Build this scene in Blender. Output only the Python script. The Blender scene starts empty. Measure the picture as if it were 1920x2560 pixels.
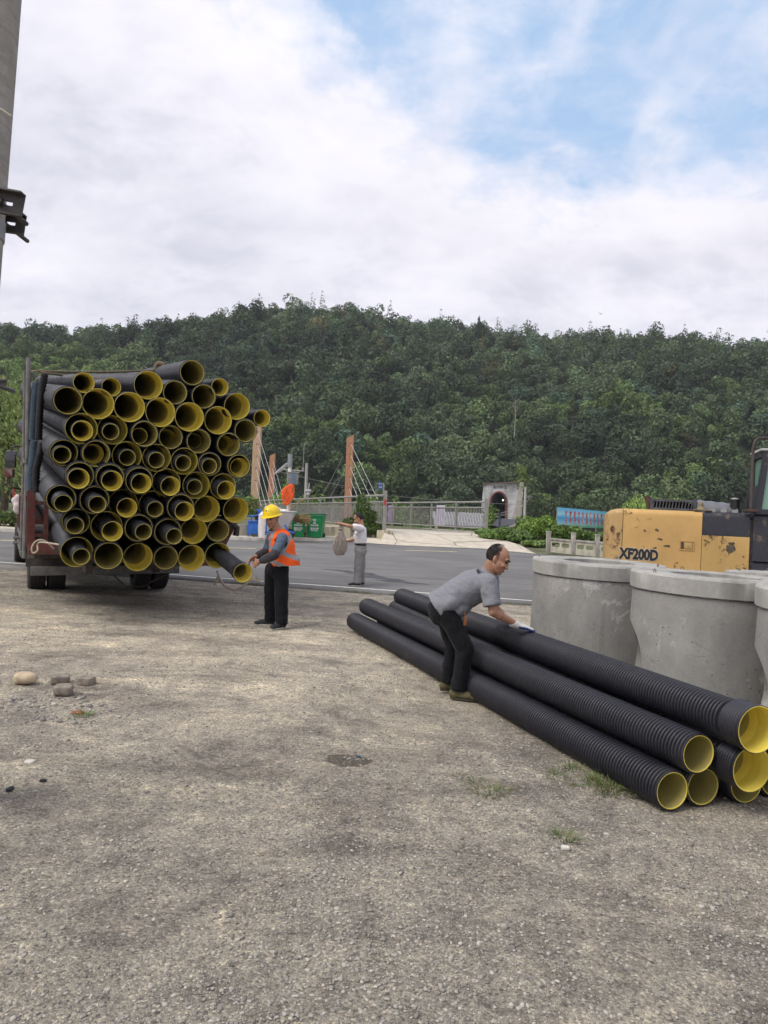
import bpy, bmesh, math, random
import numpy as np
from mathutils import Vector, Matrix, Quaternion
R_ = math.radians
sc = bpy.context.scene
COL = sc.collection

# ------------------------------------------------------------------ camera
W, H, F = 1920.0, 2560.0, 1880.0
CAM = Vector((0, 0, 1.5))
PITCH, ROLL = math.atan(17 / F), 0.040
_F = Vector((0, math.cos(PITCH), math.sin(PITCH)))
_U0 = Vector((0, -math.sin(PITCH), math.cos(PITCH)))
_R0 = Vector((1, 0, 0))
_R = _R0 * math.cos(ROLL) + _U0 * math.sin(ROLL)
_U = -_R0 * math.sin(ROLL) + _U0 * math.cos(ROLL)
cd = bpy.data.cameras.new('camera')
cam = bpy.data.objects.new('camera', cd)
COL.objects.link(cam)
cam.matrix_world = Matrix(((_R.x, _U.x, -_F.x, 0), (_R.y, _U.y, -_F.y, 0), (_R.z, _U.z, -_F.z, 1.5), (0, 0, 0, 1)))
cd.sensor_fit = 'VERTICAL'
cd.sensor_height = 36
cd.lens = F / H * 36
cd.clip_start = 0.05
cd.clip_end = 5000
sc.camera = cam


def ray(px, py):
    return _R * ((px - W / 2) / F) + _U * (-(py - H / 2) / F) + _F


def at(px, py, y):                       # point on the sight line at world distance y
    d = ray(px, py)
    return CAM + d * (y / d.y)


def onz(px, py, z):
    d = ray(px, py)
    return CAM + d * ((z - CAM.z) / d.z)


def proj(p):
    v = Vector(p) - CAM
    w = v.dot(_F)
    return (W / 2 + F * v.dot(_R) / w, H / 2 - F * v.dot(_U) / w)


# ------------------------------------------------------------------ world, sun, exposure
SUN_EL, SUN_AZ = R_(52), R_(-118)         # azimuth from +Y, clockwise; sun stands to the left and a little behind
sunv = Vector((math.sin(SUN_AZ) * math.cos(SUN_EL), math.cos(SUN_AZ) * math.cos(SUN_EL), math.sin(SUN_EL)))
sl = bpy.data.lights.new('sun', 'SUN')
sl.energy = 1.6
sl.angle = R_(32)
sl.color = (1.0, 0.95, 0.88)
so = bpy.data.objects.new('sun', sl)
COL.objects.link(so)
so.rotation_euler = (-sunv).to_track_quat('-Z', 'Y').to_euler()

wd = bpy.data.worlds.new('World')
sc.world = wd
wd.use_nodes = True
nt = wd.node_tree
N, L = nt.nodes, nt.links
N.clear()
out = N.new('ShaderNodeOutputWorld')
bg = N.new('ShaderNodeBackground')
L.new(bg.outputs[0], out.inputs[0])
sky = N.new('ShaderNodeTexSky')
sky.sky_type = 'NISHITA'
sky.sun_disc = False
sky.sun_elevation = SUN_EL
sky.sun_rotation = SUN_AZ
sky.air_density = 1.0
sky.dust_density = 1.5
sky.ozone_density = 1.2


def nd(t, **k):
    n = N.new(t)
    for a, b in k.items():
        setattr(n, a, b)
    return n


def wmath(op, a, b=None, c=None):
    n = nd('ShaderNodeMath', operation=op)
    for i, v in enumerate((a, b, c)):
        if v is None:
            continue
        if isinstance(v, (int, float)):
            n.inputs[i].default_value = v
        else:
            L.new(v, n.inputs[i])
    return n.outputs[0]


def wramp(fac, pts):
    n = nd('ShaderNodeValToRGB')
    cr = n.color_ramp
    while len(cr.elements) < len(pts):
        cr.elements.new(0.5)
    for e, (p, c) in zip(cr.elements, pts):
        e.position = p
        e.color = (*c, 1) if len(c) == 3 else c
    L.new(fac, n.inputs[0])
    return n.outputs[0]


tc = nd('ShaderNodeTexCoord')
sep = nd('ShaderNodeSeparateXYZ')
L.new(tc.outputs['Generated'], sep.inputs[0])
zc = wmath('ADD', wmath('MAXIMUM', sep.outputs[2], 0.0), 0.35)
cx = wmath('DIVIDE', sep.outputs[0], zc)
cy = wmath('DIVIDE', sep.outputs[1], zc)
comb = nd('ShaderNodeCombineXYZ')
L.new(cx, comb.inputs[0])
L.new(cy, comb.inputs[1])


def wnoise(scale, detail, rough, dist=0.0, off=(0, 0, 0), stretch=(1, 1, 1), rot=0):
    mp = nd('ShaderNodeMapping')
    mp.inputs['Location'].default_value = off
    mp.inputs['Scale'].default_value = stretch
    mp.inputs['Rotation'].default_value = (0, 0, rot)
    L.new(comb.outputs[0], mp.inputs[0])
    n = nd('ShaderNodeTexNoise')
    n.inputs['Scale'].default_value = scale
    n.inputs['Detail'].default_value = detail
    n.inputs['Roughness'].default_value = rough
    n.inputs['Distortion'].default_value = dist
    L.new(mp.outputs[0], n.inputs['Vector'])
    return n.outputs['Fac']


n1 = wnoise(2.6, 9, 0.62, 0.15, (3.1, 1.7, 0), (1, 1.2, 1))
n2 = wnoise(8.0, 8, 0.6, 0.3, (7.3, 2.2, 0), (0.8, 1.4, 1), 0.5)
n3 = wnoise(1.6, 8, 0.55, 0.3, (1.2, 9.4, 0), (1, 1.6, 1), 0.3)
# opening of blue sky high on the right: bounded in the cloud plane by two slanted edges
# (cloud sheet runs from the upper left down to the right)
ea = wmath('MULTIPLY', wmath('SUBTRACT', wmath('ADD', wmath('MULTIPLY', cx, 1.12), 1.15), cy), 0.67)
eb = wmath('SUBTRACT', wmath('SUBTRACT', 1.255, wmath('MULTIPLY', wmath('MAXIMUM', wmath('SUBTRACT', cx, 0.25), 0.0), 0.28)), cy)
ec = wmath('SUBTRACT', cy, 0.45)
edge = wmath('MINIMUM', wmath('MINIMUM', ea, eb), ec)
n4 = wnoise(9.0, 10, 0.64, 0.2, (2.3, 5.2, 0))
m = wmath('ADD', wmath('ADD', wmath('MULTIPLY', edge, 2.2), wmath('MULTIPLY', wmath('SUBTRACT', n1, 0.5), -0.60)), wmath('MULTIPLY', wmath('SUBTRACT', n4, 0.5), -0.75))
open_ = wramp(m, [(0.0, (0, 0, 0)), (0.26, (1, 1, 1))])
wisp = wramp(n2, [(0.43, (0, 0, 0)), (0.66, (1, 1, 1))])
wisp2 = wramp(wnoise(4.2, 9, 0.62, 0.25, (4.4, 3.1, 0), (1.5, 1.0, 1), 0.7), [(0.44, (0, 0, 0)), (0.64, (1, 1, 1))])
cover = wmath('SUBTRACT', 1.0, wmath('MULTIPLY', open_, wmath('SUBTRACT', 1.0, wmath('ADD', wmath('MULTIPLY', wisp, 0.36), wmath('MULTIPLY', wisp2, 0.44)))))
n4a = wnoise(4.6, 12, 0.66, 0.2, (6.1, 0.7, 0), (1, 1.3, 1), 0.4)
ccol = wramp(n3, [(0.34, (0.555, 0.545, 0.595)), (0.47, (0.515, 0.51, 0.56)), (0.62, (0.44, 0.44, 0.495))])
ccol2 = wramp(n4a, [(0.38, (1.04, 1.04, 1.03)), (0.5, (0.97, 0.97, 0.98)), (0.62, (0.84, 0.845, 0.875))])
cm = nd('ShaderNodeMixRGB', blend_type='MULTIPLY')
cm.inputs[0].default_value = 1
L.new(ccol, cm.inputs[1])
L.new(ccol2, cm.inputs[2])
# the cloud's sunlit fringe towards the opening
fr = wramp(wmath('ADD', m, 0.5), [(0.0, (0, 0, 0)), (0.45, (1, 1, 1)), (0.8, (0.7, 0.7, 0.7))])
cm2 = nd('ShaderNodeMixRGB', blend_type='MIX')
L.new(wmath('MULTIPLY', fr, 0.6), cm2.inputs[0])
L.new(cm.outputs[0], cm2.inputs[1])
cm2.inputs[2].default_value = (0.585, 0.57, 0.605, 1)
blue = nd('ShaderNodeMixRGB', blend_type='MIX')
sk = nd('ShaderNodeMixRGB', blend_type='MULTIPLY')
sk.inputs[0].default_value = 1
sk.inputs[2].default_value = (0.10, 0.10, 0.10, 1)
L.new(sky.outputs[0], sk.inputs[1])
L.new(sk.outputs[0], blue.inputs[1])
blue.inputs[0].default_value = 0.80
blue.inputs[2].default_value = (0.26, 0.375, 0.54, 1)
mixs = nd('ShaderNodeMixRGB', blend_type='MIX')
L.new(cover, mixs.inputs[0])
L.new(blue.outputs[0], mixs.inputs[1])
L.new(cm2.outputs[0], mixs.inputs[2])
L.new(mixs.outputs[0], bg.inputs[0])
bg.inputs[1].default_value = 1.0

sc.view_settings.view_transform = 'Standard'
sc.view_settings.look = 'None'
sc.view_settings.exposure = 0.86
sc.view_settings.gamma = 1
sc.cycles.use_denoising = True
sc.cycles.max_bounces = 6
sc.cycles.diffuse_bounces = 3
sc.cycles.glossy_bounces = 3
sc.cycles.transmission_bounces = 4
sc.cycles.volume_bounces = 0
sc.cycles.use_adaptive_sampling = True
sc.cycles.adaptive_threshold = 0.02
sc.cycles.caustics_reflective = False
sc.cycles.caustics_refractive = False

# ------------------------------------------------------------------ helpers
def tag(o, label=None, cat=None, group=None, kind=None):
    if label: o['label'] = label
    if cat: o['category'] = cat
    if group: o['group'] = group
    if kind: o['kind'] = kind
    return o


def empty(name, loc=(0, 0, 0), rz=0.0, label=None, cat=None, group=None):
    o = bpy.data.objects.new(name, None)
    COL.objects.link(o)
    o.location = loc
    o.rotation_euler = (0, 0, rz)
    o.empty_display_size = 0.1
    return tag(o, label, cat, group)


def copy_tree(o, parent=None):
    c = o.copy()
    COL.objects.link(c)
    c.parent = parent
    for ch in list(o.children):
        copy_tree(ch, c)
    return c


def sock(nt_, v, s):
    if isinstance(v, (int, float)):
        s.default_value = v
    elif isinstance(v, (tuple, list)):
        s.default_value = (*v, 1) if len(v) == 3 else v
    else:
        nt_.links.new(v, s)


class M:
    """small node-material builder"""
    def __init__(s, name):
        s.m = bpy.data.materials.new(name)
        s.m.use_nodes = True
        s.t = s.m.node_tree
        s.n = s.t.nodes
        s.b = s.n['Principled BSDF']
        s.out = s.n['Material Output']
        s.tc = s.n.new('ShaderNodeTexCoord')

    def node(s, t, ins=None, **k):
        n = s.n.new(t)
        for a, b in k.items():
            setattr(n, a, b)
        for a, b in (ins or {}).items():
            sock(s.t, b, n.inputs[a])
        return n

    def vec(s, scale=(1, 1, 1), loc=(0, 0, 0), src='Object', rot=(0, 0, 0)):
        return s._map(scale, loc, src, rot)

    def _map(s, scale, loc, src, rot):
        n = s.n.new('ShaderNodeMapping')
        n.inputs['Location'].default_value = loc
        n.inputs['Rotation'].default_value = rot
        n.inputs['Scale'].default_value = scale
        s.t.links.new(getattr(s, 'base', None) or s.tc.outputs[src], n.inputs[0])
        return n

    def noise(s, scale, detail=5, rough=0.55, dist=0.0, vec=None, src='Object'):
        v = (vec or s.vec(src=src)).outputs[0]
        return s.node('ShaderNodeTexNoise', {'Vector': v, 'Scale': scale, 'Detail': detail, 'Roughness': rough, 'Distortion': dist}).outputs['Fac']

    def voro(s, scale, vec=None, src='Object', feature='F1', out='Distance', rand=1.0):
        v = (vec or s.vec(src=src)).outputs[0]
        return s.node('ShaderNodeTexVoronoi', {'Vector': v, 'Scale': scale, 'Randomness': rand}, feature=feature).outputs[out]

    def math(s, op, a, b=0.0, c=None):
        n = s.node('ShaderNodeMath', {0: a, 1: b}, operation=op)
        if c is not None: sock(s.t, c, n.inputs[2])
        return n.outputs[0]

    def ramp(s, fac, pts, interp='LINEAR'):
        n = s.n.new('ShaderNodeValToRGB')
        cr = n.color_ramp
        cr.interpolation = interp
        while len(cr.elements) < len(pts):
            cr.elements.new(0.5)
        for e, (p, c) in zip(cr.elements, pts):
            e.position = p
            e.color = (c, c, c, 1) if isinstance(c, (int, float)) else (*c, 1)
        s.t.links.new(fac, n.inputs[0])
        return n.outputs[0]

    def mix(s, fac, a, b, mode='MIX'):
        return s.node('ShaderNodeMixRGB', {0: fac, 1: a, 2: b}, blend_type=mode).outputs[0]

    def bump(s, h, strength=0.3, dist=0.01, prev=None):
        n = s.node('ShaderNodeBump', {'Height': h, 'Strength': strength, 'Distance': dist})
        if prev is not None: s.t.links.new(prev, n.inputs['Normal'])
        return n.outputs[0]

    def set(s, col=None, rough=None, metal=None, normal=None, spec=None, sub=None):
        if col is not None: sock(s.t, col, s.b.inputs['Base Color'])
        if rough is not None: sock(s.t, rough, s.b.inputs['Roughness'])
        if metal is not None: sock(s.t, metal, s.b.inputs['Metallic'])
        if spec is not None: sock(s.t, spec, s.b.inputs['Specular IOR Level'])
        if normal is not None: s.t.links.new(normal, s.b.inputs['Normal'])
        return s.m


def simple(name, col, rough=0.6, metal=0.0, var=0.18, scale=6.0, bump=0.15, bs=40.0, spec=0.4, bd=0.004):
    m = M(name)
    a = tuple(c * (1 - var) for c in col)
    b = tuple(min(1, c * (1 + var)) for c in col)
    f = m.noise(scale, 6, 0.6)
    c = m.ramp(f, [(0.32, a), (0.68, b)])
    nrm = m.bump(m.noise(bs, 4, 0.6), bump, bd) if bump else None
    return m.set(c, rough, metal, nrm, spec)


class MB:
    def __init__(s):
        s.v, s.f, s.mi = [], [], []
        s.cur = 0

    def add(s, vs, fs):
        o = len(s.v)
        s.v.extend([tuple(v) for v in vs])
        s.f.extend([tuple(i + o for i in f) for f in fs])
        s.mi.extend([s.cur] * len(fs))
        return s

    def box(s, c, d, rot=None, bev=0.0):
        x, y, z = d[0] / 2, d[1] / 2, d[2] / 2
        if bev > 0:
            bm = bmesh.new()
            bmesh.ops.create_cube(bm, size=1)
            bmesh.ops.scale(bm, vec=d, verts=bm.verts)
            bmesh.ops.bevel(bm, geom=bm.edges[:], offset=bev, segments=2, affect='EDGES', profile=0.6)
            vs = [v.co.copy() for v in bm.verts]
            bm.verts.index_update()
            fs = [[v.index for v in f.verts] for f in bm.faces]
            bm.free()
        else:
            vs = [Vector(p) for p in ((-x, -y, -z), (x, -y, -z), (x, y, -z), (-x, y, -z), (-x, -y, z), (x, -y, z), (x, y, z), (-x, y, z))]
            fs = [(0, 3, 2, 1), (4, 5, 6, 7), (0, 1, 5, 4), (1, 2, 6, 5), (2, 3, 7, 6), (3, 0, 4, 7)]
        if rot is not None:
            vs = [rot @ v for v in vs]
        return s.add([v + Vector(c) for v in vs], fs)

    def bar(s, p0, p1, w, h, up=(0, 0, 1)):
        p0, p1 = Vector(p0), Vector(p1)
        d = (p1 - p0)
        l = d.length
        d.normalize()
        u = Vector(up)
        r = d.cross(u)
        if r.length < 1e-4: r = d.cross(Vector((1, 0, 0)))
        r.normalize()
        u = r.cross(d)
        vs = [p + r * a * w / 2 + u * b * h / 2 for p in (p0, p1) for a, b in ((-1, -1), (1, -1), (1, 1), (-1, 1))]
        return s.add(vs, [(0, 1, 2, 3), (7, 6, 5, 4), (0, 4, 5, 1), (1, 5, 6, 2), (2, 6, 7, 3), (3, 7, 4, 0)])

    def tube(s, pts, r, seg=10, cap=True, sy=1.0, up=None):
        pts = [Vector(p) for p in pts]
        rs = r if isinstance(r, (list, tuple)) else [r] * len(pts)
        vs, fs = [], []
        pu = Vector(up) if up else None
        for i, p in enumerate(pts):
            d = (pts[min(i + 1, len(pts) - 1)] - pts[max(i - 1, 0)])
            if d.length < 1e-9: d = Vector((0, 0, 1))
            d.normalize()
            if pu is None:
                pu = Vector((0, 0, 1)) if abs(d.z) < 0.9 else Vector((1, 0, 0))
            a = d.cross(pu)
            if a.length < 1e-5: a = d.orthogonal()
            a.normalize()
            b = a.cross(d)
            if up is None: pu = b
            for k in range(seg):
                t = 2 * math.pi * k / seg
                vs.append(p + a * math.cos(t) * rs[i] + b * math.sin(t) * rs[i] * sy)
        for i in range(len(pts) - 1):
            for k in range(seg):
                k2 = (k + 1) % seg
                fs.append((i * seg + k, i * seg + k2, (i + 1) * seg + k2, (i + 1) * seg + k))
        if cap:
            fs.append(tuple(range(seg - 1, -1, -1)))
            fs.append(tuple(range((len(pts) - 1) * seg, len(pts) * seg)))
        return s.add(vs, [f[::-1] for f in fs])

    def caps(s, p0, p1, r0, r1, seg=14, flat=1.0, up=None):
        """tapered limb with round ends"""
        p0, p1 = Vector(p0), Vector(p1)
        d = p1 - p0
        l = max(d.length, 1e-5)
        d = d / l
        pts, rs = [], []
        for k in range(5):
            t = math.pi / 2 * (1 - k / 4)
            pts.append(p0 - d * r0 * math.sin(t)); rs.append(max(r0 * math.cos(t), r0 * 0.05))
        for k in range(1, 5):
            t = math.pi / 2 * k / 4
            pts.append(p1 + d * r1 * math.sin(t)); rs.append(max(r1 * math.cos(t), r1 * 0.05))
        pts.insert(5, p1); rs.insert(5, r1)
        return s.tube(pts, rs, seg, True, flat, up)

    def ell(s, c, r, rot=None, seg=20, rings=12):
        vs, fs = [], []
        c = Vector(c)
        r = (r, r, r) if isinstance(r, (int, float)) else r
        vs.append(Vector((0, 0, r[2])))
        for i in range(1, rings):
            t = math.pi * i / rings
            for k in range(seg):
                a = 2 * math.pi * k / seg
                vs.append(Vector((math.sin(t) * math.cos(a) * r[0], math.sin(t) * math.sin(a) * r[1], math.cos(t) * r[2])))
        vs.append(Vector((0, 0, -r[2])))
        for k in range(seg):
            fs.append((0, 1 + k, 1 + (k + 1) % seg))
        for i in range(rings - 2):
            for k in range(seg):
                k2 = (k + 1) % seg
                fs.append((1 + i * seg + k, 1 + (i + 1) * seg + k, 1 + (i + 1) * seg + k2, 1 + i * seg + k2))
        b = 1 + (rings - 2) * seg
        for k in range(seg):
            fs.append((b + k, len(vs) - 1, b + (k + 1) % seg))
        if rot is not None: vs = [rot @ v for v in vs]
        return s.add([v + c for v in vs], fs)

    def lathe(s, prof, seg=48, axis='Z', close=False):
        """prof: (r, h) list; revolve"""
        n = len(prof)
        vs = []
        for k in range(seg):
            a = 2 * math.pi * k / seg
            ca, sa = math.cos(a), math.sin(a)
            for r, h in prof:
                vs.append((r * ca, r * sa, h) if axis == 'Z' else ((r * ca, h, r * sa) if axis == 'Y' else (h, r * ca, r * sa)))
        fs = []
        m = n if close else n - 1
        for k in range(seg):
            k2 = (k + 1) % seg
            for i in range(m):
                j = (i + 1) % n
                q = (k * n + i, k2 * n + i, k2 * n + j, k * n + j)
                fs.append(q if axis != 'Y' else q[::-1])
        return s.add(vs, fs)

    def prism(s, pts, off):
        """polygon (3D points) extruded by off"""
        n = len(pts)
        pts = [Vector(p) for p in pts]
        off = Vector(off)
        vs = pts + [p + off for p in pts]
        fs = [tuple(range(n - 1, -1, -1)), tuple(range(n, 2 * n))]
        fs += [(i, (i + 1) % n, n + (i + 1) % n, n + i) for i in range(n)]
        return s.add(vs, fs)

    def xf(s, mat):
        s.v = [tuple(mat @ Vector(v)) for v in s.v]
        return s

    def build(s, name, mats, parent=None, smooth=35, loc=None):
        me = bpy.data.meshes.new(name)
        me.from_pydata(s.v, [], s.f)
        for m_ in (mats if isinstance(mats, (list, tuple)) else [mats]):
            me.materials.append(m_)
        if isinstance(mats, (list, tuple)) and len(mats) > 1:
            me.polygons.foreach_set('material_index', s.mi)
        if smooth:
            me.polygons.foreach_set('use_smooth', [True] * len(me.polygons))
            me.set_sharp_from_angle(angle=R_(smooth))
        me.update()
        o = bpy.data.objects.new(name, me)
        COL.objects.link(o)
        if parent is not None: o.parent = parent
        if loc is not None: o.location = loc
        return o


def np_mesh(name, V, Fq, mat, attr=None, parent=None, smooth=False, attrname='tint', mats=None, mi=None):
    """V (n,3) array, Fq (m,k) array of faces with equal k"""
    me = bpy.data.meshes.new(name)
    V = np.asarray(V, dtype=np.float32)
    Fq = np.asarray(Fq, dtype=np.int32)
    k = Fq.shape[1]
    me.vertices.add(len(V))
    me.vertices.foreach_set('co', V.ravel())
    me.loops.add(Fq.size)
    me.loops.foreach_set('vertex_index', Fq.ravel())
    me.polygons.add(len(Fq))
    me.polygons.foreach_set('loop_start', np.arange(0, Fq.size, k, dtype=np.int32))
    me.polygons.foreach_set('loop_total', np.full(len(Fq), k, dtype=np.int32))
    if smooth: me.polygons.foreach_set('use_smooth', np.ones(len(Fq), dtype=bool))
    for mm in (mats or [mat]): me.materials.append(mm)
    if mi is not None: me.polygons.foreach_set('material_index', np.asarray(mi, dtype=np.int32))
    if attr is not None:
        a = me.attributes.new(attrname, 'FLOAT_COLOR', 'POINT')
        a.data.foreach_set('color', np.asarray(attr, dtype=np.float32).ravel())
    me.update(calc_edges=True)
    me.validate()
    o = bpy.data.objects.new(name, me)
    COL.objects.link(o)
    if parent is not None: o.parent = parent
    return o


def bake(o, mods):
    """apply modifiers given as (type, dict) and keep the result as plain mesh"""
    for t, kw in mods:
        md = o.modifiers.new(t, t)
        for a, b in kw.items(): setattr(md, a, b)
    dg = bpy.context.evaluated_depsgraph_get()
    dg.update()
    me = bpy.data.meshes.new_from_object(o.evaluated_get(dg), depsgraph=dg)
    old = o.data
    mats = [m_ for m_ in old.materials]
    o.modifiers.clear()
    o.data = me
    if not me.materials:
        for m_ in mats: me.materials.append(m_)
    bpy.data.meshes.remove(old)
    return o


def organic(name, mb, mat, parent, voxel=0.008, smooth=6, fac=0.5):
    o = mb.build(name, mat, parent, smooth=0)
    bake(o, [('REMESH', dict(mode='VOXEL', voxel_size=voxel)), ('SMOOTH', dict(factor=fac, iterations=smooth))])
    o.data.polygons.foreach_set('use_smooth', [True] * len(o.data.polygons))
    return o


def text(name, body, size, mat, mw, parent=None, ext=0.002, bold=0.0, align='CENTER', sx=1.0):
    cu = bpy.data.curves.new(name, 'FONT')
    cu.body = body
    cu.size = size
    cu.align_x = align
    cu.align_y = 'CENTER'
    cu.extrude = ext
    cu.offset = bold
    cu.resolution_u = 3
    o = bpy.data.objects.new(name, cu)
    COL.objects.link(o)
    dg = bpy.context.evaluated_depsgraph_get()
    dg.update()
    me = bpy.data.meshes.new_from_object(o.evaluated_get(dg), depsgraph=dg)
    bpy.data.objects.remove(o)
    me.materials.clear()
    me.materials.append(mat)
    t = bpy.data.objects.new(name, me)
    COL.objects.link(t)
    if parent is not None: t.parent = parent
    t.matrix_local = mw @ Matrix.Diagonal((sx, 1, 1, 1))
    return t


def rotm(x=0, y=0, z=0):
    return (Matrix.Rotation(R_(z), 3, 'Z') @ Matrix.Rotation(R_(y), 3, 'Y') @ Matrix.Rotation(R_(x), 3, 'X'))


# ------------------------------------------------------------------ terrain
def sclamp(x, a, b):
    return np.clip(x, a, b)


def G(x, y):
    """ground height"""
    x = np.asarray(x, dtype=float); y = np.asarray(y, dtype=float)
    t = -0.02 * sclamp(x, -26, 12)
    r = 0.035 * (np.clip(y + 0.131 * sclamp(x, -20, 20), 15.6, 42) - 15.6)
    s_ = y + 0.131 * sclamp(x, -20, 20)
    z = t + r + 0.05 * np.clip(s_ - 28.5, 0, 5.5)
    # land falls to the river behind the fence
    fall = np.clip((y - 46) / 14, 0, 1)
    z = z - fall * (z + 2.5)
    return z


def g(x, y): return float(G(x, y))


def ong(px, py, add=0.0):
    y = 10.0
    d = ray(px, py)
    lo, hi = 1.5, 60.0
    for _ in range(60):
        y = (lo + hi) / 2
        p = CAM + d * (y / d.y)
        if p.z > g(p.x, p.y) + add: lo = y
        else: hi = y
    return CAM + d * (y / d.y)
HAZE = 0.00016
# ------------------------------------------------------------------ ground materials
def gravel_material():
    m = M('yard_gravel')
    big = m.noise(0.30, 10, 0.68, 0.5)
    mid = m.noise(1.5, 12, 0.76, 0.5)
    sm = m.noise(5.5, 12, 0.78, 0.3, vec=m.vec(loc=(1.3, 2.1, 0)))
    grit = m.noise(34, 6, 0.80, 0.0)
    fine = m.noise(110, 5, 0.8)
    v1 = m.voro(95, out='Color')
    v1d = m.voro(95)
    xyz = m.node('ShaderNodeSeparateXYZ', {0: m.tc.outputs['Object']})
    X, Y = xyz.outputs[0], xyz.outputs[1]
    # dusty driven-over ground further out, greyer loose gravel near the camera and beside the truck
    far_ = m.math('ADD', m.math('MULTIPLY', m.math('SUBTRACT', Y, 2.6), 0.20), m.math('MULTIPLY', m.math('SUBTRACT', big, 0.5), 2.6))
    farm = m.ramp(far_, [(0.0, 0.0), (1.0, 1.0)])
    base = m.mix(farm, (0.46, 0.423, 0.368), (0.59, 0.533, 0.445))
    tr = m.math('ADD', m.math('MULTIPLY', m.math('SUBTRACT', m.math('ADD', m.math('MULTIPLY', X, -0.35), Y), 11.3), 0.55), m.math('MULTIPLY', m.math('SUBTRACT', mid, 0.5), 2.0))
    base = m.mix(m.math('MULTIPLY', m.ramp(tr, [(0.0, 0.0), (0.8, 1.0)]), 0.75), base, (0.335, 0.31, 0.275))
    patch = m.ramp(mid, [(0.38, (0.60, 0.59, 0.60)), (0.45, (0.84, 0.835, 0.84)), (0.52, (1.0, 1.0, 0.99)), (0.58, (1.08, 1.07, 1.04)), (0.64, (1.34, 1.31, 1.24))])
    trk = m.noise(1.0, 10, 0.68, 0.6, vec=m.vec(scale=(0.38, 1.7, 1), rot=(0, 0, 0.12), loc=(2, 5, 0)))
    patch = m.mix(1.0, patch, m.ramp(trk, [(0.38, (0.74, 0.73, 0.73)), (0.47, (0.96, 0.96, 0.96)), (0.56, (1.03, 1.03, 1.02)), (0.65, (1.24, 1.22, 1.16))]), 'MULTIPLY')
    patch = m.mix(1.0, patch, m.ramp(sm, [(0.36, (0.62, 0.62, 0.63)), (0.46, (0.93, 0.93, 0.93)), (0.54, (1.03, 1.03, 1.02)), (0.62, (1.36, 1.34, 1.28))]), 'MULTIPLY')
    c = m.mix(1.0, base, patch, 'MULTIPLY')
    st = m.noise(0.9, 10, 0.72, 0.8, vec=m.vec(loc=(3.3, 8.1, 0)))
    st = m.math('ADD', st, m.math('ADD', m.math('MULTIPLY', m.math('SUBTRACT', sm, 0.5), 0.45), m.math('MULTIPLY', m.math('SUBTRACT', grit, 0.5), 0.25)))
    c = m.mix(m.ramp(st, [(0.57, 0.0), (0.66, 0.55)]), c, (0.17, 0.155, 0.150))
    # one damp spot with its own outline
    wx, wy = DAMP
    dd = m.math('ADD', m.math('MULTIPLY', m.math('POWER', m.math('MULTIPLY', m.math('SUBTRACT', X, wx), 1 / 0.15), 2.0), 1.0), m.math('POWER', m.math('MULTIPLY', m.math('SUBTRACT', Y, wy), 1 / 0.14), 2.0))
    dd = m.math('ADD', dd, m.math('MULTIPLY', m.math('SUBTRACT', sm, 0.5), 1.6))
    c = m.mix(m.ramp(dd, [(0.75, 0.72), (1.0, 0.0)]), c, (0.085, 0.072, 0.062))
    bw = m.node('ShaderNodeSeparateColor', {0: v1}).outputs[0]
    peb = m.ramp(bw, [(0.0, (0.52, 0.52, 0.54)), (0.35, (0.95, 0.94, 0.93)), (0.85, (1.12, 1.11, 1.08)), (0.97, (1.75, 1.72, 1.62))])
    c = m.mix(0.75, c, peb, 'MULTIPLY')
    c = m.mix(1.0, c, m.ramp(grit, [(0.34, (0.58, 0.57, 0.56)), (0.47, (0.97, 0.97, 0.97)), (0.55, (1.03, 1.03, 1.02)), (0.68, (1.36, 1.34, 1.30))]), 'MULTIPLY')
    c = m.mix(0.8, c, m.ramp(fine, [(0.34, (0.60, 0.60, 0.60)), (0.66, (1.38, 1.36, 1.32))]), 'MULTIPLY')
    v3c = m.node('ShaderNodeSeparateColor', {0: m.voro(36, out='Color')})
    v3d = m.voro(36)
    isst = m.math('MULTIPLY', m.ramp(v3d, [(0.26, 1.0), (0.34, 0.0)]), m.math('GREATER_THAN', v3c.outputs[0], 0.80))
    stc = m.ramp(v3c.outputs[1], [(0.0, (0.13, 0.125, 0.125)), (0.45, (0.27, 0.25, 0.225)), (0.8, (0.42, 0.39, 0.34)), (1.0, (0.62, 0.59, 0.53))])
    c = m.mix(m.math('MULTIPLY', isst, 0.85), c, stc)
    h1 = m.ramp(v1d, [(0.0, 1.0), (0.5, 0.3), (0.8, 0.0)])
    n = m.bump(m.noise(6, 10, 0.75), 0.9, 0.06)
    n = m.bump(grit, 1.0, 0.022, n)
    n = m.bump(h1, 0.7, 0.006, n)
    n = m.bump(isst, 0.9, 0.012, n)
    return m.set(c, 0.95, 0, n, 0.15)


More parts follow.
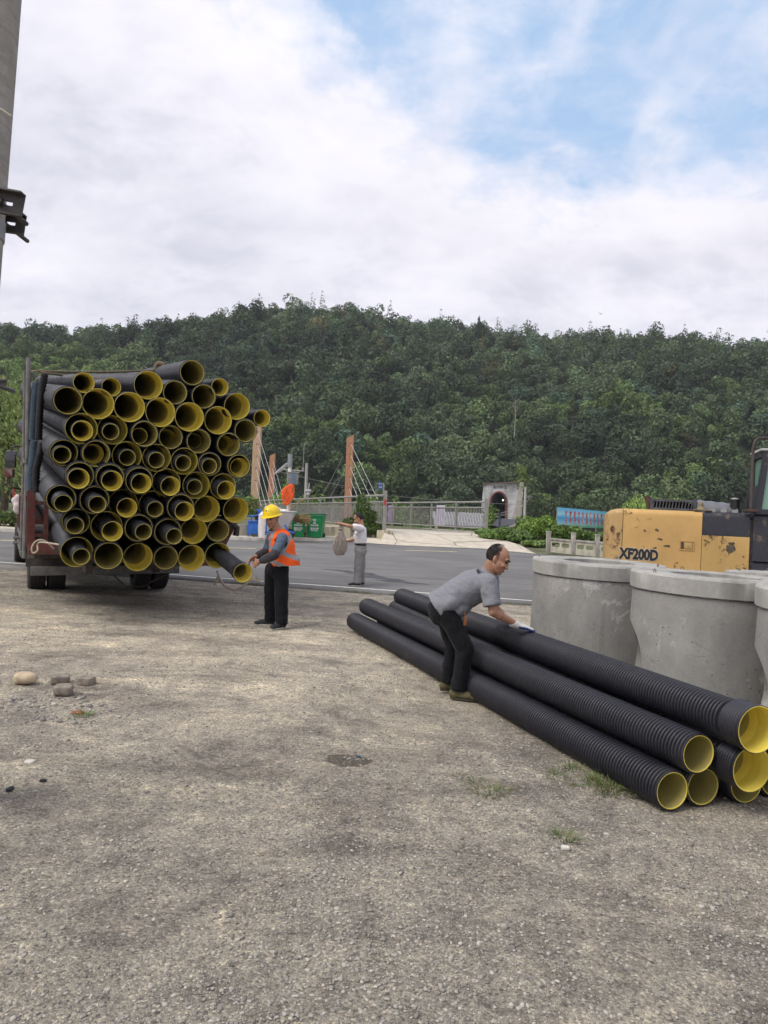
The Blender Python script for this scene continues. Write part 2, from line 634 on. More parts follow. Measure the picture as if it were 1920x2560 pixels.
def asphalt_material():
    m = M('asphalt')
    a = m.noise(0.5, 6, 0.6, 0.5)
    b = m.noise(60, 3, 0.7)
    st = m.noise(1.2, 5, 0.6, 0.4, vec=m.vec(scale=(0.3, 2.2, 1), rot=(0, 0, 0.13)))
    c = m.ramp(a, [(0.3, (0.120, 0.120, 0.121)), (0.7, (0.175, 0.174, 0.172))])
    c = m.mix(0.75, c, m.ramp(st, [(0.35, (0.78, 0.78, 0.8)), (0.68, (1.25, 1.23, 1.2))]), 'MULTIPLY')
    c = m.mix(0.8, c, m.ramp(b, [(0.3, (0.65, 0.65, 0.66)), (0.7, (1.4, 1.38, 1.34))]), 'MULTIPLY')
    dust = m.noise(0.9, 7, 0.7, 0.6, vec=m.vec(scale=(0.6, 2.0, 1), loc=(4, 3, 0)))
    c = m.mix(m.ramp(dust, [(0.58, 0.0), (0.75, 0.45)]), c, (0.36, 0.33, 0.29))
    return m.set(c, 0.85, 0, m.bump(b, 0.5, 0.006), 0.25)


def concrete_material(name, col=(0.36, 0.34, 0.30), stain=0.6, crack=False, streak=False, sc_=1.0):
    m = M(name)
    a = m.noise(2.2 * sc_, 8, 0.65, 0.4)
    b = m.noise(30 * sc_, 5, 0.7)
    c = m.ramp(a, [(0.3, tuple(x * 0.74 for x in col)), (0.52, col), (0.72, tuple(min(1, x * 1.2) for x in col))])
    c = m.mix(0.5, c, m.ramp(b, [(0.3, (0.82, 0.82, 0.82)), (0.7, (1.14, 1.14, 1.13))]), 'MULTIPLY')
    if streak:
        s_ = m.noise(1.0, 6, 0.6, 0.2, vec=m.vec(scale=(5, 5, 0.55)))
        c = m.mix(m.ramp(s_, [(0.50, 0.0), (0.66, stain)]), c, (0.06, 0.055, 0.05))
    if crack:
        v = m.voro(0.35, feature='DISTANCE_TO_EDGE', vec=m.vec(scale=(1, 0.6, 1)))
        c = m.mix(m.ramp(v, [(0.0, 0.85), (0.012, 0.0)]), c, (0.12, 0.10, 0.08))
    pits = m.voro(24 * sc_)
    pitn = m.noise(7, 3)
    pm = m.math('MULTIPLY', m.ramp(pits, [(0.0, 1.0), (0.13, 0.0)]), m.ramp(pitn, [(0.52, 0.0), (0.6, 1.0)]))
    c = m.mix(m.math('MULTIPLY', pm, 0.8), c, (0.07, 0.065, 0.06))
    n = m.bump(b, 0.25, 0.004)
    n = m.bump(m.math('SUBTRACT', 1.0, pm), 0.5, 0.004, n)
    return m.set(c, 0.9, 0, n, 0.25)


def leaf_material(name, col, tr=0.25, rough=0.6, attr=True, var=0.3):
    m = M(name)
    if attr:
        at_ = m.node('ShaderNodeAttribute')
        at_.attribute_name = 'tint'
        c = m.mix(1.0, col, at_.outputs['Color'], 'MULTIPLY')
    else:
        c = m.ramp(m.noise(3, 4), [(0.3, tuple(x * (1 - var) for x in col)), (0.7, tuple(x * (1 + var) for x in col))])
    m.set(c, rough, 0, None, 0.25)
    t = m.n.new('ShaderNodeBsdfTranslucent')
    m.t.links.new(c, t.inputs[0])
    mx = m.n.new('ShaderNodeMixShader')
    mx.inputs[0].default_value = tr
    m.t.links.new(m.b.outputs[0], mx.inputs[1])
    m.t.links.new(t.outputs[0], mx.inputs[2])
    m.t.links.new(mx.outputs[0], m.out.inputs[0])
    return m.m


_q = ong(872, 1902)
DAMP = (float(_q.x), float(_q.y))
MG = gravel_material()
MA = asphalt_material()
MC = concrete_material('pale_concrete', (0.52, 0.47, 0.385), crack=True)
MC2 = concrete_material('kerb_concrete', (0.40, 0.38, 0.34), streak=True, stain=0.35)
MWALL = concrete_material('cream_wall', (0.50, 0.45, 0.33), streak=True, stain=0.7)
MDIRT = simple('verge_soil', (0.10, 0.105, 0.055), 0.95, var=0.5, scale=2, bump=0.6, bs=12, bd=0.04)
MHILL = simple('hill_floor', (0.022, 0.034, 0.014), 0.95, var=0.5, scale=0.1, bump=0)
MWHITE = simple('road_paint_white', (0.62, 0.61, 0.57), 0.7, var=0.25, scale=9)
MYEL = simple('road_paint_yellow', (0.58, 0.48, 0.27), 0.7, var=0.25, scale=9)
BARK = simple('bark', (0.10, 0.075, 0.055), 0.9, var=0.4, scale=6, bump=0.6, bs=20, bd=0.02)
LEAF = leaf_material('leaves', (1, 1, 1), 0.2)

rs = np.random.RandomState(7)


def vnoise(x, y, seed=0, octv=4):
    """cheap smooth value noise"""
    out_ = np.zeros_like(x, dtype=float)
    amp, fr, tot = 1.0, 1.0, 0.0
    for o in range(octv):
        xi, yi = np.floor(x * fr).astype(np.int64), np.floor(y * fr).astype(np.int64)
        fx, fy = x * fr - xi, y * fr - yi
        fx, fy = fx * fx * (3 - 2 * fx), fy * fy * (3 - 2 * fy)

        def hsh(a, b):
            n = (a * 374761393 + b * 668265263 + (seed + o) * 982451653) & 0x7fffffff
            n = ((n ^ (n >> 13)) * 1274126177) & 0x7fffffff
            return ((n ^ (n >> 16)) & 0xffff) / 65535.0
        v = (hsh(xi, yi) * (1 - fx) + hsh(xi + 1, yi) * fx) * (1 - fy) + (hsh(xi, yi + 1) * (1 - fx) + hsh(xi + 1, yi + 1) * fx) * fy
        out_ += amp * v
        tot += amp
        amp *= 0.5
        fr *= 2.03
    return out_ / tot


def near_edge(x):
    return 15.55 - 0.131 * np.clip(x, -45, 30) - 0.72


# hill shape -------------------------------------------------------
RX = np.array([-900, -300, 0, 150, 300, 480, 600, 700, 870, 960, 1050, 1200, 1400, 1560, 1700, 1850, 1920, 2200, 2800], float)
RY = np.array([870, 850, 838, 842, 826, 812, 790, 780, 785, 806, 820, 834, 852, 850, 862, 872, 872, 860, 850], float)
R_AZ = (RX - 960) / 1880
R_EL = (1297 + 0.04 * (RX - 960) - RY) / 1880


def hill(x, y):
    az = x / np.maximum(y, 1)
    el = np.interp(az, R_AZ, R_EL)
    yr = 400 + 35 * np.sin(az * 5 + 1) - 60 * np.clip(az, -1, 0)
    yb = 236 + 10 * np.sin(az * 9) + 40 * np.clip(-az - 0.25, 0, 1)
    base = -1.0
    zr = 1.5 + el * yr - 7.0
    t = np.clip((y - yb) / (yr - yb), 0, 1.0)
    prof = t ** 0.92
    z = base + (zr - base) * prof
    z = z + (vnoise(x / 45, y / 60, 5, 3) - 0.5) * 26 * np.sin(np.pi * np.clip(t, 0, 1))
    z = z - np.clip((y - yr) / 300, 0, 1) * 60
    return z, t


def terrain(x, y):
    z1 = G(x, y)
    z2, t = hill(x, y)
    return np.where(y > 200, np.maximum(z2, -2.5), z1)


# one sheet of ground to the horizon
xs = np.concatenate([np.linspace(-1500, -90, 18), np.linspace(-80, -12, 24), np.arange(-11.6, 9.6, 0.13), np.linspace(10, 80, 24), np.linspace(90, 1500, 18)])
ys = np.concatenate([np.linspace(-200, -4, 10), np.arange(-2, 15.2, 0.11), np.linspace(15.4, 62, 50), np.linspace(68, 230, 20), np.linspace(236, 470, 60), np.linspace(480, 2500, 12)])
XX, YY = np.meshgrid(xs, ys)
ZZ = terrain(XX, YY)
yard = YY < near_edge(XX) - 0.1
und = (vnoise(XX * 0.7, YY * 0.7, 2, 5) - 0.5) * 0.07 + (vnoise(XX * 4, YY * 4, 9, 3) - 0.5) * 0.018
ZZ = ZZ + np.where(yard & (np.abs(XX) < 30), und * np.clip((near_edge(XX) - YY) / 1.0, 0.25, 1), 0)
under = (YY > near_edge(XX) + 0.25) & (YY < 46)
ZZ = ZZ - np.where(under, 0.09, 0)
nx, ny = len(xs), len(ys)
idx = np.arange(nx * ny).reshape(ny, nx)
Fq = np.stack([idx[:-1, :-1].ravel(), idx[:-1, 1:].ravel(), idx[1:, 1:].ravel(), idx[1:, :-1].ravel()], 1)
cy_ = 0.25 * (YY[:-1, :-1] + YY[1:, :-1] + YY[:-1, 1:] + YY[1:, 1:])
cx_ = 0.5 * (XX[:-1, :-1] + XX[:-1, 1:])
mi = np.where(cy_ > 230, 2, np.where(cy_ > near_edge(cx_) + 0.6, 1, 0)).ravel()
ground = np_mesh('ground', np.stack([XX.ravel(), YY.ravel(), ZZ.ravel()], 1), Fq, None, smooth=True, mats=[MG, MDIRT, MHILL], mi=mi)
tag(ground, kind='structure')

# far boundary of the asphalt
fp = [(-45, 29.0), (-22, 25.2)] + [tuple(ong(*p)[:2]) for p in ((50, 1334), (350, 1345), (640, 1354), (850, 1354), (1000, 1365), (1200, 1373), (1340, 1386), (1420, 1392), (1500, 1398), (1700, 1420))] + [(14, 22.5), (30, 16)]
FBX = np.array([p[0] for p in fp]); FBY = np.array([p[1] for p in fp])
print('far boundary', [(round(a, 1), round(b, 1)) for a, b in fp])


def far_edge(x): return np.interp(x, FBX, FBY)


def sheet(name, x0, x1, lo, hi, nxx, nyy, mat, lift, kind='structure', thick=None):
    gx = np.linspace(x0, x1, nxx)
    V = []
    for j in range(nyy):
        t = j / (nyy - 1)
        yv = lo(gx) * (1 - t) + hi(gx) * t
        V.append(np.stack([gx, yv, G(gx, yv) + lift], 1))
    V = np.array(V).reshape(-1, 3)
    ii = np.arange(nxx * nyy).reshape(nyy, nxx)
    Q = np.stack([ii[:-1, :-1].ravel(), ii[:-1, 1:].ravel(), ii[1:, 1:].ravel(), ii[1:, :-1].ravel()], 1)
    if thick:
        n0 = len(V)
        V = np.concatenate([V, V - np.array([0, 0, thick])])
        def skirt(a):
            return np.stack([a[:-1], a[:-1] + n0, a[1:] + n0, a[1:]], 1)
        Q = np.concatenate([Q, skirt(ii[0]), skirt(ii[-1][::-1]), skirt(ii[:, 0][::-1]), skirt(ii[:, -1])])
    o = np_mesh(name, V, Q, mat)
    return tag(o, kind=kind)


wav = lambda x: near_edge(x) + 0.10 * (vnoise(x * 1.3, x * 0, 3, 4) - 0.5) * 2
sheet('road', -45, 28, wav, far_edge, 400, 24, MA, 0.03, thick=0.12)
ln = lambda o: (lambda x: 15.55 - 0.131 * x + o)
sheet('edge_line', -45, 20, ln(-0.06), ln(0.07), 120, 3, MWHITE, 0.0345)


def stripe(name, p0, p1, w, mat):
    a, b = ong(*p0), ong(*p1)
    d = Vector((b.x - a.x, b.y - a.y, 0)).normalized()
    n = Vector((-d.y, d.x, 0)) * w / 2
    V, Q = [], []
    for k in range(9):
        p = a.lerp(b, k / 8)
        for s_ in (-1, 1):
            q = p + n * s_
            V.append((q.x, q.y, g(q.x, q.y) + 0.0345))
    for k in range(8):
        Q.append((2 * k + 1, 2 * k, 2 * k + 2, 2 * k + 3))
    tag(np_mesh(name, V, Q, mat), kind='structure')


stripe('centre_line', (-60, 1351), (72, 1356), 0.15, MYEL)
stripe('centre_line', (420, 1367), (640, 1374), 0.15, MYEL)
stripe('centre_line', (1012, 1378), (1142, 1381.5), 0.15, MYEL)
# dark dried spill on the asphalt
def blob(name, px, py, rx, ry, rot, mat, lift, seed):
    c = ong(px, py)
    r = random.Random(seed)
    V = [(c.x, c.y, g(c.x, c.y) + lift)]
    n = 40
    ph = [r.uniform(0, 6.28) for _ in range(5)]
    for k in range(n):
        a = 2 * math.pi * k / n
        s_ = 1 + 0.28 * math.sin(2 * a + ph[0]) + 0.2 * math.sin(5 * a + ph[1]) + 0.12 * math.sin(9 * a + ph[2])
        x, y = rx * s_ * math.cos(a), ry * s_ * math.sin(a)
        X = c.x + x * math.cos(rot) - y * math.sin(rot)
        Y = c.y + x * math.sin(rot) + y * math.cos(rot)
        V.append((X, Y, g(X, Y) + lift))
    Q = [(0, 1 + k, 1 + (k + 1) % n) for k in range(n)]
    return tag(np_mesh(name, V, Q, mat), kind='structure')


MSP = simple('dried_spill', (0.062, 0.064, 0.072), 0.75, var=0.4, scale=5)
blob('road_stain', 880, 1433, 0.55, 0.22, -0.5, MSP, 0.0345, 3)
blob('road_stain', 945, 1447, 0.95, 0.20, -0.62, MSP, 0.0348, 5)
blob('road_stain', 1004, 1459, 0.45, 0.16, -0.3, MSP, 0.0351, 8)

# concrete apron leading up to the bridge, raised pavement under the bins, kerbs
ax0, ax1 = float(ong(870, 1356).x), float(ong(1340, 1386).x)
def apron_hi(x):
    return np.interp(x, [ax0, 0.03, 4.9, ax1], [31, 31, 36, 31.5])
gx_ = np.linspace(ax0 - 0.2, ax1, 70)
V_ = []
for j in range(24):
    t = j / 23
    lo_ = far_edge(gx_) - 0.02; hi_ = apron_hi(gx_)
    yv = lo_ * (1 - t) + hi_ * t
    zb_ = G(gx_, lo_) + 0.035
    zt__ = np.where(gx_ < 0.03, np.minimum(G(gx_, hi_) + 0.04, 0.85), np.interp(gx_, [0.03, 4.9, ax1], [1.002, 1.002, 0.62]))
    V_.append(np.stack([gx_, yv, zb_ + (zt__ - zb_) * (t ** 1.1)], 1))
V_ = np.array(V_).reshape(-1, 3)
ii_ = np.arange(70 * 24).reshape(24, 70)
Q_ = np.stack([ii_[:-1, :-1].ravel(), ii_[:-1, 1:].ravel(), ii_[1:, 1:].ravel(), ii_[1:, :-1].ravel()], 1)
n0_ = len(V_)
V_ = np.concatenate([V_, V_ - np.array([0, 0, 0.5])])
sk_ = lambda a: np.stack([a[:-1], a[:-1] + n0_, a[1:] + n0_, a[1:]], 1)
Q_ = np.concatenate([Q_, sk_(ii_[0]), sk_(ii_[-1][::-1]), sk_(ii_[:, 0][::-1]), sk_(ii_[:, -1])])
tag(np_mesh('apron', V_, Q_, MC), kind='structure')
px0, px1 = float(ong(500, 1349).x), ax0 - 0.22
sheet('pavement', px0 - 8, px1, lambda x: far_edge(x) + 0.16, lambda x: far_edge(x) + 5.2, 40, 5, MC, 0.13, thick=0.25)
sheet('kerb', px0 - 8, px1, lambda x: far_edge(x), lambda x: far_edge(x) + 0.155, 60, 3, MC2, 0.14, thick=0.3)
sheet('kerb', -40, px0 - 8.02, lambda x: far_edge(x), lambda x: far_edge(x) + 0.30, 60, 3, MC2, 0.24, thick=0.4)

# ------------------------------------------------------------------ foliage
def blob_pts(n, lobes, rng, shell=0.75):
    """points with outward normals on a cluster of lobes [(cx,cy,cz,rx,ry,rz)]"""
    lb = np.array(lobes, float)
    w = lb[:, 3] * lb[:, 4] + lb[:, 4] * lb[:, 5]
    k = rng.choice(len(lb), n, p=w / w.sum())
    d = rng.normal(size=(n, 3))
    d /= np.linalg.norm(d, axis=1)[:, None]
    r = shell + (1 - shell) * rng.rand(n) ** 0.5 * 1.05
    p = lb[k, :3] + d * lb[k, 3:] * r[:, None]
    return p, d


def quads(P, Nn, size, rng, aspect=0.75, jit=0.8, droop=None):
    """leaf quads at P facing roughly Nn"""
    n = len(P)
    nn = Nn + rng.normal(size=(n, 3)) * jit
    nn /= np.linalg.norm(nn, axis=1)[:, None] + 1e-9
    ref = rng.normal(size=(n, 3))
    if droop is not None: ref = np.tile(np.array([0, 0, 1.0]), (n, 1)) + rng.normal(size=(n, 3)) * droop
    u = ref - nn * (ref * nn).sum(1)[:, None]
    u /= np.linalg.norm(u, axis=1)[:, None] + 1e-9
    v = np.cross(nn, u)
    sz = (size if isinstance(size, np.ndarray) else np.full(n, size)) * (0.6 + 0.8 * rng.rand(n))
    a = (u * sz[:, None]) * 0.5
    b = (v * sz[:, None]) * 0.5 * aspect
    q = np.stack([P - a - b * 0.5, P - a * 0.1 - b, P + a + b * 0.35, P + a * 0.2 + b], 1)
    return q.reshape(-1, 3)


def leaf_obj(name, Q, tint, parent=None, mat=None):
    n = len(Q) // 4
    Fq = np.arange(4 * n).reshape(n, 4)
    return np_mesh(name, Q, Fq, mat or LEAF, attr=tint, parent=parent)


def tints(base, n, rng, var=0.25, hue=0.12):
    b = np.array(base)[None, :] * (1 + rng.uniform(-var, var, (n, 1)))
    b = b * (1 + rng.uniform(-hue, hue, (n, 3)))
    t = np.concatenate([b, np.ones((n, 1))], 1)
    return np.repeat(t, 4, 0)


# ------- the wooded hillside: one mass
def crown_template(kind, rng):
    if kind == 0:      # broad
        nl = rng.randint(5, 8)
        L_ = [(0, 0, 0.55, 0.62, 0.62, 0.45)]
        for _ in range(nl):
            a = rng.uniform(0, 6.28); r = rng.uniform(0.3, 0.6)
            L_.append((r * math.cos(a), r * math.sin(a), rng.uniform(0.3, 0.95), rng.uniform(0.28, 0.46), rng.uniform(0.28, 0.46), rng.uniform(0.22, 0.36)))
    elif kind == 1:    # conifer / pointed
        L_ = []
        for k in range(7):
            t = k / 6
            L_.append((rng.uniform(-.05, .05), rng.uniform(-.05, .05), 0.1 + 1.55 * t, 0.5 * (1 - t) + 0.1, 0.5 * (1 - t) + 0.1, 0.18))
    else:              # loose, ragged top (pine)
        L_ = [(0, 0, 0.35, 0.55, 0.55, 0.40), (0, 0, 0.85, 0.40, 0.40, 0.35)]
        for k in range(9):
            a = rng.uniform(0, 6.28); r = rng.uniform(0.1, 0.5)
            L_.append((r * math.cos(a), r * math.sin(a), rng.uniform(0.3, 1.45), rng.uniform(0.18, 0.34), rng.uniform(0.18, 0.34), rng.uniform(0.12, 0.2)))
    return L_


TEMPL = []
rng = np.random.RandomState(11)
NL = 600
for kind in (0, 0, 0, 0, 0, 0, 1, 2, 2):
    P_, N_ = blob_pts(NL, crown_template(kind, rng), rng)
    TEMPL.append((P_, N_))

pts = []
for yv in np.arange(238, 452, 6.7):
    for av in np.arange(-0.68, 0.68, 7.4 / yv):
        x = (av + rng.uniform(-0.5, 0.5) * 4.8 / yv) * yv
        y = yv + rng.uniform(-2.6, 2.6)
        pts.append((x, y))
pts = np.array(pts)
hz, ht = hill(pts[:, 0], pts[:, 1])
azp = pts[:, 0] / pts[:, 1]
yrp = 400 + 35 * np.sin(azp * 5 + 1) - 60 * np.clip(azp, -1, 0)
keep = (pts[:, 1] < yrp + 14) & (ht > 0.0)
# clearing round the tunnel mouth
tp = at(1252, 1250, 238)
keep &= ~((np.abs(pts[:, 0] - tp.x) < 8) & (pts[:, 1] < 247))
pts, hz, ht, azp = pts[keep], hz[keep], ht[keep], azp[keep]
nT = len(pts)
print('forest trees', nT)
sp = vnoise(pts[:, 0] / 30 + 50, pts[:, 1] / 30, 21, 3)
lightz = np.clip((-azp - 0.30) * 9, 0, 1) * np.clip(1.4 - np.abs(ht - 0.52) * 3.6, 0, 1)   # brighter young growth on the left slope
lightz = np.maximum(lightz, np.clip((vnoise(pts[:, 0] / 26, pts[:, 1] / 18, 31, 2) - 0.60) * 5, 0, 1) * (ht < 0.6) * 0.6)
# fill the crest densely
ex = []
for av in np.concatenate([np.arange(-0.68, 0.68, 3.4 / 400), np.arange(-0.68, 0.68, 4.5 / 400), np.arange(-0.68, 0.68, 4.5 / 400)]):
    yv = 400 + 35 * np.sin(av * 5 + 1) - 60 * np.clip(av, -1, 0) + rng.uniform(-18, 26)
    ex.append((av * yv, yv))
ex = np.array(ex)
hz2, ht2 = hill(ex[:, 0], ex[:, 1])
pts = np.concatenate([pts, ex]); hz = np.concatenate([hz, hz2]); ht = np.concatenate([ht, ht2]); azp = np.concatenate([azp, ex[:, 0] / ex[:, 1]])
nT = len(pts)
sp = vnoise(pts[:, 0] / 30 + 50, pts[:, 1] / 30, 21, 3)
lightz = np.concatenate([lightz, np.zeros(len(ex))])
Qs, Ts = [], []
for i in range(nT):
    top = ht[i] > 0.82
    k = rng.choice(9, p=[.145, .145, .145, .145, .14, .14, .04, .05, .05] if not top else [.13, .13, .13, .12, .12, .12, .05, .10, .10])
    P_, N_ = TEMPL[k]
    s_ = rng.uniform(3.8, 8.2) * (1 - 0.35 * lightz[i])
    hh = s_ * rng.uniform(1.0, 1.65) * (0.88 if k >= 6 else 1)
    a = rng.uniform(0, 6.28)
    ca, sa = math.cos(a), math.sin(a)
    Rz = np.array([[ca, -sa, 0], [sa, ca, 0], [0, 0, 1]])
    n = NL
    P = (P_ @ Rz.T) * np.array([s_, s_, hh]) + np.array([pts[i, 0], pts[i, 1], hz[i] + 1.2 + rng.uniform(0, 2.2)])
    Nn = N_ @ Rz.T
    q = quads(P, Nn, (0.95 if k < 6 else 0.65) * (0.75 + 0.25 * s_ / 4), rng, jit=0.42)
    b = np.array([0.093, 0.136, 0.066])
    b = b * (1 - 0.52 * min(max((sp[i] - 0.35) * 3, 0), 1))
    b = b * rng.uniform(0.50, 1.45)
    if rng.rand() < 0.22: b = b * np.array([1.18, 1.15, 1.0])
    if rng.rand() < 0.15: b = b * np.array([0.85, 1.0, 1.25])
    if rng.rand() < 0.015 or (k >= 7 and rng.rand() < 0.05): b = b * np.array([1.7, 1.15, 1.1])
    b = b * (1 - lightz[i]) + np.array([0.165, 0.25, 0.065]) * rng.uniform(0.75, 1.2) * lightz[i]
    Qs.append(q); Ts.append(tints(b, n, rng, 0.42, 0.08))
forest = leaf_obj('forest', np.concatenate(Qs), np.concatenate(Ts))
tag(forest, 'dense dark green wood of many crowns covering the whole hillside', 'forest', kind='stuff')
del Qs, Ts


def tree(name, loc, h, r, base, label, cat='tree', group=None, lobes=None, n=900, leaf=0.35, seed=1, trunk=0.15, crown_from=0.3, kind=0, branches=5):
    """trunk with limbs + crown, root Empty at the base"""
    rg = np.random.RandomState(seed)
    root = empty(name, loc, 0, label, cat, group)
    tb = MB()
    top = h * (crown_from + 0.42)
    tb.tube([(0, 0, -0.2), (0.03 * h * rg.uniform(-1, 1), 0.02 * h, top * 0.5), (0, 0, top)], [trunk, trunk * 0.8, trunk * 0.35], 8)
    for k in range(branches):
        a = k * 2.4 + rg.uniform(0, 1)
        z0 = h * (crown_from * 0.8 + 0.07 * k)
        tb.tube([(0, 0, z0), (r * 0.35 * math.cos(a), r * 0.35 * math.sin(a), z0 + 0.12 * h), (r * 0.75 * math.cos(a), r * 0.75 * math.sin(a), z0 + 0.2 * h)], [trunk * 0.5, trunk * 0.3, trunk * 0.1], 6)
    tb.build('trunk', BARK, root)
    L_ = lobes or crown_template(kind, rg)
    P, Nn = blob_pts(n, L_, rg)
    ch = h * (1 - crown_from)
    zs = (max(l[2] + l[5] for l in L_))
    P = P * np.array([r, r, ch / zs]) + np.array([0, 0, h * crown_from])
    q = quads(P, Nn, leaf, rg)
    leaf_obj('crown', q, tints(base, n, rg, 0.30, 0.1), root)
    return root


# trees one can tell apart at the foot and on the crest of the hill
protos = []
for k in range(6):
    kind = [0, 0, 0, 2, 1, 0][k]
    t_ = tree('broadleaf_tree', (0, 0, 0), 9.5 + k * 0.5, 4.4 + 0.2 * (k % 3), [(0.05, 0.078, 0.033), (0.06, 0.088, 0.037), (0.042, 0.068, 0.033), (0.052, 0.07, 0.036), (0.04, 0.062, 0.034), (0.075, 0.108, 0.043)][k],
              'dark green tree in the front row along the foot of the wooded hill', 'tree', 'trees along the foot of the hill', n=1000, leaf=0.7, seed=50 + k, kind=kind, crown_from=0.12)
    protos.append(t_)
i = 0
rg = random.Random(4)
foot = []
for av in np.arange(-0.56, 0.60, 0.0255):
    y = 226 + rg.uniform(-7, 6)
    px = 960 + 1880 * av
    if 1165 < px < 1335: continue
    foot.append((av * y, y))
for i, (x, y) in enumerate(foot):
    o = protos[i % 6] if i < 6 else copy_tree(protos[rg.randrange(6)])
    o.location = (x, y, -2.2)
    s_ = rg.uniform(0.85, 1.3)
    o.scale = (s_, s_, s_ * rg.uniform(0.9, 1.15))
    o.rotation_euler = (0, 0, rg.uniform(0, 6.28))

def hilltree(px, py_top, y, h, **k):
    p = at(px, py_top, y)
    return (p.x, p.y, p.z - h)


tree('conifer_tree', hilltree(1198, 786, 395, 13), 13, 3.6, (0.045, 0.066, 0.036), 'dark pointed conifer standing tallest on the hill crest, right of centre', 'tree', n=1100, leaf=0.7, seed=5, kind=1, crown_from=0.1)
tree('pale_tree', hilltree(1305, 1158, 229, 10), 10, 4.2, (0.16, 0.22, 0.05), 'yellow green tree leaning over the right edge of the tunnel portal', 'tree', n=420, leaf=0.7, seed=8, kind=2, crown_from=0.2)
# a bare tree on the slope
p = at(1289, 1000, 262)
root = empty('bare_tree', (p.x, p.y, p.z - 13), 0, 'bare pale grey dead tree standing upright in the middle of the green slope', 'tree')
b = MB()
b.tube([(0, 0, 0), (0.2, 0, 8), (0, 0, 14)], [0.16, 0.11, 0.03], 7)
b.build('trunk', simple('dead_wood', (0.30, 0.28, 0.24), 0.9), root)
b = MB()
for k in range(16):
    a = k * 2.4; z0 = 7 + k * 0.4
    b.tube([(0, 0, z0), (1.6 * math.cos(a), 1.6 * math.sin(a), z0 + 1.6), (2.4 * math.cos(a + .2), 2.4 * math.sin(a + .2), z0 + 3.0)], [0.05, 0.035, 0.02], 5)
b.build('crown', simple('dead_twigs', (0.26, 0.24, 0.21), 0.9), root)


# ------- plants nearer by
def bush(name, loc, rx, ry, h, base, label, cat='bush', n=900, leaf=0.09, seed=1, group=None, lobes=None, stems=6):
    rg = np.random.RandomState(seed)
    root = empty(name, loc, 0, label, cat, group)
    if lobes is None:
        lobes = [(0, 0, 0.42, 0.55, 0.55, 0.42)]
        for _ in range(7):
            a = rg.uniform(0, 6.28); r = rg.uniform(0.25, 0.65)
            lobes.append((r * math.cos(a), r * math.sin(a), rg.uniform(0.2, 0.75), rg.uniform(0.2, 0.4), rg.uniform(0.2, 0.4), rg.uniform(0.18, 0.32)))
    P, Nn = blob_pts(n, lobes, rg, 0.6)
    zs = max(l[2] + l[5] for l in lobes)
    P = P * np.array([rx, ry, h / zs])
    P[:, 2] = np.maximum(P[:, 2], 0.02)
    leaf_obj('foliage', quads(P, Nn, leaf, rg), tints(base, n, rg, 0.35, 0.12), root)
    sb = MB()
    for k in range(stems):
        a = k * 2.4
        sb.tube([(0.1 * rx * math.cos(a), 0.1 * ry * math.sin(a), -0.05), (0.4 * rx * math.cos(a), 0.4 * ry * math.sin(a), h * 0.6)], [0.02 + 0.01 * h, 0.01], 5)
    sb.build('stem', BARK, root)
    return root


def willow(loc, h, r, base, label, seed=3, n=3200, leaf=0.16, group=None, strands=150):
    rg = np.random.RandomState(seed)
    root = empty('willow_tree', loc, 0, label, 'tree', group)
    tb = MB()
    tb.tube([(0, 0, -0.3), (0.1, 0, h * 0.3), (0, 0.1, h * 0.6)], [0.05 * h * 0.6, 0.03 * h * 0.6, 0.02 * h], 9)
    for k in range(7):
        a = k * 0.9 + rg.uniform(0, 0.5)
        tb.tube([(0, 0, h * 0.4), (r * 0.4 * math.cos(a), r * 0.4 * math.sin(a), h * 0.75), (r * 0.75 * math.cos(a), r * 0.75 * math.sin(a), h * 0.85)], [0.012 * h, 0.008 * h, 0.003 * h], 6)
    tb.build('trunk', BARK, root)
    Ps = []
    per = n // strands
    for s_ in range(strands):
        a = rg.uniform(0, 6.28)
        rr = r * rg.uniform(0.25, 1.0)
        top = h * (1.0 - 0.35 * (rr / r) ** 2) * rg.uniform(0.86, 1.0)
        ln_ = top * rg.uniform(0.35, 0.85)
        t = rg.rand(per)
        sway = rg.uniform(-0.05, 0.05, 2) * h
        x = rr * math.cos(a) * (1 + 0.12 * t) + sway[0] * t + rg.normal(size=per) * 0.03 * r
        y = rr * math.sin(a) * (1 + 0.12 * t) + sway[1] * t + rg.normal(size=per) * 0.03 * r
        Ps.append(np.stack([x, y, top - ln_ * t], 1))
    P = np.concatenate(Ps)
    P[:, 2] = np.maximum(P[:, 2], 0.1)
    Nn = P * np.array([1, 1, 0.0]); Nn /= np.linalg.norm(Nn, axis=1)[:, None] + 1e-6
    q = quads(P, Nn, leaf, rg, aspect=0.38, jit=0.6, droop=0.35)
    leaf_obj('crown', q, tints(base, len(P), rg, 0.3, 0.1), root)
    return root


def gl(px, py, y, dz=0.0):
    p = at(px, py, y)
    return (p.x, p.y, g(p.x, p.y) + dz)


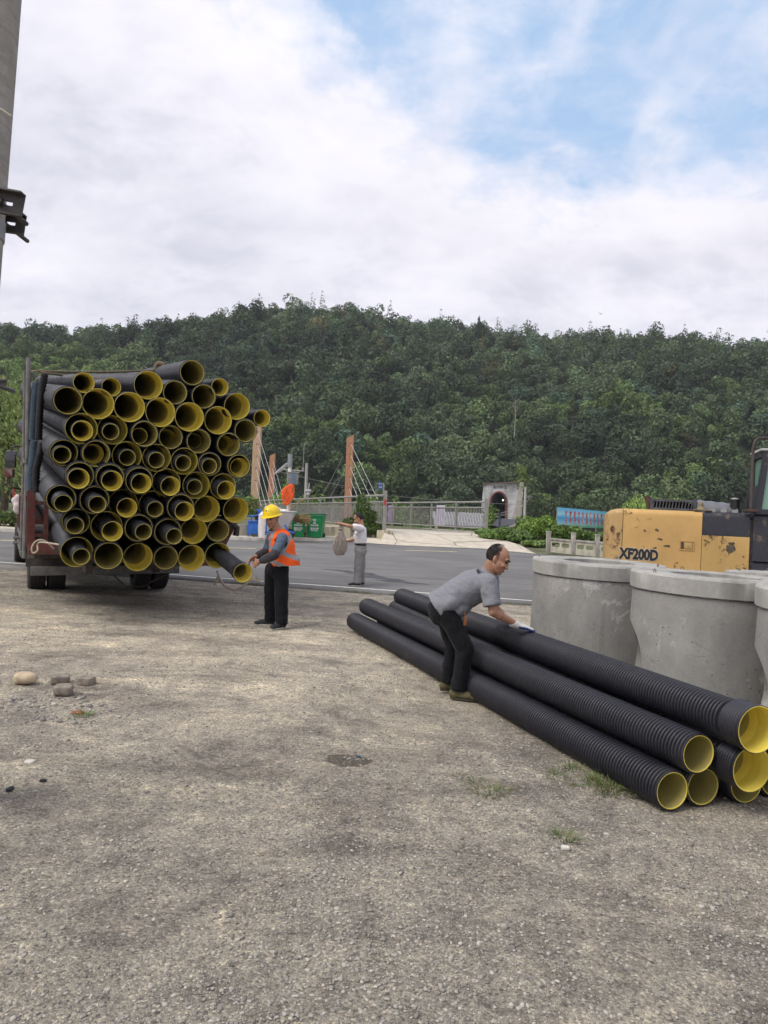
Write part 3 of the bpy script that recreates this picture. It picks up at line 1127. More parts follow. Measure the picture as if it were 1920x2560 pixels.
# left of the truck, across the road
WL = (0.20, 0.26, 0.085)
willow(gl(8, 1290, 32), 6.3, 3.4, WL, 'weeping willow with hanging light green strands, left of the truck across the road', 3, 15000, 0.19, strands=420)
willow(gl(-190, 1290, 36), 6.6, 3.6, WL, 'weeping willow just beyond the left edge of the view across the road', 4, 7000, 0.22, strands=260)
p = gl(20, 1290, 48)
tree('dark_bushy_tree', (p[0] - 1.5, p[1], -0.5), 7.4, 4.4, (0.10, 0.13, 0.06), 'olive green bushy tree rising behind the left willow', 'tree', n=3000, leaf=0.3, seed=21, crown_from=0.1)
for k, (px, h_, c_) in enumerate(((-40, 0.7, (0.10, 0.15, 0.05)), (15, 0.6, (0.11, 0.16, 0.05)), (62, 0.65, (0.13, 0.13, 0.05)), (120, 0.7, (0.10, 0.15, 0.05)))):
    bush('verge_shrub', gl(px, 1315, 26.4, 0.1), 0.95, 0.6, h_, c_, ['low green shrub at the left edge behind the far kerb', 'low shrub with reddish litter in the planting strip below the willow', 'brownish low shrub behind the kerb just left of the truck', 'low green shrub behind the kerb hidden mostly by the truck'][k], n=700, leaf=0.11, seed=60 + k)

# shrub in front of the railing, next to the man in white
bl = [(0, 0, 0.35, 0.85, 0.6, 0.35), (0.05, 0, 0.85, 0.55, 0.5, 0.45), (0.0, 0, 1.35, 0.36, 0.35, 0.4), (-0.08, 0, 1.7, 0.2, 0.2, 0.25), (-0.55, 0, 0.5, 0.4, 0.4, 0.3), (0.6, 0, 0.3, 0.4, 0.4, 0.28), (0.35, 0.1, 0.9, 0.3, 0.3, 0.3)]
bush('rounded_shrub', gl(905, 1350, 31.2, 0.1), 0.95, 0.7, 1.72, (0.085, 0.14, 0.035), 'green bushy shrub growing against the railing behind the man in white', n=4200, leaf=0.085, seed=71, lobes=bl)

# green mass right of the apron (individual bushes)
RB = [(1255, 33.5, 1.2, 1322, (0.17, 0.27, 0.075), 'light green weedy bush beside the end of the railing'),
      (1298, 33, 1.1, 1318, (0.14, 0.22, 0.07), 'low leafy bush between the railing and the spreading bush'),
      (1350, 34.5, 1.5, 1286, (0.16, 0.25, 0.05), 'broad spreading bright green bush left of the banner'),
      (1310, 35, 0.9, 1308, (0.11, 0.17, 0.045), 'dark bush on the left side of the broad spreading bush'),
      (1392, 34, 1.0, 1312, (0.12, 0.19, 0.045), 'dark green bush behind the first balustrade post'),
      (1432, 35, 1.0, 1314, (0.15, 0.23, 0.06), 'green bush growing up in front of the banner'),
      (1480, 35, 1.1, 1327, (0.12, 0.19, 0.05), 'dark leafy bush under the right half of the banner'),
      (1535, 36, 1.2, 1335, (0.12, 0.19, 0.05), 'small bush hidden next to the excavator tail'),
      (1338, 31.8, 1.0, 1350, (0.19, 0.27, 0.09), 'tall grassy weeds at the roadside under the spreading bush'),
      (1224, 46, 0.6, 1262, (0.22, 0.33, 0.09), 'pale green upright bush just behind the railing end post')]
for k, (px, y, rx, ytop, c_, lab) in enumerate(RB):
    p = at(px, ytop, y)
    zb_ = min(g(p.x, y), 1.0) - 0.1
    bush('roadside_bush', (p.x, y, zb_), rx, rx * 0.8, p.z - zb_, c_, lab, n=3200, leaf=0.12, seed=80 + k)
# bright willows behind the excavator and round shrubs beyond the railing
for k, (px, top, y, r, lab) in enumerate(((1610, 1222, 62, 2.6, 'light green willow rising behind the excavator exhaust'), (1690, 1236, 66, 2.1, 'light green willow behind the louvred engine cover'), (1745, 1240, 70, 1.5, 'small light green willow right of the other willows behind the excavator'))):
    p = at(px, top, y)
    willow((p.x, y, -2.4), p.z + 2.4, r, (0.30, 0.42, 0.11), lab, 30 + k, 7000, 0.26, strands=320)
BB = [(600, 1235, 52, 2.4, (0.12, 0.19, 0.05), 'green bush behind the tallest wooden pylon'), (700, 1200, 56, 2.0, (0.20, 0.32, 0.07), 'bright green bamboo clump beside the short wooden pylon'),
      (640, 1225, 60, 2.6, (0.10, 0.15, 0.05), 'dull green bush between the two wooden pylons'), (770, 1225, 62, 2.6, (0.14, 0.22, 0.06), 'green bush left of the camera pole beyond the railing'),
      (825, 1232, 66, 2.8, (0.16, 0.25, 0.07), 'bright green bush left of the middle pylon'), (915, 1228, 66, 2.4, (0.19, 0.29, 0.08), 'pale green bush right of the middle pylon'),
      (985, 1240, 62, 2.2, (0.15, 0.23, 0.065), 'green bush beyond the gate post of the railing'), (1060, 1250, 70, 3.0, (0.09, 0.14, 0.05), 'dark bush beyond the middle of the right railing'),
      (1130, 1252, 68, 2.6, (0.10, 0.15, 0.05), 'dark leafy bush beyond the hanging cloth'), (1190, 1255, 72, 2.8, (0.10, 0.155, 0.05), 'green bush beyond the right end of the railing'),
      (1040, 1310, 47.5, 1.6, (0.13, 0.20, 0.06), 'weedy green bush close behind the right railing'), (1120, 1322, 46.5, 1.6, (0.12, 0.19, 0.055), 'low weedy growth behind the railing below the cloth'), (1190, 1320, 46.5, 1.4, (0.13, 0.20, 0.06), 'low green weeds behind the railing near its right end')]
for k, (px, top, y, r, c_, lab) in enumerate(BB):
    p = at(px, top, y)
    zb = g(p.x, y) - 0.3
    bush('riverside_bush', (p.x, y, zb), r, r * 0.8, p.z - zb, c_, lab, n=2200, leaf=0.26 if y > 50 else 0.2, seed=100 + k)
# ------------------------------------------------------------------ materials for the objects
def plastic(name, col, rough, n_amt=0.12):
    m = M(name)
    c = m.ramp(m.noise(5, 6, 0.6), [(0.3, tuple(x * (1 - n_amt) for x in col)), (0.7, tuple(x * (1 + n_amt) for x in col))])
    dust = m.noise(2.0, 7, 0.7, 0.3)
    c = m.mix(m.ramp(dust, [(0.55, 0.0), (0.82, 0.22)]), c, (0.16, 0.15, 0.13))
    r = m.ramp(m.noise(9, 4), [(0.3, rough - 0.07), (0.7, rough + 0.1)])
    return m.set(c, r, 0, None, 0.5)


BLACK = plastic('black_polyethylene', (0.016, 0.016, 0.022), 0.42)
YEL = plastic('yellow_socket_lining', (0.80, 0.655, 0.11), 0.5)
YEL_SHADE = plastic('shade_darkened_yellow_bore', (0.40, 0.34, 0.11), 0.55)  # lining yellow darkened: the shade inside the pipe is put into its colour
STEEL = simple('galvanised_steel', (0.30, 0.29, 0.27), 0.5, 0.35, var=0.2, scale=4, bump=0.05)
DKSTEEL = simple('dark_rusty_steel', (0.075, 0.062, 0.055), 0.7, 0.3, var=0.45, scale=5)
GREYSTEEL = simple('worn_grey_steel', (0.17, 0.165, 0.155), 0.65, 0.3, var=0.3, scale=7)
RUBBER = simple('tyre_rubber', (0.028, 0.026, 0.025), 0.8, var=0.4, scale=8, bump=0.3)
REDP = M('faded_red_paint')
_c = REDP.ramp(REDP.noise(3, 7, 0.7), [(0.35, (0.085, 0.026, 0.022)), (0.6, (0.19, 0.042, 0.034))])
_c = REDP.mix(REDP.ramp(REDP.noise(6, 6, 0.7), [(0.50, 0.0), (0.60, 0.85)]), _c, (0.085, 0.068, 0.058))
REDP = REDP.set(_c, 0.6, 0, None, 0.4)
ROPE = simple('hemp_rope', (0.42, 0.36, 0.28), 0.95, var=0.3, scale=40, bump=0.6, bs=200)
BROWNROPE = simple('brown_rope', (0.16, 0.125, 0.085), 0.95, var=0.3, scale=40)
BLUEW = simple('blue_webbing', (0.055, 0.085, 0.115), 0.8, var=0.3, scale=30)
WPLAST = simple('white_plastic_film', (0.62, 0.56, 0.56), 0.4, var=0.15)
GLASSD = simple('dark_glass', (0.02, 0.022, 0.025), 0.12, 0, var=0.1, bump=0, spec=0.8)
TIMBER = M('pylon_timber')
_w = TIMBER.noise(3, 7, 0.65, 0.5, vec=TIMBER.vec(scale=(6, 6, 0.5)))
TIMBER = TIMBER.set(TIMBER.ramp(_w, [(0.3, (0.34, 0.155, 0.085)), (0.7, (0.50, 0.27, 0.16))]), 0.75, 0, None, 0.3)
TIMBER2 = M('weathered_timber')
_w = TIMBER2.noise(3, 7, 0.65, 0.5, vec=TIMBER2.vec(scale=(6, 6, 0.5)))
TIMBER2 = TIMBER2.set(TIMBER2.ramp(_w, [(0.3, (0.40, 0.25, 0.16)), (0.7, (0.58, 0.42, 0.28))]), 0.75, 0, None, 0.3)


# ------------------------------------------------------------------ corrugated pipes
def rib_profile(r, amp, pitch, h0, h1):
    pr = []
    n = int((h1 - h0) / pitch)
    for k in range(n):
        h = h0 + k * pitch
        for t, a in ((0.0, -1), (0.24, -1), (0.36, 0.75), (0.45, 1), (0.66, 1), (0.75, 0.75), (0.86, -1)):
            pr.append((r + amp * a, h + t * pitch))
    pr.append((r - amp, h1))
    return pr


def pipe_meshes(tagname, bore, body, bell_in, bell_out, bell_len, L_, amp, pitch, bell, seg=44):
    """returns (outer mesh, lining mesh); near end at 0, axis +Y"""
    o = []
    if bell:
        o += [(bell_in + 0.004, 0.0), (bell_out, 0.004)]
        k = int(bell_len * 0.8 / 0.018)
        for i in range(k):
            h = 0.02 + i * 0.018
            o += [(bell_out - 0.002, h), (bell_out - 0.0045, h + 0.006), (bell_out - 0.0045, h + 0.011), (bell_out - 0.002, h + 0.016)]
        o += [(bell_out - 0.002, bell_len * 0.86), (body - amp, bell_len * 1.02)]
        o += rib_profile(body - amp, amp, pitch, bell_len * 1.02 + 0.01, L_ - 0.03)
    else:
        o += [(bore + 0.0035, 0.0), (body - 0.012, 0.0), (body - 0.001, 0.008)]
        o += rib_profile(body - amp, amp, pitch, 0.012, L_ - 0.03)
    o += [(body - 0.004, L_), (bore + 0.0035, L_)]
    mo = MB().lathe([(r, h) for r, h in o], seg, 'Y')
    mo.f = [f[::-1] for f in mo.f]
    a = mo.build('outer_wall', BLACK, None, smooth=50)
    if bell:
        i_ = [(bell_in + 0.004, 0.0), (bell_in, 0.0), (bell_in - 0.003, 0.03)]
        for q in range(5):
            h = 0.05 + q * (bell_len - 0.1) / 5
            i_ += [(bell_in - 0.003, h), (bell_in - 0.005, h + 0.008), (bell_in - 0.003, h + 0.016)]
        i_ += [(bell_in - 0.005, bell_len - 0.04), (bore, bell_len), (bore, bell_len + 1.2), (bore, L_)]
    else:
        i_ = [(bore + 0.0035, 0.0), (bore, 0.0), (bore, 0.006), (bore, 0.6), (bore, 2.0), (bore, L_)]
    ml = MB().lathe(i_, seg, 'Y')
    # patches of dirt are in the material; both sides render
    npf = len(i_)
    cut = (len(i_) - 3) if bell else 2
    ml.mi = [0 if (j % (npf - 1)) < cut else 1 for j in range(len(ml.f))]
    b = ml.build('inner_lining', [YEL, YEL_SHADE], None, smooth=50)
    return a, b


LP = 6.25
PT = {
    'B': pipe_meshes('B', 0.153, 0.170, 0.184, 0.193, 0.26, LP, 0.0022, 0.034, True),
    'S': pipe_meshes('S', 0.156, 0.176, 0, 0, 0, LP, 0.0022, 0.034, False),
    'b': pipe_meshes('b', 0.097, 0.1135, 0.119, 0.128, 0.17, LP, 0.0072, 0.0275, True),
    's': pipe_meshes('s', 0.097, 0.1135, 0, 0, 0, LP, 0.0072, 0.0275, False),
}
RB_ = {'B': (0.184, 0.193), 'S': (0.158, 0.18), 'b': (0.119, 0.128), 's': (0.098, 0.1125)}
used = set()


def pipe(kind, near, axis, label, group, name='drainage_pipe', scale=1.0, spin=0.0):
    root = empty(name, near, 0, label, 'pipe', group)
    q = Vector((0, 1, 0)).rotation_difference(Vector(axis).normalized())
    root.rotation_mode = 'QUATERNION'
    root.rotation_quaternion = q @ Quaternion((0, 1, 0), spin)
    root.scale = (scale, 1, scale)
    for src in PT[kind]:
        if (kind, src.name) not in used and src.parent is None:
            c = src
            used.add((kind, src.name))
        else:
            c = src.copy(); COL.objects.link(c)
        c.parent = root
    return root


# the load on the truck: rows read from the top; (x, y, r, kind, [inner x, y, r, kind]) in the enlarged view's units
ROWS = [
    [(497, 277, 62, 'b'), (660, 303, 57, 'b'), (880, 292, 85, 'B'), (1038, 335, 68, 'S'), (1140, 217, 72, 'S'), (1208, 358, 70, 'S'), (1303, 303, 52, 'b'), (1405, 418, 80, 'B'), (1553, 487, 52, 'b')],
    [(403, 383, 80, 'S'), (582, 402, 92, 'B'), (768, 421, 90, 'B'), (951, 452, 88, 'B'), (1123, 480, 87, 'B'), (1293, 500, 84, 'B'), (1456, 562, 66, 'S')],
    [(482, 549, 93, 'B', 487, 558, 63, 'b'), (666, 557, 87, 'B', 655, 565, 48, 's'), (857, 580, 75, 'S', 825, 592, 47, 's'), (1012, 600, 68, 'S', 990, 605, 45, 'b'), (1178, 624, 70, 'S', 1150, 622, 40, 's'), (1355, 643, 68, 'S', 1332, 640, 45, 'b')],
    [(378, 692, 78, 'S', 368, 700, 55, 's'), (570, 698, 78, 'S', 555, 695, 60, 'b'), (752, 710, 87, 'B', 753, 722, 50, 's'), (928, 722, 84, 'B', 925, 738, 48, 's'), (1092, 742, 78, 'B', 1087, 752, 48, 's'), (1242, 760, 68, 'S', 1242, 772, 48, 's'), (1415, 771, 68, 'S', 1415, 778, 52, 'b')],
    [(472, 828, 80, 'S', 467, 842, 66, 'b'), (652, 840, 80, 'S', 667, 855, 62, 'b'), (825, 857, 78, 'S', 837, 872, 61, 'b'), (985, 868, 85, 'B', 1011, 890, 57, 'b'), (1163, 885, 82, 'B', 1152, 895, 48, 's'), (1322, 892, 75, 'B', 1341, 913, 56, 'b')],
    [(363, 965, 82, 'S', 375, 990, 57, 's'), (560, 972, 82, 'S', 575, 998, 52, 's'), (730, 990, 85, 'B', 752, 1018, 62, 'b'), (907, 1000, 85, 'B', 918, 1025, 52, 's'), (1070, 1015, 82, 'S', 1092, 1040, 61, 'b'), (1225, 1025, 80, 'B'), (1398, 1032, 78, 'B')],
    [(450, 1100, 78, 'S', 448, 1120, 57, 's'), (632, 1128, 92, 'B', 664, 1160, 64, 'b'), (822, 1138, 85, 'S', 855, 1152, 52, 's'), (995, 1160, 88, 'S', 1030, 1190, 52, 's'), (1148, 1155, 80, 'B'), (1293, 1153, 66, 'S')],
    [(455, 1280, 93, 'B', 490, 1302, 57, 's'), (643, 1303, 82, 'S'), (818, 1310, 86, 'B'), (983, 1315, 70, 'S'), (1135, 1315, 80, 'B'), (1290, 1300, 76, 'B')],
]
ROWN = ['top row', 'second row', 'third row', 'fourth row', 'fifth row', 'sixth row', 'seventh row', 'bottom row']
ORD = ['leftmost', 'second', 'third', 'fourth', 'fifth', 'sixth', 'seventh', 'eighth', 'ninth']
AX = (at(-75, 953, 1) - CAM).normalized()      # common direction of the load (its vanishing point)
ZS = 1659 / 700.0
P0 = at(582 / ZS, 840 + 402 / ZS, 9.25)
KP = (P0 - CAM).dot(AX)
e1 = AX.cross(Vector((0, 0, 1))).normalized()
e2 = e1.cross(AX).normalized()
LOOK = {'B': 'wide yellow rimmed', 'S': 'wide black rimmed', 'b': 'narrow yellow rimmed', 's': 'narrow black rimmed'}
rg = random.Random(12)
for ri, row in enumerate(ROWS):
    for ci, e in enumerate(row):
        px, py, k = e[0] / ZS, 840 + e[1] / ZS, e[3]
        d = ray(px, py)
        t = KP / d.dot(AX)
        # protrusion from the apparent size
        vis = e[2] / ZS
        rv = RB_[k][1] if k in 'Bb' else RB_[k][0] + 0.004
        tt = rv * F / vis
        t2 = t + max(-0.35, min(0.25, (tt - t))) * (0.35 if ri else 0.6)
        near = CAM + d * t2
        sc_ = max(0.94, min(1.06, (vis * t2 / F) / rv))
        ax = (AX + e1 * rg.uniform(-0.006, 0.006) + e2 * rg.uniform(-0.006, 0.006)).normalized()
        if ri == 0:
            if ci == 4: ax = (AX + e2 * -0.03 + e1 * 0.0).normalized()
            if ci in (8, 6): ax = (AX + e1 * 0.02).normalized()
        lastc = ci == len(row) - 1
        pos = ('rightmost' if lastc and ci > 1 else ORD[ci])
        lab = f"{LOOK[k]} pipe, {pos}{' from left' if pos not in ('rightmost', 'leftmost') else ''} in the load's {ROWN[ri]}"
        pipe(k, near, ax, lab, 'pipes stacked on the truck', scale=sc_, spin=rg.uniform(0, 6))
        if len(e) > 4:
            qx, qy, k2 = e[4] / ZS, 840 + e[5] / ZS, e[7]
            vis2 = e[6] / ZS
            r2 = RB_[k2][1] if k2 == 'b' else RB_[k2][0] + 0.003
            best = None
            dmax = 0.155 - 0.1125 if k2 == 's' else 0.155 - 0.1125
            for p_ in np.arange(-1.1, 1.45, 0.03):
                for dxx in (-0.03, 0, 0.03):
                    for dzz in (-0.040, -0.02):
                        w = near - ax * p_ + e1 * dxx + e2 * dzz
                        u, v = proj(w)
                        dep = (w - CAM).length
                        rr = r2 * F / dep
                        if k2 == 'b' and -0.02 < p_ < 0.16: pass
                        sc = (u - qx) ** 2 + (v - qy) ** 2 + 2.0 * (rr - vis2) ** 2
                        if best is None or sc < best[0]: best = (sc, w, p_)
            what = 'sticking out of' if best[2] > 0.05 else 'set back inside'
            lab2 = f"{LOOK[k2]} pipe {what} the {pos} pipe{'' if pos in ('rightmost', 'leftmost') else ' from left'}, load's {ROWN[ri]}"
            pipe(k2, best[1], ax, lab2, 'narrow pipes nested in the load', name='nested_pipe', spin=rg.uniform(0, 6))
# the pipe being drawn out by the man in the vest
hn = at(1440 / ZS, 840 + 1405 / ZS, 9.72)
hf = at(1262 / ZS, 840 + 1262 / ZS, 11.1)
hax = (hf - hn).normalized()
pipe('b', hn, hax, 'ribbed yellow rimmed pipe pulled halfway out of the load by the vested man', 'narrow pipes nested in the load', name='nested_pipe')

# ---- the pile on the ground
pile = [  # near px, near z ; far px, far z ; kind ; label
    ((1681, 1977), 0.085, (886, 1552), 0.125, 's', 'ribbed black pipe lying on the ground nearest the camera, leftmost of the pile'),
    ((1747, 1885), 0.295, (908, 1512), 0.325, 's', 'ribbed black pipe resting on the two leftmost pipes of the ground pile'),
    ((1758, 1967), 0.082, (943, 1543), 0.12, 's', 'bottom pipe of the ground pile with a round grey sticker inside its mouth'),
    ((1880, 1923), 0.236, (978, 1516), 0.315, 'b', 'ribbed pipe with a wide yellow socket mouth, just below the topmost pipe of the pile'),
    ((1866, 1962), 0.078, (1010, 1533), 0.11, 's', 'bottom ribbed pipe half hidden under the lower yellow socket'),
    ((1940, 1948), 0.070, (1065, 1533), 0.11, 's', 'rightmost bottom pipe of the pile, cut by the right edge of the view'),
    ((1895, 1824), 0.480, (1004, 1492), 0.48, 'b', 'topmost ribbed pipe with smooth grey socket end, the one the bending man holds'),
    ((1990, 1900), 0.265, (1040, 1507), 0.30, 's', 'ribbed pipe in the second layer on the side towards the concrete rings'),
]
PILE = []
for (n_, zn, f_, zf, k, lab) in pile:
    a = onz(*n_, zn)
    b = onz(*f_, zf)
    ax = (b - a).normalized()
    o = pipe(k, a, ax, lab, 'pipes piled on the ground', name='ribbed_pipe', spin=rg.uniform(0, 6))
    PILE.append((a, a + ax * LP, o))
    print('pile', [round(v, 2) for v in a], [round(v, 2) for v in b], round((b - a).length, 2))
# sticker inside the bottom pipe
a, b, o = PILE[2]
st = MB(); 
ang0 = math.radians(38)
vs = [(0.0965 * math.cos(ang0) , 0.10, 0.0965 * math.sin(ang0))]
for k in range(20):
    t = 2 * math.pi * k / 20
    an = ang0 + 0.19 * math.cos(t)
    vs.append((0.0962 * math.cos(an), 0.10 + 0.045 * math.sin(t), 0.0962 * math.sin(an)))
st.add(vs, [(0, 1 + k, 1 + (k + 1) % 20) for k in range(20)])
o.rotation_quaternion = Vector((0, 1, 0)).rotation_difference((b - a).normalized())
sob = st.build('sticker', simple('grey_sticker', (0.25, 0.27, 0.25), 0.5, var=0.4, scale=60), o)
tag(sob, 'round grey printed sticker')

# ------------------------------------------------------------------ truck
TH = R_(27)
TR = empty('flatbed_truck', (-4.83, 12.95, g(-4.83, 12.95)), TH, 'old red flatbed truck seen from behind, loaded high with black pipes', 'truck')
TR.rotation_euler = (R_(1.2), R_(-1.2), TH)
bpy.context.view_layer.update()
TM = TR.matrix_basis.copy()
TI = TM.inverted()


def tl(px, py, y): return TI @ at(px, py, y)


b = MB().box((0.05, 1.1, 0.86), (2.35, 6.6, 0.10)).box((-0.45, 1.4, 0.66), (0.09, 8.2, 0.2)).box((0.45, 1.4, 0.66), (0.09, 8.2, 0.2))
for k in range(6): b.box((0, -1.6 + k * 1.2, 0.74), (2.2, 0.08, 0.12))
b.build('chassis', DKSTEEL, TR)
# rear beam of the bed
b = MB().box((-0.02, -2.22, 0.86), (2.36, 0.10, 0.15), bev=0.01)
b.build('rear_beam', REDP, TR)
# left side boards (closed)
for k in range(4):
    y0 = -2.15 + k * 1.45
    b = MB().box((-1.19, y0 + 0.70, 1.25), (0.045, 1.38, 0.66), bev=0.006)
    for j in range(5): b.box((-1.225, y0 + 0.12 + j * 0.29, 1.25), (0.03, 0.05, 0.64))
    b.box((-1.225, y0 + 0.70, 1.57), (0.035, 1.40, 0.05))
    b.build('side_board', REDP, TR)
# corner uprights at the rear left
b = MB().box((-1.17, -2.19, 1.28), (0.10, 0.08, 0.80)).box((-0.98, -2.20, 1.24), (0.06, 0.05, 0.66)).box((-1.07, -2.20, 1.50), (0.2, 0.03, 0.05)).box((-1.07, -2.20, 1.05), (0.2, 0.03, 0.05))
b.build('corner_post', REDP, TR)
# stakes
for i, (lx, ly, r0) in enumerate(((-1.24, -2.06, 0.034), (-1.25, -0.75, 0.03))):
    b = MB()
    b.tube([(lx, ly, 0.72), (lx + 0.012, ly, 2.0), (lx + 0.0, ly, 3.52 - 0.02 * i)], r0, 10)
    b.tube([(lx, ly, 2.05), (lx, ly, 2.12)], r0 * 1.25, 10)
    b.build('stake', GREYSTEEL, TR)
# right side boards hanging open outwards
for k in range(2):
    y0 = -1.75 + k * 2.0
    b = MB()
    p0, p1 = Vector((1.50, y0, 0.62)), Vector((1.84, y0, 1.30))
    n = Vector((0.04, 0, -0.02))
    b.prism([p0, p1, p1 + Vector((0, 1.9, 0)), p0 + Vector((0, 1.9, 0))], n)
    b.bar(p0 + Vector((0, -0.03, 0)), p1 + Vector((0, -0.03, 0)), 0.10, 0.06, (0, 1, 0))
    b.bar(p1 + Vector((-0.03, 0, 0)), p1 + Vector((-0.03, 1.9, 0)), 0.05, 0.05)
    for j in range(4): b.bar(p0 + Vector((0.05, 0.3 + j * 0.42, 0)), p1 + Vector((0.05, 0.3 + j * 0.42, 0)), 0.04, 0.03, (0, 1, 0))
    b.build('open_side_board', REDP, TR)
b = MB().bar((0.95, -1.95, 0.78), (1.78, -1.92, 1.22), 0.06, 0.08)
b.tube([(1.70, -1.9, 1.28), (1.82, -1.95, 1.16), (1.80, -1.95, 1.04)], 0.05, 8)
b.build('strut', DKSTEEL, TR)
b = MB().bar((0.35, -2.0, 0.60), (1.52, -2.0, 0.60), 0.06, 0.05).box((1.50, -2.0, 0.66), (0.10, 0.12, 0.16))
b.build('lower_rail', REDP, TR)
# headboard
b = MB()
for k in range(5): b.box((-1.1 + 0.55 * k, 4.3, 1.75), (0.06, 0.06, 1.7))
for k in range(4): b.box((0, 4.3, 1.1 + 0.45 * k), (2.3, 0.05, 0.06))
b.build('headboard', DKSTEEL, TR)
# underride bar
b = MB().box((-0.03, -1.25, 0.455), (2.20, 0.07, 0.135), bev=0.008)
b.box((-0.45, -1.22, 0.60), (0.08, 0.06, 0.3)).box((0.45, -1.22, 0.60), (0.08, 0.06, 0.3))
b.tube([(1.0, -1.29, 0.455), (1.0, -1.30, 0.455)], 0.015, 8)
b.build('rear_bumper', GREYSTEEL, TR)


def wheel(x, y, r, w, parent):
    c = empty('wheel', (0, 0, 0)); c.parent = parent
    c.location = (x, y, r - 0.02)
    pr = [(r * 0.58, -w / 2), (r * 0.90, -w / 2), (r * 0.97, -w * 0.42), (r, -w * 0.32)]
    for j in range(5):
        h = -w * 0.30 + j * w * 0.14
        pr += [(r, h), (r - 0.012, h + 0.005), (r - 0.012, h + 0.015), (r, h + 0.02)]
    pr += [(r, w * 0.34), (r * 0.97, w * 0.42), (r * 0.90, w / 2), (r * 0.58, w / 2)]
    MB().lathe(pr, 40, 'X').build('tyre', RUBBER, c, smooth=30)
    MB().lathe([(r * 0.58, -w / 2), (r * 0.56, -w * 0.3), (r * 0.3, -w * 0.2), (r * 0.28, -w * 0.35), (0.02, -w * 0.35)], 24, 'X').lathe([(0.02, w * 0.2), (r * 0.3, w * 0.2), (r * 0.56, w * 0.3), (r * 0.58, w / 2)], 24, 'X').build('rim', DKSTEEL, c)


for x in (-1.0, -0.70, 0.66, 0.96): wheel(x, 0, 0.47, 0.26, TR)
for x in (-1.12, 0.92): wheel(x, 5.3, 0.46, 0.26, TR)
b = MB().tube([(-0.9, 0, 0.45), (0.9, 0, 0.45)], 0.07, 10)
b.ell((0, 0, 0.45), (0.2, 0.2, 0.2))
b.build('axle', DKSTEEL, TR)
# mudguards and cable loop
for x in (-0.85, 0.81):
    b = MB()
    pts = []
    for k in range(9):
        a = math.pi * k / 8
        pts.append((x, 0.62 * math.cos(a), 0.46 + 0.58 * math.sin(a) * 0.55))
    for k in range(8): b.bar(pts[k], pts[k + 1], 0.66, 0.012)
    b.build('mudguard', DKSTEEL, TR)
b = MB().tube([(0.05, -1.2, 0.38), (0.25, -1.22, 0.18), (0.5, -1.22, 0.17), (0.75, -1.2, 0.30), (0.9, -1.2, 0.36)], 0.012, 6)
b.build('hanging_cable', DKSTEEL, TR)
# side guard rails on the left
b = MB().bar((-1.2, 1.2, 0.78), (-1.2, 4.6, 0.80), 0.03, 0.09).bar((-1.2, 1.2, 0.50), (-1.2, 4.6, 0.52), 0.03, 0.09)
for k in range(4): b.tube([(-1.3, 3.6 + 0.12 * k, 0.66 - 0.12 * (k % 2)), (-1.2, 3.6 + 0.12 * k, 0.66 - 0.12 * (k % 2))], 0.03, 6)
b.build('side_guard', GREYSTEEL, TR)
# cab
cb = MB().box((0, 5.45, 1.30), (2.05, 1.7, 1.1), bev=0.10).box((0, 5.35, 2.05), (1.9, 1.4, 0.75), bev=0.14)
cabo = cb.build('cab', REDP, TR)
MB().box((0, 4.655, 2.05), (1.2, 0.02, 0.4), bev=0.005).build('window', GLASSD, cabo)
MB().box((-0.962, 5.45, 2.05), (0.02, 0.9, 0.42), bev=0.005).build('window', GLASSD, cabo)
MB().box((-1.035, 5.45, 1.30), (0.02, 0.05, 0.9), bev=0.004).build('door', REDP, cabo)
# mirrors
ma, mb_, mc = tl(27, 1148, 16.6), tl(22, 1182, 16.6), tl(60, 1117, 16.8)
RB3 = Matrix.Rotation(-TH, 3, 'Z')
b = MB().tube([mc, tl(38, 1115, 16.7), tl(29, 1119, 16.6), tl(28, 1130, 16.6)], 0.022, 8)
b.tube([tl(22, 1192, 16.6), tl(23, 1208, 16.6), tl(30, 1219, 16.6), tl(52, 1223, 16.8)], 0.022, 8)
mo = b.build('mirror_arm', DKSTEEL, TR)
MB().box(ma, (0.23, 0.10, 0.38), bev=0.04, rot=RB3).build('mirror', GLASSD, TR)
mm = MB().box(mb_, (0.23, 0.09, 0.20), bev=0.035, rot=RB3).build('lower_mirror', REDP, TR)
c0 = mb_ + RB3 @ Vector((0.03, -0.052, 0.03))
MB().prism([c0 + RB3 @ Vector((-0.10, 0, 0.055)), c0 + RB3 @ Vector((0.07, 0, 0.055)), c0 + RB3 @ Vector((0.07, 0, -0.10))], RB3 @ Vector((0, -0.004, 0))).build('grey_reflector', GREYSTEEL, mm)

# ropes, straps and sleeves on the load
def rope(name, pts, r, mat, label, seg=7, cat='rope', group=None):
    b = MB()
    # catmull-rom
    P = [Vector(p) for p in pts]
    out_ = []
    for i in range(len(P) - 1):
        p0, p1, p2, p3 = P[max(i - 1, 0)], P[i], P[i + 1], P[min(i + 2, len(P) - 1)]
        for k in range(6):
            t = k / 6
            out_.append(0.5 * ((2 * p1) + (-p0 + p2) * t + (2 * p0 - 5 * p1 + 4 * p2 - p3) * t * t + (-p0 + 3 * p1 - 3 * p2 + p3) * t ** 3))
    out_.append(P[-1])
    b.tube(out_, r, seg)
    o = b.build(name, mat, None)
    if label: tag(o, label, cat, group)
    return o


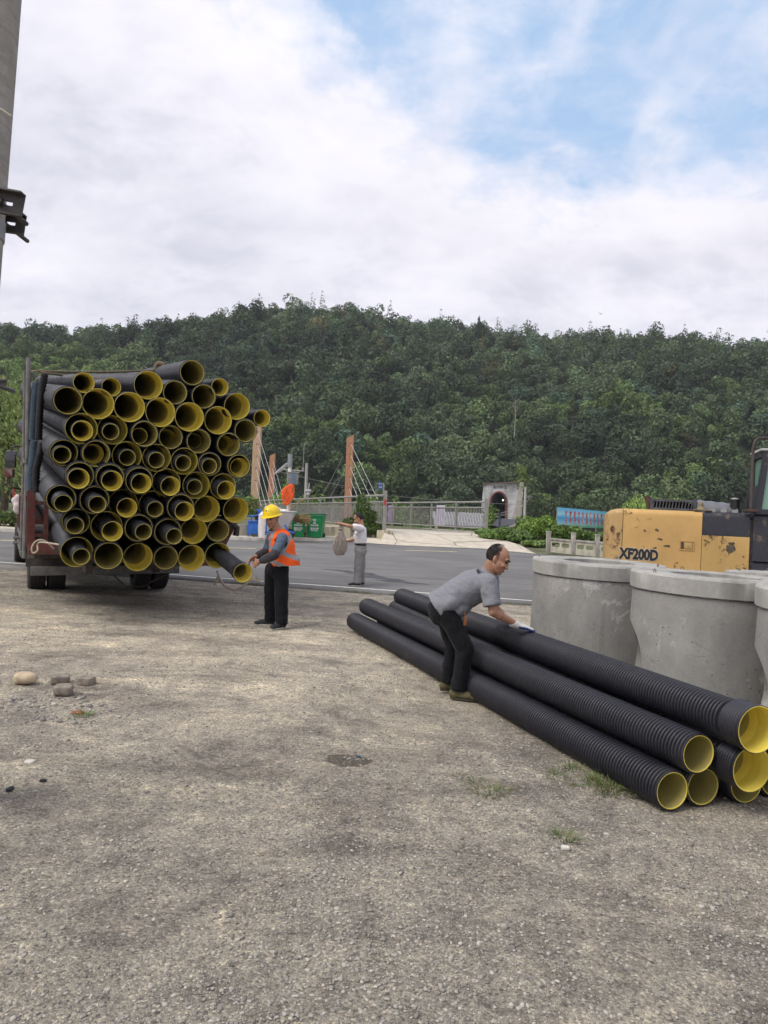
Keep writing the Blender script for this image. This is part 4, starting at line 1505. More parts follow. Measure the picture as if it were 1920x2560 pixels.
rope('rope', [at(66, 930, 11.7), at(95, 927, 10.4), at(108, 928, 10.4), at(240, 930, 10.8), at(388, 926, 11.2), at(420, 924, 11.4)], 0.016, BROWNROPE, 'taut brown rope running from the stake across the top of the load')
rope('rope', [at(102, 930, 10.35), at(125, 934, 10.4), at(185, 942, 10.9), at(260, 950, 11.5)], 0.016, BROWNROPE, 'short brown rope slanting from the stake to the top left pipes')
rope('rope', [at(388, 926, 11.2), at(392, 912, 11.2), at(402, 909, 11.2), at(409, 916, 11.2), at(404, 925, 11.2)], 0.035, BROWNROPE, 'coiled brown rope knot standing above the topmost wide pipe')
rope('rope', [at(135, 1372, 9.9), at(112, 1352, 9.85), at(92, 1352, 9.85), at(80, 1368, 9.8), at(82, 1382, 9.8), at(94, 1376, 9.8), at(98, 1356, 9.85), at(150, 1362, 9.6)], 0.012, ROPE, 'white rope knotted at the rear left corner of the truck bed')
rp = [at(543, 1428, 11.6), at(549, 1444, 11.4), at(562, 1465, 11.1), at(585, 1474, 10.9), at(605, 1468, 10.8), at(625, 1450, 10.8), at(640, 1452, 10.9), at(652, 1455, 11), at(640, 1445, 11.1), at(628, 1446, 11), at(648, 1452, 11.1)]
rope('rope', [Vector((p.x, p.y, max(p.z, g(p.x, p.y) + 0.02))) for p in rp], 0.017, ROPE, 'loose white rope hanging from the truck and trailing on the ground beside the worker')
rope('rope', [at(546, 1440, 11.4), at(540, 1455, 11.4), at(536, 1463, 11.4)], 0.02, ROPE, 'frayed white rope end hanging under the open side board')


def sleeve(name, pts, w, mat, label, ribs=True, cat='sleeve'):
    P = [Vector(p) for p in pts]
    b = MB()
    L_ = [0]
    for i in range(len(P) - 1): L_.append(L_[-1] + (P[i + 1] - P[i]).length)
    n = int(L_[-1] / 0.022)
    prev = None
    rows_ = []
    for k in range(n + 1):
        s_ = L_[-1] * k / n
        i = max(j for j in range(len(L_)) if L_[j] <= s_ + 1e-9)
        i = min(i, len(P) - 2)
        t = (s_ - L_[i]) / (L_[i + 1] - L_[i])
        c = P[i].lerp(P[i + 1], t)
        d = (P[i + 1] - P[i]).normalized()
        sd = Vector((1, 0.3, 0)); sd = (sd - d * sd.dot(d)).normalized()
        fr = d.cross(sd)
        if fr.y > 0: fr = -fr
        bulge = (0.012 if k % 2 else 0.0) if ribs else 0
        rows_.append([c - sd * (w / 2 + bulge), c - sd * w * 0.3 + fr * (0.04 + bulge), c + sd * w * 0.3 + fr * (0.04 + bulge), c + sd * (w / 2 + bulge)])
    vs = [v for r in rows_ for v in r]
    n0 = len(vs)
    vs2 = [v + Vector((0, 0.012, 0)) for v in vs]
    fs = []
    for k in range(n):
        for j in range(3):
            q = (k * 4 + j, k * 4 + j + 1, k * 4 + j + 5, k * 4 + j + 4)
            fs.append(q); fs.append(tuple(n0 + i for i in q[::-1]))
        fs.append((k * 4, k * 4 + 4, n0 + k * 4 + 4, n0 + k * 4)); fs.append((k * 4 + 3, n0 + k * 4 + 3, n0 + k * 4 + 7, k * 4 + 7))
    b.add(vs + vs2, fs)
    return tag(b.build(name, mat, None, smooth=60), label, cat)


DSL = simple('matt_black_sleeve', (0.008, 0.008, 0.009), 0.7, var=0.3)
sleeve('edge_sleeve', [at(111, 935, 10.0), at(108, 955, 10.0), at(102, 980, 10.0), at(98, 1040, 9.95), at(96, 1100, 9.95)], 0.075, DSL, 'black ribbed sleeve cut from a pipe, hanging along the rear stake from the top')
sleeve('edge_sleeve', [at(103, 1108, 9.95), at(98, 1140, 9.9), at(91, 1170, 9.9), at(89, 1200, 9.9), at(92, 1232, 9.9)], 0.075, DSL, 'black ribbed sleeve piece on the lower half of the rear stake')
sleeve('strap', [at(93, 955, 10.5), at(86, 990, 10.5), at(82, 1060, 10.5), at(80, 1100, 10.5)], 0.10, BLUEW, 'blue grey woven strap beside the upper half of the rear stake', cat='strap')
sleeve('strap', [at(86, 1102, 10.5), at(82, 1150, 10.5), at(76, 1190, 10.5), at(78, 1230, 10.5)], 0.11, BLUEW, 'blue grey woven strap beside the lower half of the rear stake', cat='strap')
# plastic bag caught on the side
b = MB()
rgb = random.Random(5)
for k in range(7):
    p = at(44 + rgb.uniform(-6, 12), 1262 + rgb.uniform(-16, 16), 14.6)
    b.ell(p, (rgb.uniform(.05, .11), rgb.uniform(.04, .08), rgb.uniform(.07, .16)), rotm(rgb.uniform(-40, 40), rgb.uniform(-40, 40), 0), 10, 7)
o = organic('plastic_bag', b, WPLAST, None, 0.03, 1, 0.3)
tag(o, 'crumpled whitish plastic bag caught on the side of the truck', 'bag')
b = MB().prism([at(33, 1222, 16.4), at(37, 1222, 16.4), at(38, 1250, 16.4), at(35, 1246, 16.4), at(29, 1259, 16.4)], (0, 0.02, 0))
tag(b.build('red_ribbon', simple('red_cloth', (0.35, 0.05, 0.05), 0.8), None), 'small red ribbon hanging from the mirror arm', 'ribbon')

# ------------------------------------------------------------------ concrete rings
def ring_material():
    m = M('cast_concrete')
    oi = m.node('ShaderNodeObjectInfo')
    va = m.node('ShaderNodeVectorMath', {0: m.tc.outputs['Object'], 1: m.node('ShaderNodeCombineXYZ', {0: m.math('MULTIPLY', oi.outputs['Random'], 23.0), 1: m.math('MULTIPLY', oi.outputs['Random'], 11.0)}).outputs[0]}, operation='ADD')
    m.base = va.outputs[0]
    a = m.noise(1.6, 8, 0.62, 0.4)
    b_ = m.noise(38, 5, 0.7)
    c = m.ramp(a, [(0.3, (0.205, 0.20, 0.19)), (0.5, (0.275, 0.268, 0.252)), (0.72, (0.37, 0.36, 0.337))])
    c = m.mix(0.5, c, m.ramp(b_, [(0.3, (0.82, 0.82, 0.82)), (0.7, (1.14, 1.14, 1.13))]), 'MULTIPLY')
    # lime-white patches with ragged outline and dark scuffs
    w = m.noise(1.5, 9, 0.72, 0.6, vec=m.vec(scale=(1, 1, 0.7), loc=(5.2, 1.0, 2.4)))
    c = m.mix(m.ramp(w, [(0.585, 0.0), (0.63, 0.7)]), c, (0.55, 0.545, 0.52))
    sc2 = m.noise(2.4, 7, 0.75, 1.2, vec=m.vec(scale=(1, 1, 3.5), loc=(1.2, 7.0, 0.3)))
    c = m.mix(m.ramp(sc2, [(0.62, 0.0), (0.70, 0.6)]), c, (0.07, 0.067, 0.065))
    run = m.noise(1.0, 6, 0.6, 0.1, vec=m.vec(scale=(7, 7, 0.5)))
    c = m.mix(m.ramp(run, [(0.58, 0.0), (0.74, 0.35)]), c, (0.12, 0.115, 0.105))
    pits = m.voro(22, out='Distance')
    pn = m.noise(3.2, 5, 0.6)
    pm = m.math('MULTIPLY', m.ramp(pits, [(0.0, 1.0), (0.20, 0.0)]), m.ramp(pn, [(0.44, 0.0), (0.52, 1.0)]))
    c = m.mix(m.math('MULTIPLY', pm, 0.85), c, (0.05, 0.048, 0.045))
    n = m.bump(b_, 0.3, 0.003)
    n = m.bump(m.noise(6, 6, 0.65), 0.35, 0.012, n)
    n = m.bump(m.math('SUBTRACT', 1.0, pm), 0.6, 0.006, n)
    return m.set(c, 0.9, 0, n, 0.25)


MRING = ring_material()
MCAP = concrete_material('cover_slab_concrete', (0.36, 0.352, 0.328), streak=True, stain=0.35)


def ring_bodies(holes=True):
    Hh = 1.21
    prof = [(0.655, 0.0), (0.650, 0.4), (0.642, Hh - 0.155), (0.50, Hh - 0.155), (0.52, 0.0)]
    b = MB().lathe(prof, 96, 'Z', close=True)
    b.f = [f[::-1] for f in b.f]
    body = b.build('shaft', MRING, None, smooth=30)
    # round pipe openings through both sides
    if holes:
        cut = MB().tube([(-0.9, 0, 0.43), (0.9, 0, 0.43)], 0.345, 40).build('cutter', MRING, None)
        bake(body, [('BOOLEAN', dict(operation='DIFFERENCE', object=cut, solver='EXACT'))])
        bpy.data.objects.remove(cut)
    body.data.polygons.foreach_set('use_smooth', [True] * len(body.data.polygons))
    body.data.set_sharp_from_angle(angle=R_(30))
    rn = random.Random(3)
    b = MB()
    Hc = Hh
    seg = 120
    vs, fs = [], []
    P = [(0.655, Hc - 0.15), (0.662, Hc - 0.143), (0.665, Hc - 0.02), (0.655, Hc - 0.004), (0.60, Hc), (0.385, Hc), (0.365, Hc - 0.01), (0.36, Hc - 0.15)]
    for k in range(seg):
        a = 2 * math.pi * k / seg
        chip = rn.uniform(-0.005, 0.004) + 0.004 * math.sin(9 * a)
        for i, (r, h) in enumerate(P):
            rr, hh = r + (chip if i in (3, 4, 5, 6) else chip * 0.3), h + (rn.uniform(-0.0035, 0.002) if i in (0, 3, 4, 5) else 0)
            vs.append((rr * math.cos(a), rr * math.sin(a), hh))
    n = len(P)
    for k in range(seg):
        k2 = (k + 1) % seg
        for i in range(n):
            j = (i + 1) % n
            fs.append((k * n + i, k2 * n + i, k2 * n + j, k * n + j))
    b.add(vs, fs)
    cap = b.build('cover_slab', MCAP, None, smooth=30)
    hk = MB()
    for a in (-2.55, 0.25, 1.9):
        c = Vector((0.60 * math.cos(a), 0.60 * math.sin(a), Hc - 0.02))
        t = Vector((-math.sin(a), math.cos(a), 0)) * 0.02
        hk.tube([c - t * .6, c - t * .6 + Vector((0, 0, 0.035)), c + Vector((0, 0, 0.046)), c + t * .6 + Vector((0, 0, 0.035)), c + t * .6], 0.0045, 6)
    hook = hk.build('lifting_loop', simple('rusty_rebar', (0.17, 0.13, 0.10), 0.8), None)
    return body, cap, hook


rpH = ring_bodies()
rpN = ring_bodies(False)
RINGS = [(2.20, 7.75, -0.9, 'weathered concrete manhole ring with cover slab, furthest left behind the pipes'),
         (2.735, 6.26, -0.27, 'concrete manhole ring in the middle with a white lime patch and round side opening'),
         (3.185, 4.99, -0.42, 'concrete manhole ring cut by the right edge, nearest the camera'),
         (4.2, 7.6, 1.3, 'concrete manhole ring mostly hidden behind the middle ring at the right edge')]
for i, (x, y, rz, lab) in enumerate(RINGS):
    r_ = empty('manhole_ring', (x, y, g(x, y) - 0.01), 0, lab, 'concrete ring', 'concrete manhole rings')
    r_.rotation_mode = 'XYZ'
    r_.rotation_euler = (0, R_(1.6), rz)
    for src in (rpH if i in (1, 2) else rpN):
        c = src if i in (0, 1) else src.copy()
        if i > 1: COL.objects.link(c)
        c.parent = r_
# bits of rubble seen through the gap
rub = MB()
for k in range(10):
    x, y = 2.55 + rg.uniform(-0.12, 0.25), 7.0 + rg.uniform(-0.2, 0.3)
    rub.ell((x, y, g(x, y) + 0.03 + 0.045 * (k // 3)), (rg.uniform(.04, .09), rg.uniform(.04, .08), rg.uniform(.03, .05)), rotm(rg.uniform(0, 90), rg.uniform(0, 90), 0), 7, 5)
tag(rub.build('rubble', simple('rubble_stone', (0.30, 0.24, 0.17), 0.9, var=0.4), None, smooth=0), 'small heap of brown rubble between the left and middle rings', 'rubble', kind='stuff')

# ------------------------------------------------------------------ excavator
def worn_paint(name, col, rust=(0.10, 0.055, 0.03), amt=(0.60, 0.64), seed=0.0):
    m = M(name)
    a = m.noise(1.1, 6, 0.6, 0.3)
    c = m.ramp(a, [(0.3, tuple(x * 0.82 for x in col)), (0.7, tuple(x * 1.1 for x in col))])
    f = m.noise(5.5, 9, 0.72, 0.5, vec=m.vec(loc=(seed, seed * 2, 1.3)))
    lump = m.noise(1.3, 3, 0.5, 0.2, vec=m.vec(loc=(seed + 4, 2, 0)))
    ff = m.math('ADD', m.math('MULTIPLY', f, 0.75), m.math('MULTIPLY', lump, 0.30))
    c = m.mix(m.ramp(ff, [(amt[0], 0.0), (amt[0] + 0.02, 0.55), (amt[1] + 0.02, 1.0)]), c, rust)
    drip = m.noise(1.0, 5, 0.6, 0.1, vec=m.vec(scale=(9, 9, 0.7), loc=(seed, 0, 0)))
    c = m.mix(m.ramp(drip, [(0.60, 0.0), (0.78, 0.30)]), c, (0.16, 0.10, 0.045))
    return m.set(c, m.ramp(f, [(0.4, 0.42), (0.65, 0.85)]), 0, m.bump(f, 0.12, 0.006), 0.4)


EY = worn_paint('worn_yellow_paint', (0.53, 0.33, 0.118), amt=(0.615, 0.64))
EY3 = worn_paint('counterweight_paint', (0.45, 0.29, 0.12), amt=(0.565, 0.60), seed=3.0)
EY2 = worn_paint('patched_yellow_paint', (0.48, 0.31, 0.11), rust=(0.09, 0.055, 0.02), amt=(0.61, 0.63), seed=6.3)
EB = worn_paint('dark_blue_black_paint', (0.028, 0.030, 0.040), rust=(0.13, 0.105, 0.08), amt=(0.60, 0.66), seed=9.0)
EG = simple('grey_engine_cover', (0.075, 0.078, 0.088), 0.55, var=0.35, scale=5)
EMUD = worn_paint('mud_splashed_panel', (0.30, 0.235, 0.175), rust=(0.03, 0.03, 0.035), amt=(0.50, 0.56), seed=2.0)
GREENGL = M('green_cab_glass').set((0.16, 0.30, 0.22), 0.08, 0, None, 0.8)
SOOT = simple('sooty_rust', (0.075, 0.045, 0.035), 0.85, var=0.4)

eA, eB = at(1512, 1300, 16.7), at(1880, 1300, 15.9)
ex_dir = Vector((eB.x - eA.x, eB.y - eA.y, 0)); EL = ex_dir.length
EX = empty('excavator', (eA.x, eA.y, g(eA.x, eA.y) - 0.12), math.atan2(ex_dir.y, ex_dir.x), 'worn yellow and black tracked excavator parked behind the concrete rings', 'excavator')
EX.rotation_euler = (0, R_(0.4), EX.rotation_euler[2])
bpy.context.view_layer.update()
EMI = EX.matrix_basis.inverted()


def el(px, py, dy=0.0):
    """excavator-local point on its side plane (y = dy)"""
    d = ray(px, py)
    o_ = EMI @ CAM
    dl = EMI.to_3x3() @ d
    t = (dy - o_.y) / dl.y
    return o_ + dl * t


zt = el(1700, 1277).z
zb = el(1700, 1437).z - 0.12
print('excavator len', EL, 'z', zb, zt)
WD = 2.5


def shell(name, x0, x1, z0, z1, mat, rtop=0.10, rl=0.0, y0=0.0, y1=WD, parent=EX):
    """body panel with a rounded top edge along its length; optional rounded left end"""
    prof = [(y0, z0)]
    for k in range(7):
        a = math.pi / 2 * k / 6
        prof.append((y0 + rtop * (1 - math.cos(a)) * 1.0, z1 - rtop + rtop * math.sin(a)))
    prof += [(y1 - rtop, z1), (y1, z1 - rtop), (y1, z0)]
    b = MB()
    xsn = [x0, x1] if rl == 0 else [x0 + rl * (1 - math.cos(math.pi / 2 * k / 8)) for k in range(9)][::1] + [x1]
    vs, fs = [], []
    n = len(prof)
    for i, x in enumerate(xsn):
        ins = 0.0
        if rl > 0 and i < 9:
            ins = rl * (1 - math.sin(math.pi / 2 * i / 8))
        for (y, z) in prof:
            yy = y + ins if y < (y0 + y1) / 2 else y - ins
            zz_ = z - ins * 0.55 if z > (z0 + z1) / 2 else z
            vs.append((x, yy, zz_))
    for i in range(len(xsn) - 1):
        for k in range(n):
            k2 = (k + 1) % n
            fs.append((i * n + k, (i + 1) * n + k, (i + 1) * n + k2, i * n + k2))
    fs.append(tuple(range(n))); fs.append(tuple(range((len(xsn) - 1) * n, len(xsn) * n))[::-1])
    b.add(vs, [f[::-1] for f in fs])
    return b.build(name, mat, parent, smooth=40)


xs1, xs2 = el(1556, 1350).x, el(1755, 1350).x
xe = el(1874, 1350).x
shell('counterweight', 0.0, xs1 - 0.012, zb, zt, EY3, 0.12, 0.32, 0.0, WD)
dr = shell('engine_door', xs1, xs2 - 0.010, zb, zt + 0.005, EY, 0.13)
zm = el(1820, 1340).z
p2 = shell('side_panel', xs2, xe, zb, zm - 0.003, EY2, 0.02)
shell('upper_side_panel', xs2 + 0.0, xe, zm, zt + 0.01, EB, 0.13)
shell('inner_body', 0.4, xe + 0.1, zb - 0.02, zt - 0.12, DKSTEEL, 0.05, 0, 0.05, WD - 0.05)
# bare places where the paint has come off
def patch(px, py, rx, rz_, mat, parent, seed, nm):
    c = el(px, py)
    r_ = random.Random(seed)
    n = 46
    ph = [r_.uniform(0, 6.28) for _ in range(5)]
    pts_ = []
    for k in range(n):
        a = 2 * math.pi * k / n
        s_ = 1 + 0.25 * math.sin(2 * a + ph[0]) + 0.16 * math.sin(3 * a + ph[1]) + 0.09 * math.sin(7 * a + ph[2]) + 0.06 * math.sin(17 * a + ph[3])
        pts_.append((c.x + rx * s_ * math.cos(a), -0.0035, c.z + rz_ * s_ * math.sin(a)))
    MB().prism(pts_[::-1], (0, 0.006, 0)).build(nm, mat, parent, smooth=0)


BARE = simple('bare_weathered_metal', (0.085, 0.070, 0.050), 0.85, var=0.4, scale=12)
patch(1826, 1373, 0.075, 0.105, BARE, p2, 4, 'bare_patch')
patch(1829, 1360, 0.05, 0.05, BARE, p2, 8, 'bare_patch')
patch(1530, 1322, 0.045, 0.06, simple('rust_patch', (0.12, 0.055, 0.03), 0.9, var=0.4, scale=14), EX, 6, 'rust_patch')
patch(1612, 1327, 0.028, 0.022, BARE, dr, 10, 'bare_patch')
patch(1642, 1325, 0.036, 0.03, BARE, dr, 11, 'bare_patch')
patch(1650, 1348, 0.05, 0.022, BARE, dr, 12, 'bare_patch')
patch(1668, 1365, 0.055, 0.03, BARE, dr, 13, 'bare_patch')
patch(1637, 1370, 0.035, 0.022, BARE, dr, 14, 'bare_patch')
# latch
lc = el(1717, 1364)
fr = MB()
for (dx_, dz_, w_, h_) in ((0, 0.125, 0.30, 0.02), (0, -0.125, 0.30, 0.02), (-0.14, 0, 0.02, 0.25), (0.14, 0, 0.02, 0.25)):
    fr.box((lc.x + dx_, -0.006, lc.z + dz_ * 0.75), (w_, 0.02, h_ * (1 if h_ < 0.1 else 0.75)))
lt = fr.build('latch', EY, dr)
MB().box((lc.x + 0.03, -0.012, lc.z), (0.16, 0.02, 0.13), bev=0.006).build('handle', EY2, lt)
MB().box((lc.x - 0.09, -0.004, lc.z), (0.055, 0.012, 0.14)).build('recess', DKSTEEL, lt)
MB().tube([(lc.x + 0.02, -0.03, lc.z), (lc.x + 0.02, -0.02, lc.z)], 0.02, 12).build('lock', STEEL, lt)
# model lettering, partly peeled
tx = el(1597, 1387)
LET = simple('black_lettering', (0.02, 0.02, 0.022), 0.5, var=0.3)
LETW = simple('white_letter_edge', (0.62, 0.58, 0.50), 0.6)
mw = Matrix.Translation((tx.x, -0.004, tx.z)) @ Matrix.Rotation(R_(90), 4, 'X') @ Matrix.Rotation(R_(-1.0), 4, 'Z')
text('lettering_edge', 'XF200D', 0.315, LETW, mw, dr, 0.001, 0.026, sx=0.74)
mw = Matrix.Translation((tx.x, -0.0065, tx.z)) @ Matrix.Rotation(R_(90), 4, 'X') @ Matrix.Rotation(R_(-1.0), 4, 'Z')
text('lettering', 'XF200D', 0.315, LET, mw, dr, 0.001, 0.018, sx=0.74)
# louvred grey cover
g0, g1, gt = el(1626, 1275, 0.25), el(1742, 1275, 0.25), el(1700, 1249, 0.25)
b = MB()
x0, x1, z0, z1 = g0.x, g1.x, zt, gt.z
# front face built around slots
nS = 12
sx0, sx1 = el(1634, 1262, .25).x, el(1730, 1262, .25).x
pw = (sx1 - sx0) / nS
sz0, sz1 = z0 + 0.06, z1 - 0.05
b.box(((x0 + x1) / 2, 0.27, (z0 + sz0) / 2), (x1 - x0, 0.04, sz0 - z0)).box(((x0 + x1) / 2, 0.27, (z1 + sz1) / 2), (x1 - x0, 0.04, z1 - sz1))
for k in range(nS + 1):
    b.bar((sx0 + k * pw - 0.01, 0.27, sz0), (sx0 + k * pw + 0.01, 0.27, sz1), pw * 0.34, 0.04, (0, 1, 0))
b.box(((x0 + sx0) / 2 - 0.01, 0.27, (sz0 + sz1) / 2), (sx0 - x0 - 0.02, 0.04, sz1 - sz0)).box(((x1 + sx1) / 2 + 0.02, 0.27, (sz0 + sz1) / 2), (x1 - sx1 - 0.02, 0.04, sz1 - sz0))
b.box(((x0 + x1) / 2, 0.95, z1 - 0.012), (x1 - x0, 1.36, 0.025), bev=0.008).box((x0 + 0.012, 0.95, (z0 + z1) / 2), (0.02, 1.34, z1 - z0)).box(((x0 + x1) / 2, 1.65, (z0 + z1) / 2), (x1 - x0, 0.03, z1 - z0))
b.build('louvred_cover', EG, EX)
MB().box(((x0 + x1) / 2, 0.8, (z0 + z1) / 2 - 0.02), (x1 - x0 - 0.1, 0.8, z1 - z0 - 0.1)).build('radiator', simple('radiator_black', (0.012, 0.012, 0.012), 0.9), EX)
h0, h1, ht_ = el(1742, 1275, .3), el(1858, 1280, .3), el(1800, 1252, .3)
b = MB()
n = 9
pts_, rr_ = [], []
for k in range(n):
    t = k / (n - 1)
    pts_.append((h0.x + (h1.x - h0.x) * t, 0.85, zt - 0.02)); rr_.append((gt.z - zt) * (1.05 - 0.25 * t) + 0.03 + (0.02 if k % 2 else 0))
rr_[-1] *= 0.6
b.tube(pts_, [r * 2.6 for r in rr_], 24, True, 1 / 2.6)
b.build('ribbed_cover', simple('light_grey_cover', (0.13, 0.133, 0.14), 0.5, var=0.25, scale=6), EX)
e0 = el(1622, 1276, 0.5)
b = MB().tube([e0 + Vector((0.06, 0, -0.1)), e0 + Vector((0.05, 0, 0.08)), e0 + Vector((0.0, 0, 0.22)), e0 + Vector((-0.07, 0, 0.33))], [0.085, 0.085, 0.078, 0.065], 14)
b.build('exhaust', SOOT, EX)
c0 = el(1836, 1280, 0.35)
cy0 = MB().tube([c0 + Vector((0, 0, -0.05)), c0 + Vector((0, 0, 0.24))], 0.10, 20).tube([c0 + Vector((0, 0, 0.24)), c0 + Vector((0, 0, 0.27))], 0.115, 20).build('air_cleaner', simple('gloss_black', (0.02, 0.02, 0.02), 0.3, bump=0), EX)
MB().ell(c0 + Vector((0, 0, 0.275)), (0.085, 0.085, 0.035)).build('cap', STEEL, cy0)
f0 = el(1752, 1276, 0.15)
fb = MB().lathe([(0.09, 0), (0.07, 0.05), (0.04, 0.06), (0.05, 0.13), (0.02, 0.17), (0.001, 0.175)], 16)
fb.v = [tuple(Vector(v) + f0 + Vector((0, 0, 0.02))) for v in fb.v]
fb.box(f0 + Vector((0.03, 0, 0.008)), (0.36, 0.2, 0.025))
fb.build('filler_cap', simple('dirty_cap', (0.20, 0.16, 0.10), 0.8, var=0.3), EX)
# front base, cab, grab rail
xc = el(1882, 1350).x
shell('cab_base', xc, xc + 1.9, zb + 0.5, zt + 0.0, EB, 0.10, 0, 0.0, 1.1)
shell('lower_cab_base', xc, xc + 1.9, zb, zb + 0.49, EB, 0.06, 0, 0.03, 1.1)
MB().box((xc + 0.95, -0.004, (zt + zb) / 2 + 0.22), (1.3, 0.02, 0.48), bev=0.01).build('mud_splashed_plate', EMUD, EX)
cx0 = el(1889, 1280).x
cz1 = el(1905, 1128).z
cabb = MB()
for (a_, b_) in (((cx0 + 0.02, 0.0, zt), (cx0 + 0.16, 0.0, cz1)), ((cx0 + 1.55, 0.0, zt), (cx0 + 1.3, 0.0, cz1)), ((cx0 + 0.02, 1.0, zt), (cx0 + 0.16, 1.0, cz1)), ((cx0 + 1.55, 1.0, zt), (cx0 + 1.3, 1.0, cz1))):
    cabb.bar(a_, b_, 0.12, 0.10, (0, 1, 0))
cabb.box((cx0 + 0.75, 0.5, cz1 - 0.05), (1.35, 1.05, 0.14), bev=0.04).box((cx0 + 0.8, 0.0, zt + 0.05), (1.5, 0.08, 0.10)).box((cx0 + 0.05, 0.5, zt + 0.3), (0.06, 1.0, 0.6)).box((cx0 + 0.9, 1.0, zt + 0.4), (1.2, 0.05, 0.8))
cab_ = cabb.build('cab', EB, EX)
MB().box((cx0 + 0.75, 0.5, cz1 + 0.035), (1.42, 1.12, 0.05), bev=0.02).build('roof', simple('pale_cab_roof', (0.5, 0.5, 0.5), 0.6), cab_)
MB().prism([(cx0 + 0.11, 0.0, zt + 0.1), (cx0 + 1.5, 0.0, zt + 0.1), (cx0 + 1.27, 0.0, cz1 - 0.12), (cx0 + 0.22, 0.0, cz1 - 0.12)], (0, 0.012, 0)).build('window', GREENGL, cab_)
MB().box((cx0 + 0.14, 0.5, (zt + cz1) / 2 + 0.2), (0.012, 0.85, 1.0)).build('window', GREENGL, cab_)
r0 = el(1877, 1278, -0.12)
rt = el(1887, 1100, -0.12)
b = MB().tube([r0, el(1880, 1200, -0.12), el(1883, 1120, -0.12), el(1888, 1102, -0.12), el(1898, 1095, -0.12), el(1930, 1096, -0.12), el(1960, 1099, -0.12)], 0.032, 12)
b.build('grab_rail', DKSTEEL, EX)
MB().box(r0 + Vector((0, 0.05, 0.02)), (0.26, 0.2, 0.05)).build('rail_foot', SOOT, EX)
# undercarriage
for yy in (0.15, WD - 0.75):
    b = MB()
    pr = []
    for k in range(13):
        a = math.pi / 2 + math.pi * k / 12
        pr.append((0.55 + 0.30 * math.cos(a), 0.34 + 0.30 * math.sin(a)))
    for k in range(13):
        a = -math.pi / 2 + math.pi * k / 12
        pr.append((3.4 + 0.30 * math.cos(a), 0.34 + 0.30 * math.sin(a)))
    b.prism([(x, yy, z) for x, z in pr], (0, 0.6, 0))
    b.build('track', DKSTEEL, EX, smooth=30)
MB().box((1.9, WD / 2, 0.5), (1.6, 1.6, 0.5)).box((4.6, WD * 0.62, zt - 0.2), (1.2, 0.5, 0.7), bev=0.05).build('undercarriage', DKSTEEL, EX)
MB().bar((xc + 0.9, WD * 0.6, zt - 0.1), (xc + 3.4, WD * 0.6, zt + 1.6), 0.42, 0.6).bar((xc + 3.4, WD * 0.6, zt + 1.6), (xc + 4.6, WD * 0.6, 0.3), 0.36, 0.45).build('boom', EY, EX)
# ------------------------------------------------------------------ bridge, railings, pylons
def lineY(x, side):      # the two railing lines, heading back and to the left
    return 31 + (0.03 - x) / 3.3 * 9 if side == 0 else 36 + (4.9 - x) / 4.8 * 11


# deck
V, Q = [], []
for k in range(14):
    t = k / 13
    xl, xr = 0.03 - 22 * t, 4.9 - 22 * t - 0.0
    for (x, sd) in ((xl, 0), (xr, 1)):
        V.append((x, lineY(x, sd), 1.0))
n_ = len(V)
V += [(x, y, z - 0.6) for x, y, z in V]
for k in range(13):
    a = 2 * k
    Q.append((a, a + 1, a + 3, a + 2))
    Q.append((a, a + 2, n_ + a + 2, n_ + a)); Q.append((a + 1, n_ + a + 1, n_ + a + 3, a + 3))
tag(np_mesh('bridge_deck', V[:], Q, concrete_material('deck_concrete', (0.42, 0.39, 0.34))), kind='structure')


def railing(label, pts, posts_t, zb, zt, base=True, big=None, bal=0.125):
    """pts: two ends (x,y); metal railing with posts, three rails and balusters; low concrete base"""
    A, B = Vector((*pts[0], 0)), Vector((*pts[1], 0))
    D = B - A
    Ln = D.length
    d = D.normalized()
    root = empty('railing', (A.x, A.y, 0), 0, label, 'railing')
    P = lambda s, z: (d * s) + Vector((0, 0, z))
    for s in posts_t:
        MB().bar(P(s, zb - 0.28), P(s, zt + 0.05), 0.085, 0.085, d).build('post', STEEL, root)
    for z, r in ((zt, 0.045), (zt - 0.27, 0.034), (zb, 0.034)):
        MB().tube([P(0, z), P(Ln, z)], r, 8).build('rail', STEEL, root)
    ps = list(posts_t)
    for a, b_ in zip(ps[:-1], ps[1:]):
        m_ = MB()
        n = max(2, int((b_ - a) / bal))
        for k in range(1, n):
            s = a + (b_ - a) * k / n
            m_.tube([P(s, zb), P(s, zt - 0.27)], 0.016, 5, False)
        m_.build('baluster_panel', STEEL, root)
    return root, P, Ln


F0a, F0b = (0.03, 31.0), (0.03 - 20, lineY(-19.97, 0))
ps0 = [0, 2.45, 5.1, 7.6, 10.1, 12.7, 15.3, 18, 20.7, 23.5, 26.3, 29, 32, 35, 38, 41, 44, 47, 50, 53, 56]
r0_, P0_, L0_ = railing('long grey metal railing of the bridge behind the bins and the shrub', (F0a, F0b), ps0, 1.22, 2.47, bal=0.19)
MB().bar((0, 0, 0.85), (0, 0, 2.66), 0.15, 0.15, (1, 0, 0)).build('end_post', STEEL, r0_)
b = MB().bar(P0_(0.3, 0.85), P0_(56, 0.85), 0.3, 0.5, (0, 0, 1))
b.build('base_wall', MWALL, r0_)
MB().box((0.02, -0.02, 0.82), (0.62, 0.5, 0.42), bev=0.02).build('pier', MWALL, r0_)
tg = MB().box((0.0, -0.09, 2.18), (0.09, 0.02, 0.24))
tag(tg.build('red_tag', simple('red_tag', (0.5, 0.05, 0.04), 0.6), r0_), 'small red and white tag on the end post')
F1a, F1b = (4.9, 36.0), (4.9 - 20, lineY(-15.1, 1))
ps1 = [0, 2.95, 5.75, 8.3, 10.9, 13.5, 16, 19, 22, 25, 28, 31, 34, 37, 40, 43, 46, 49, 50]
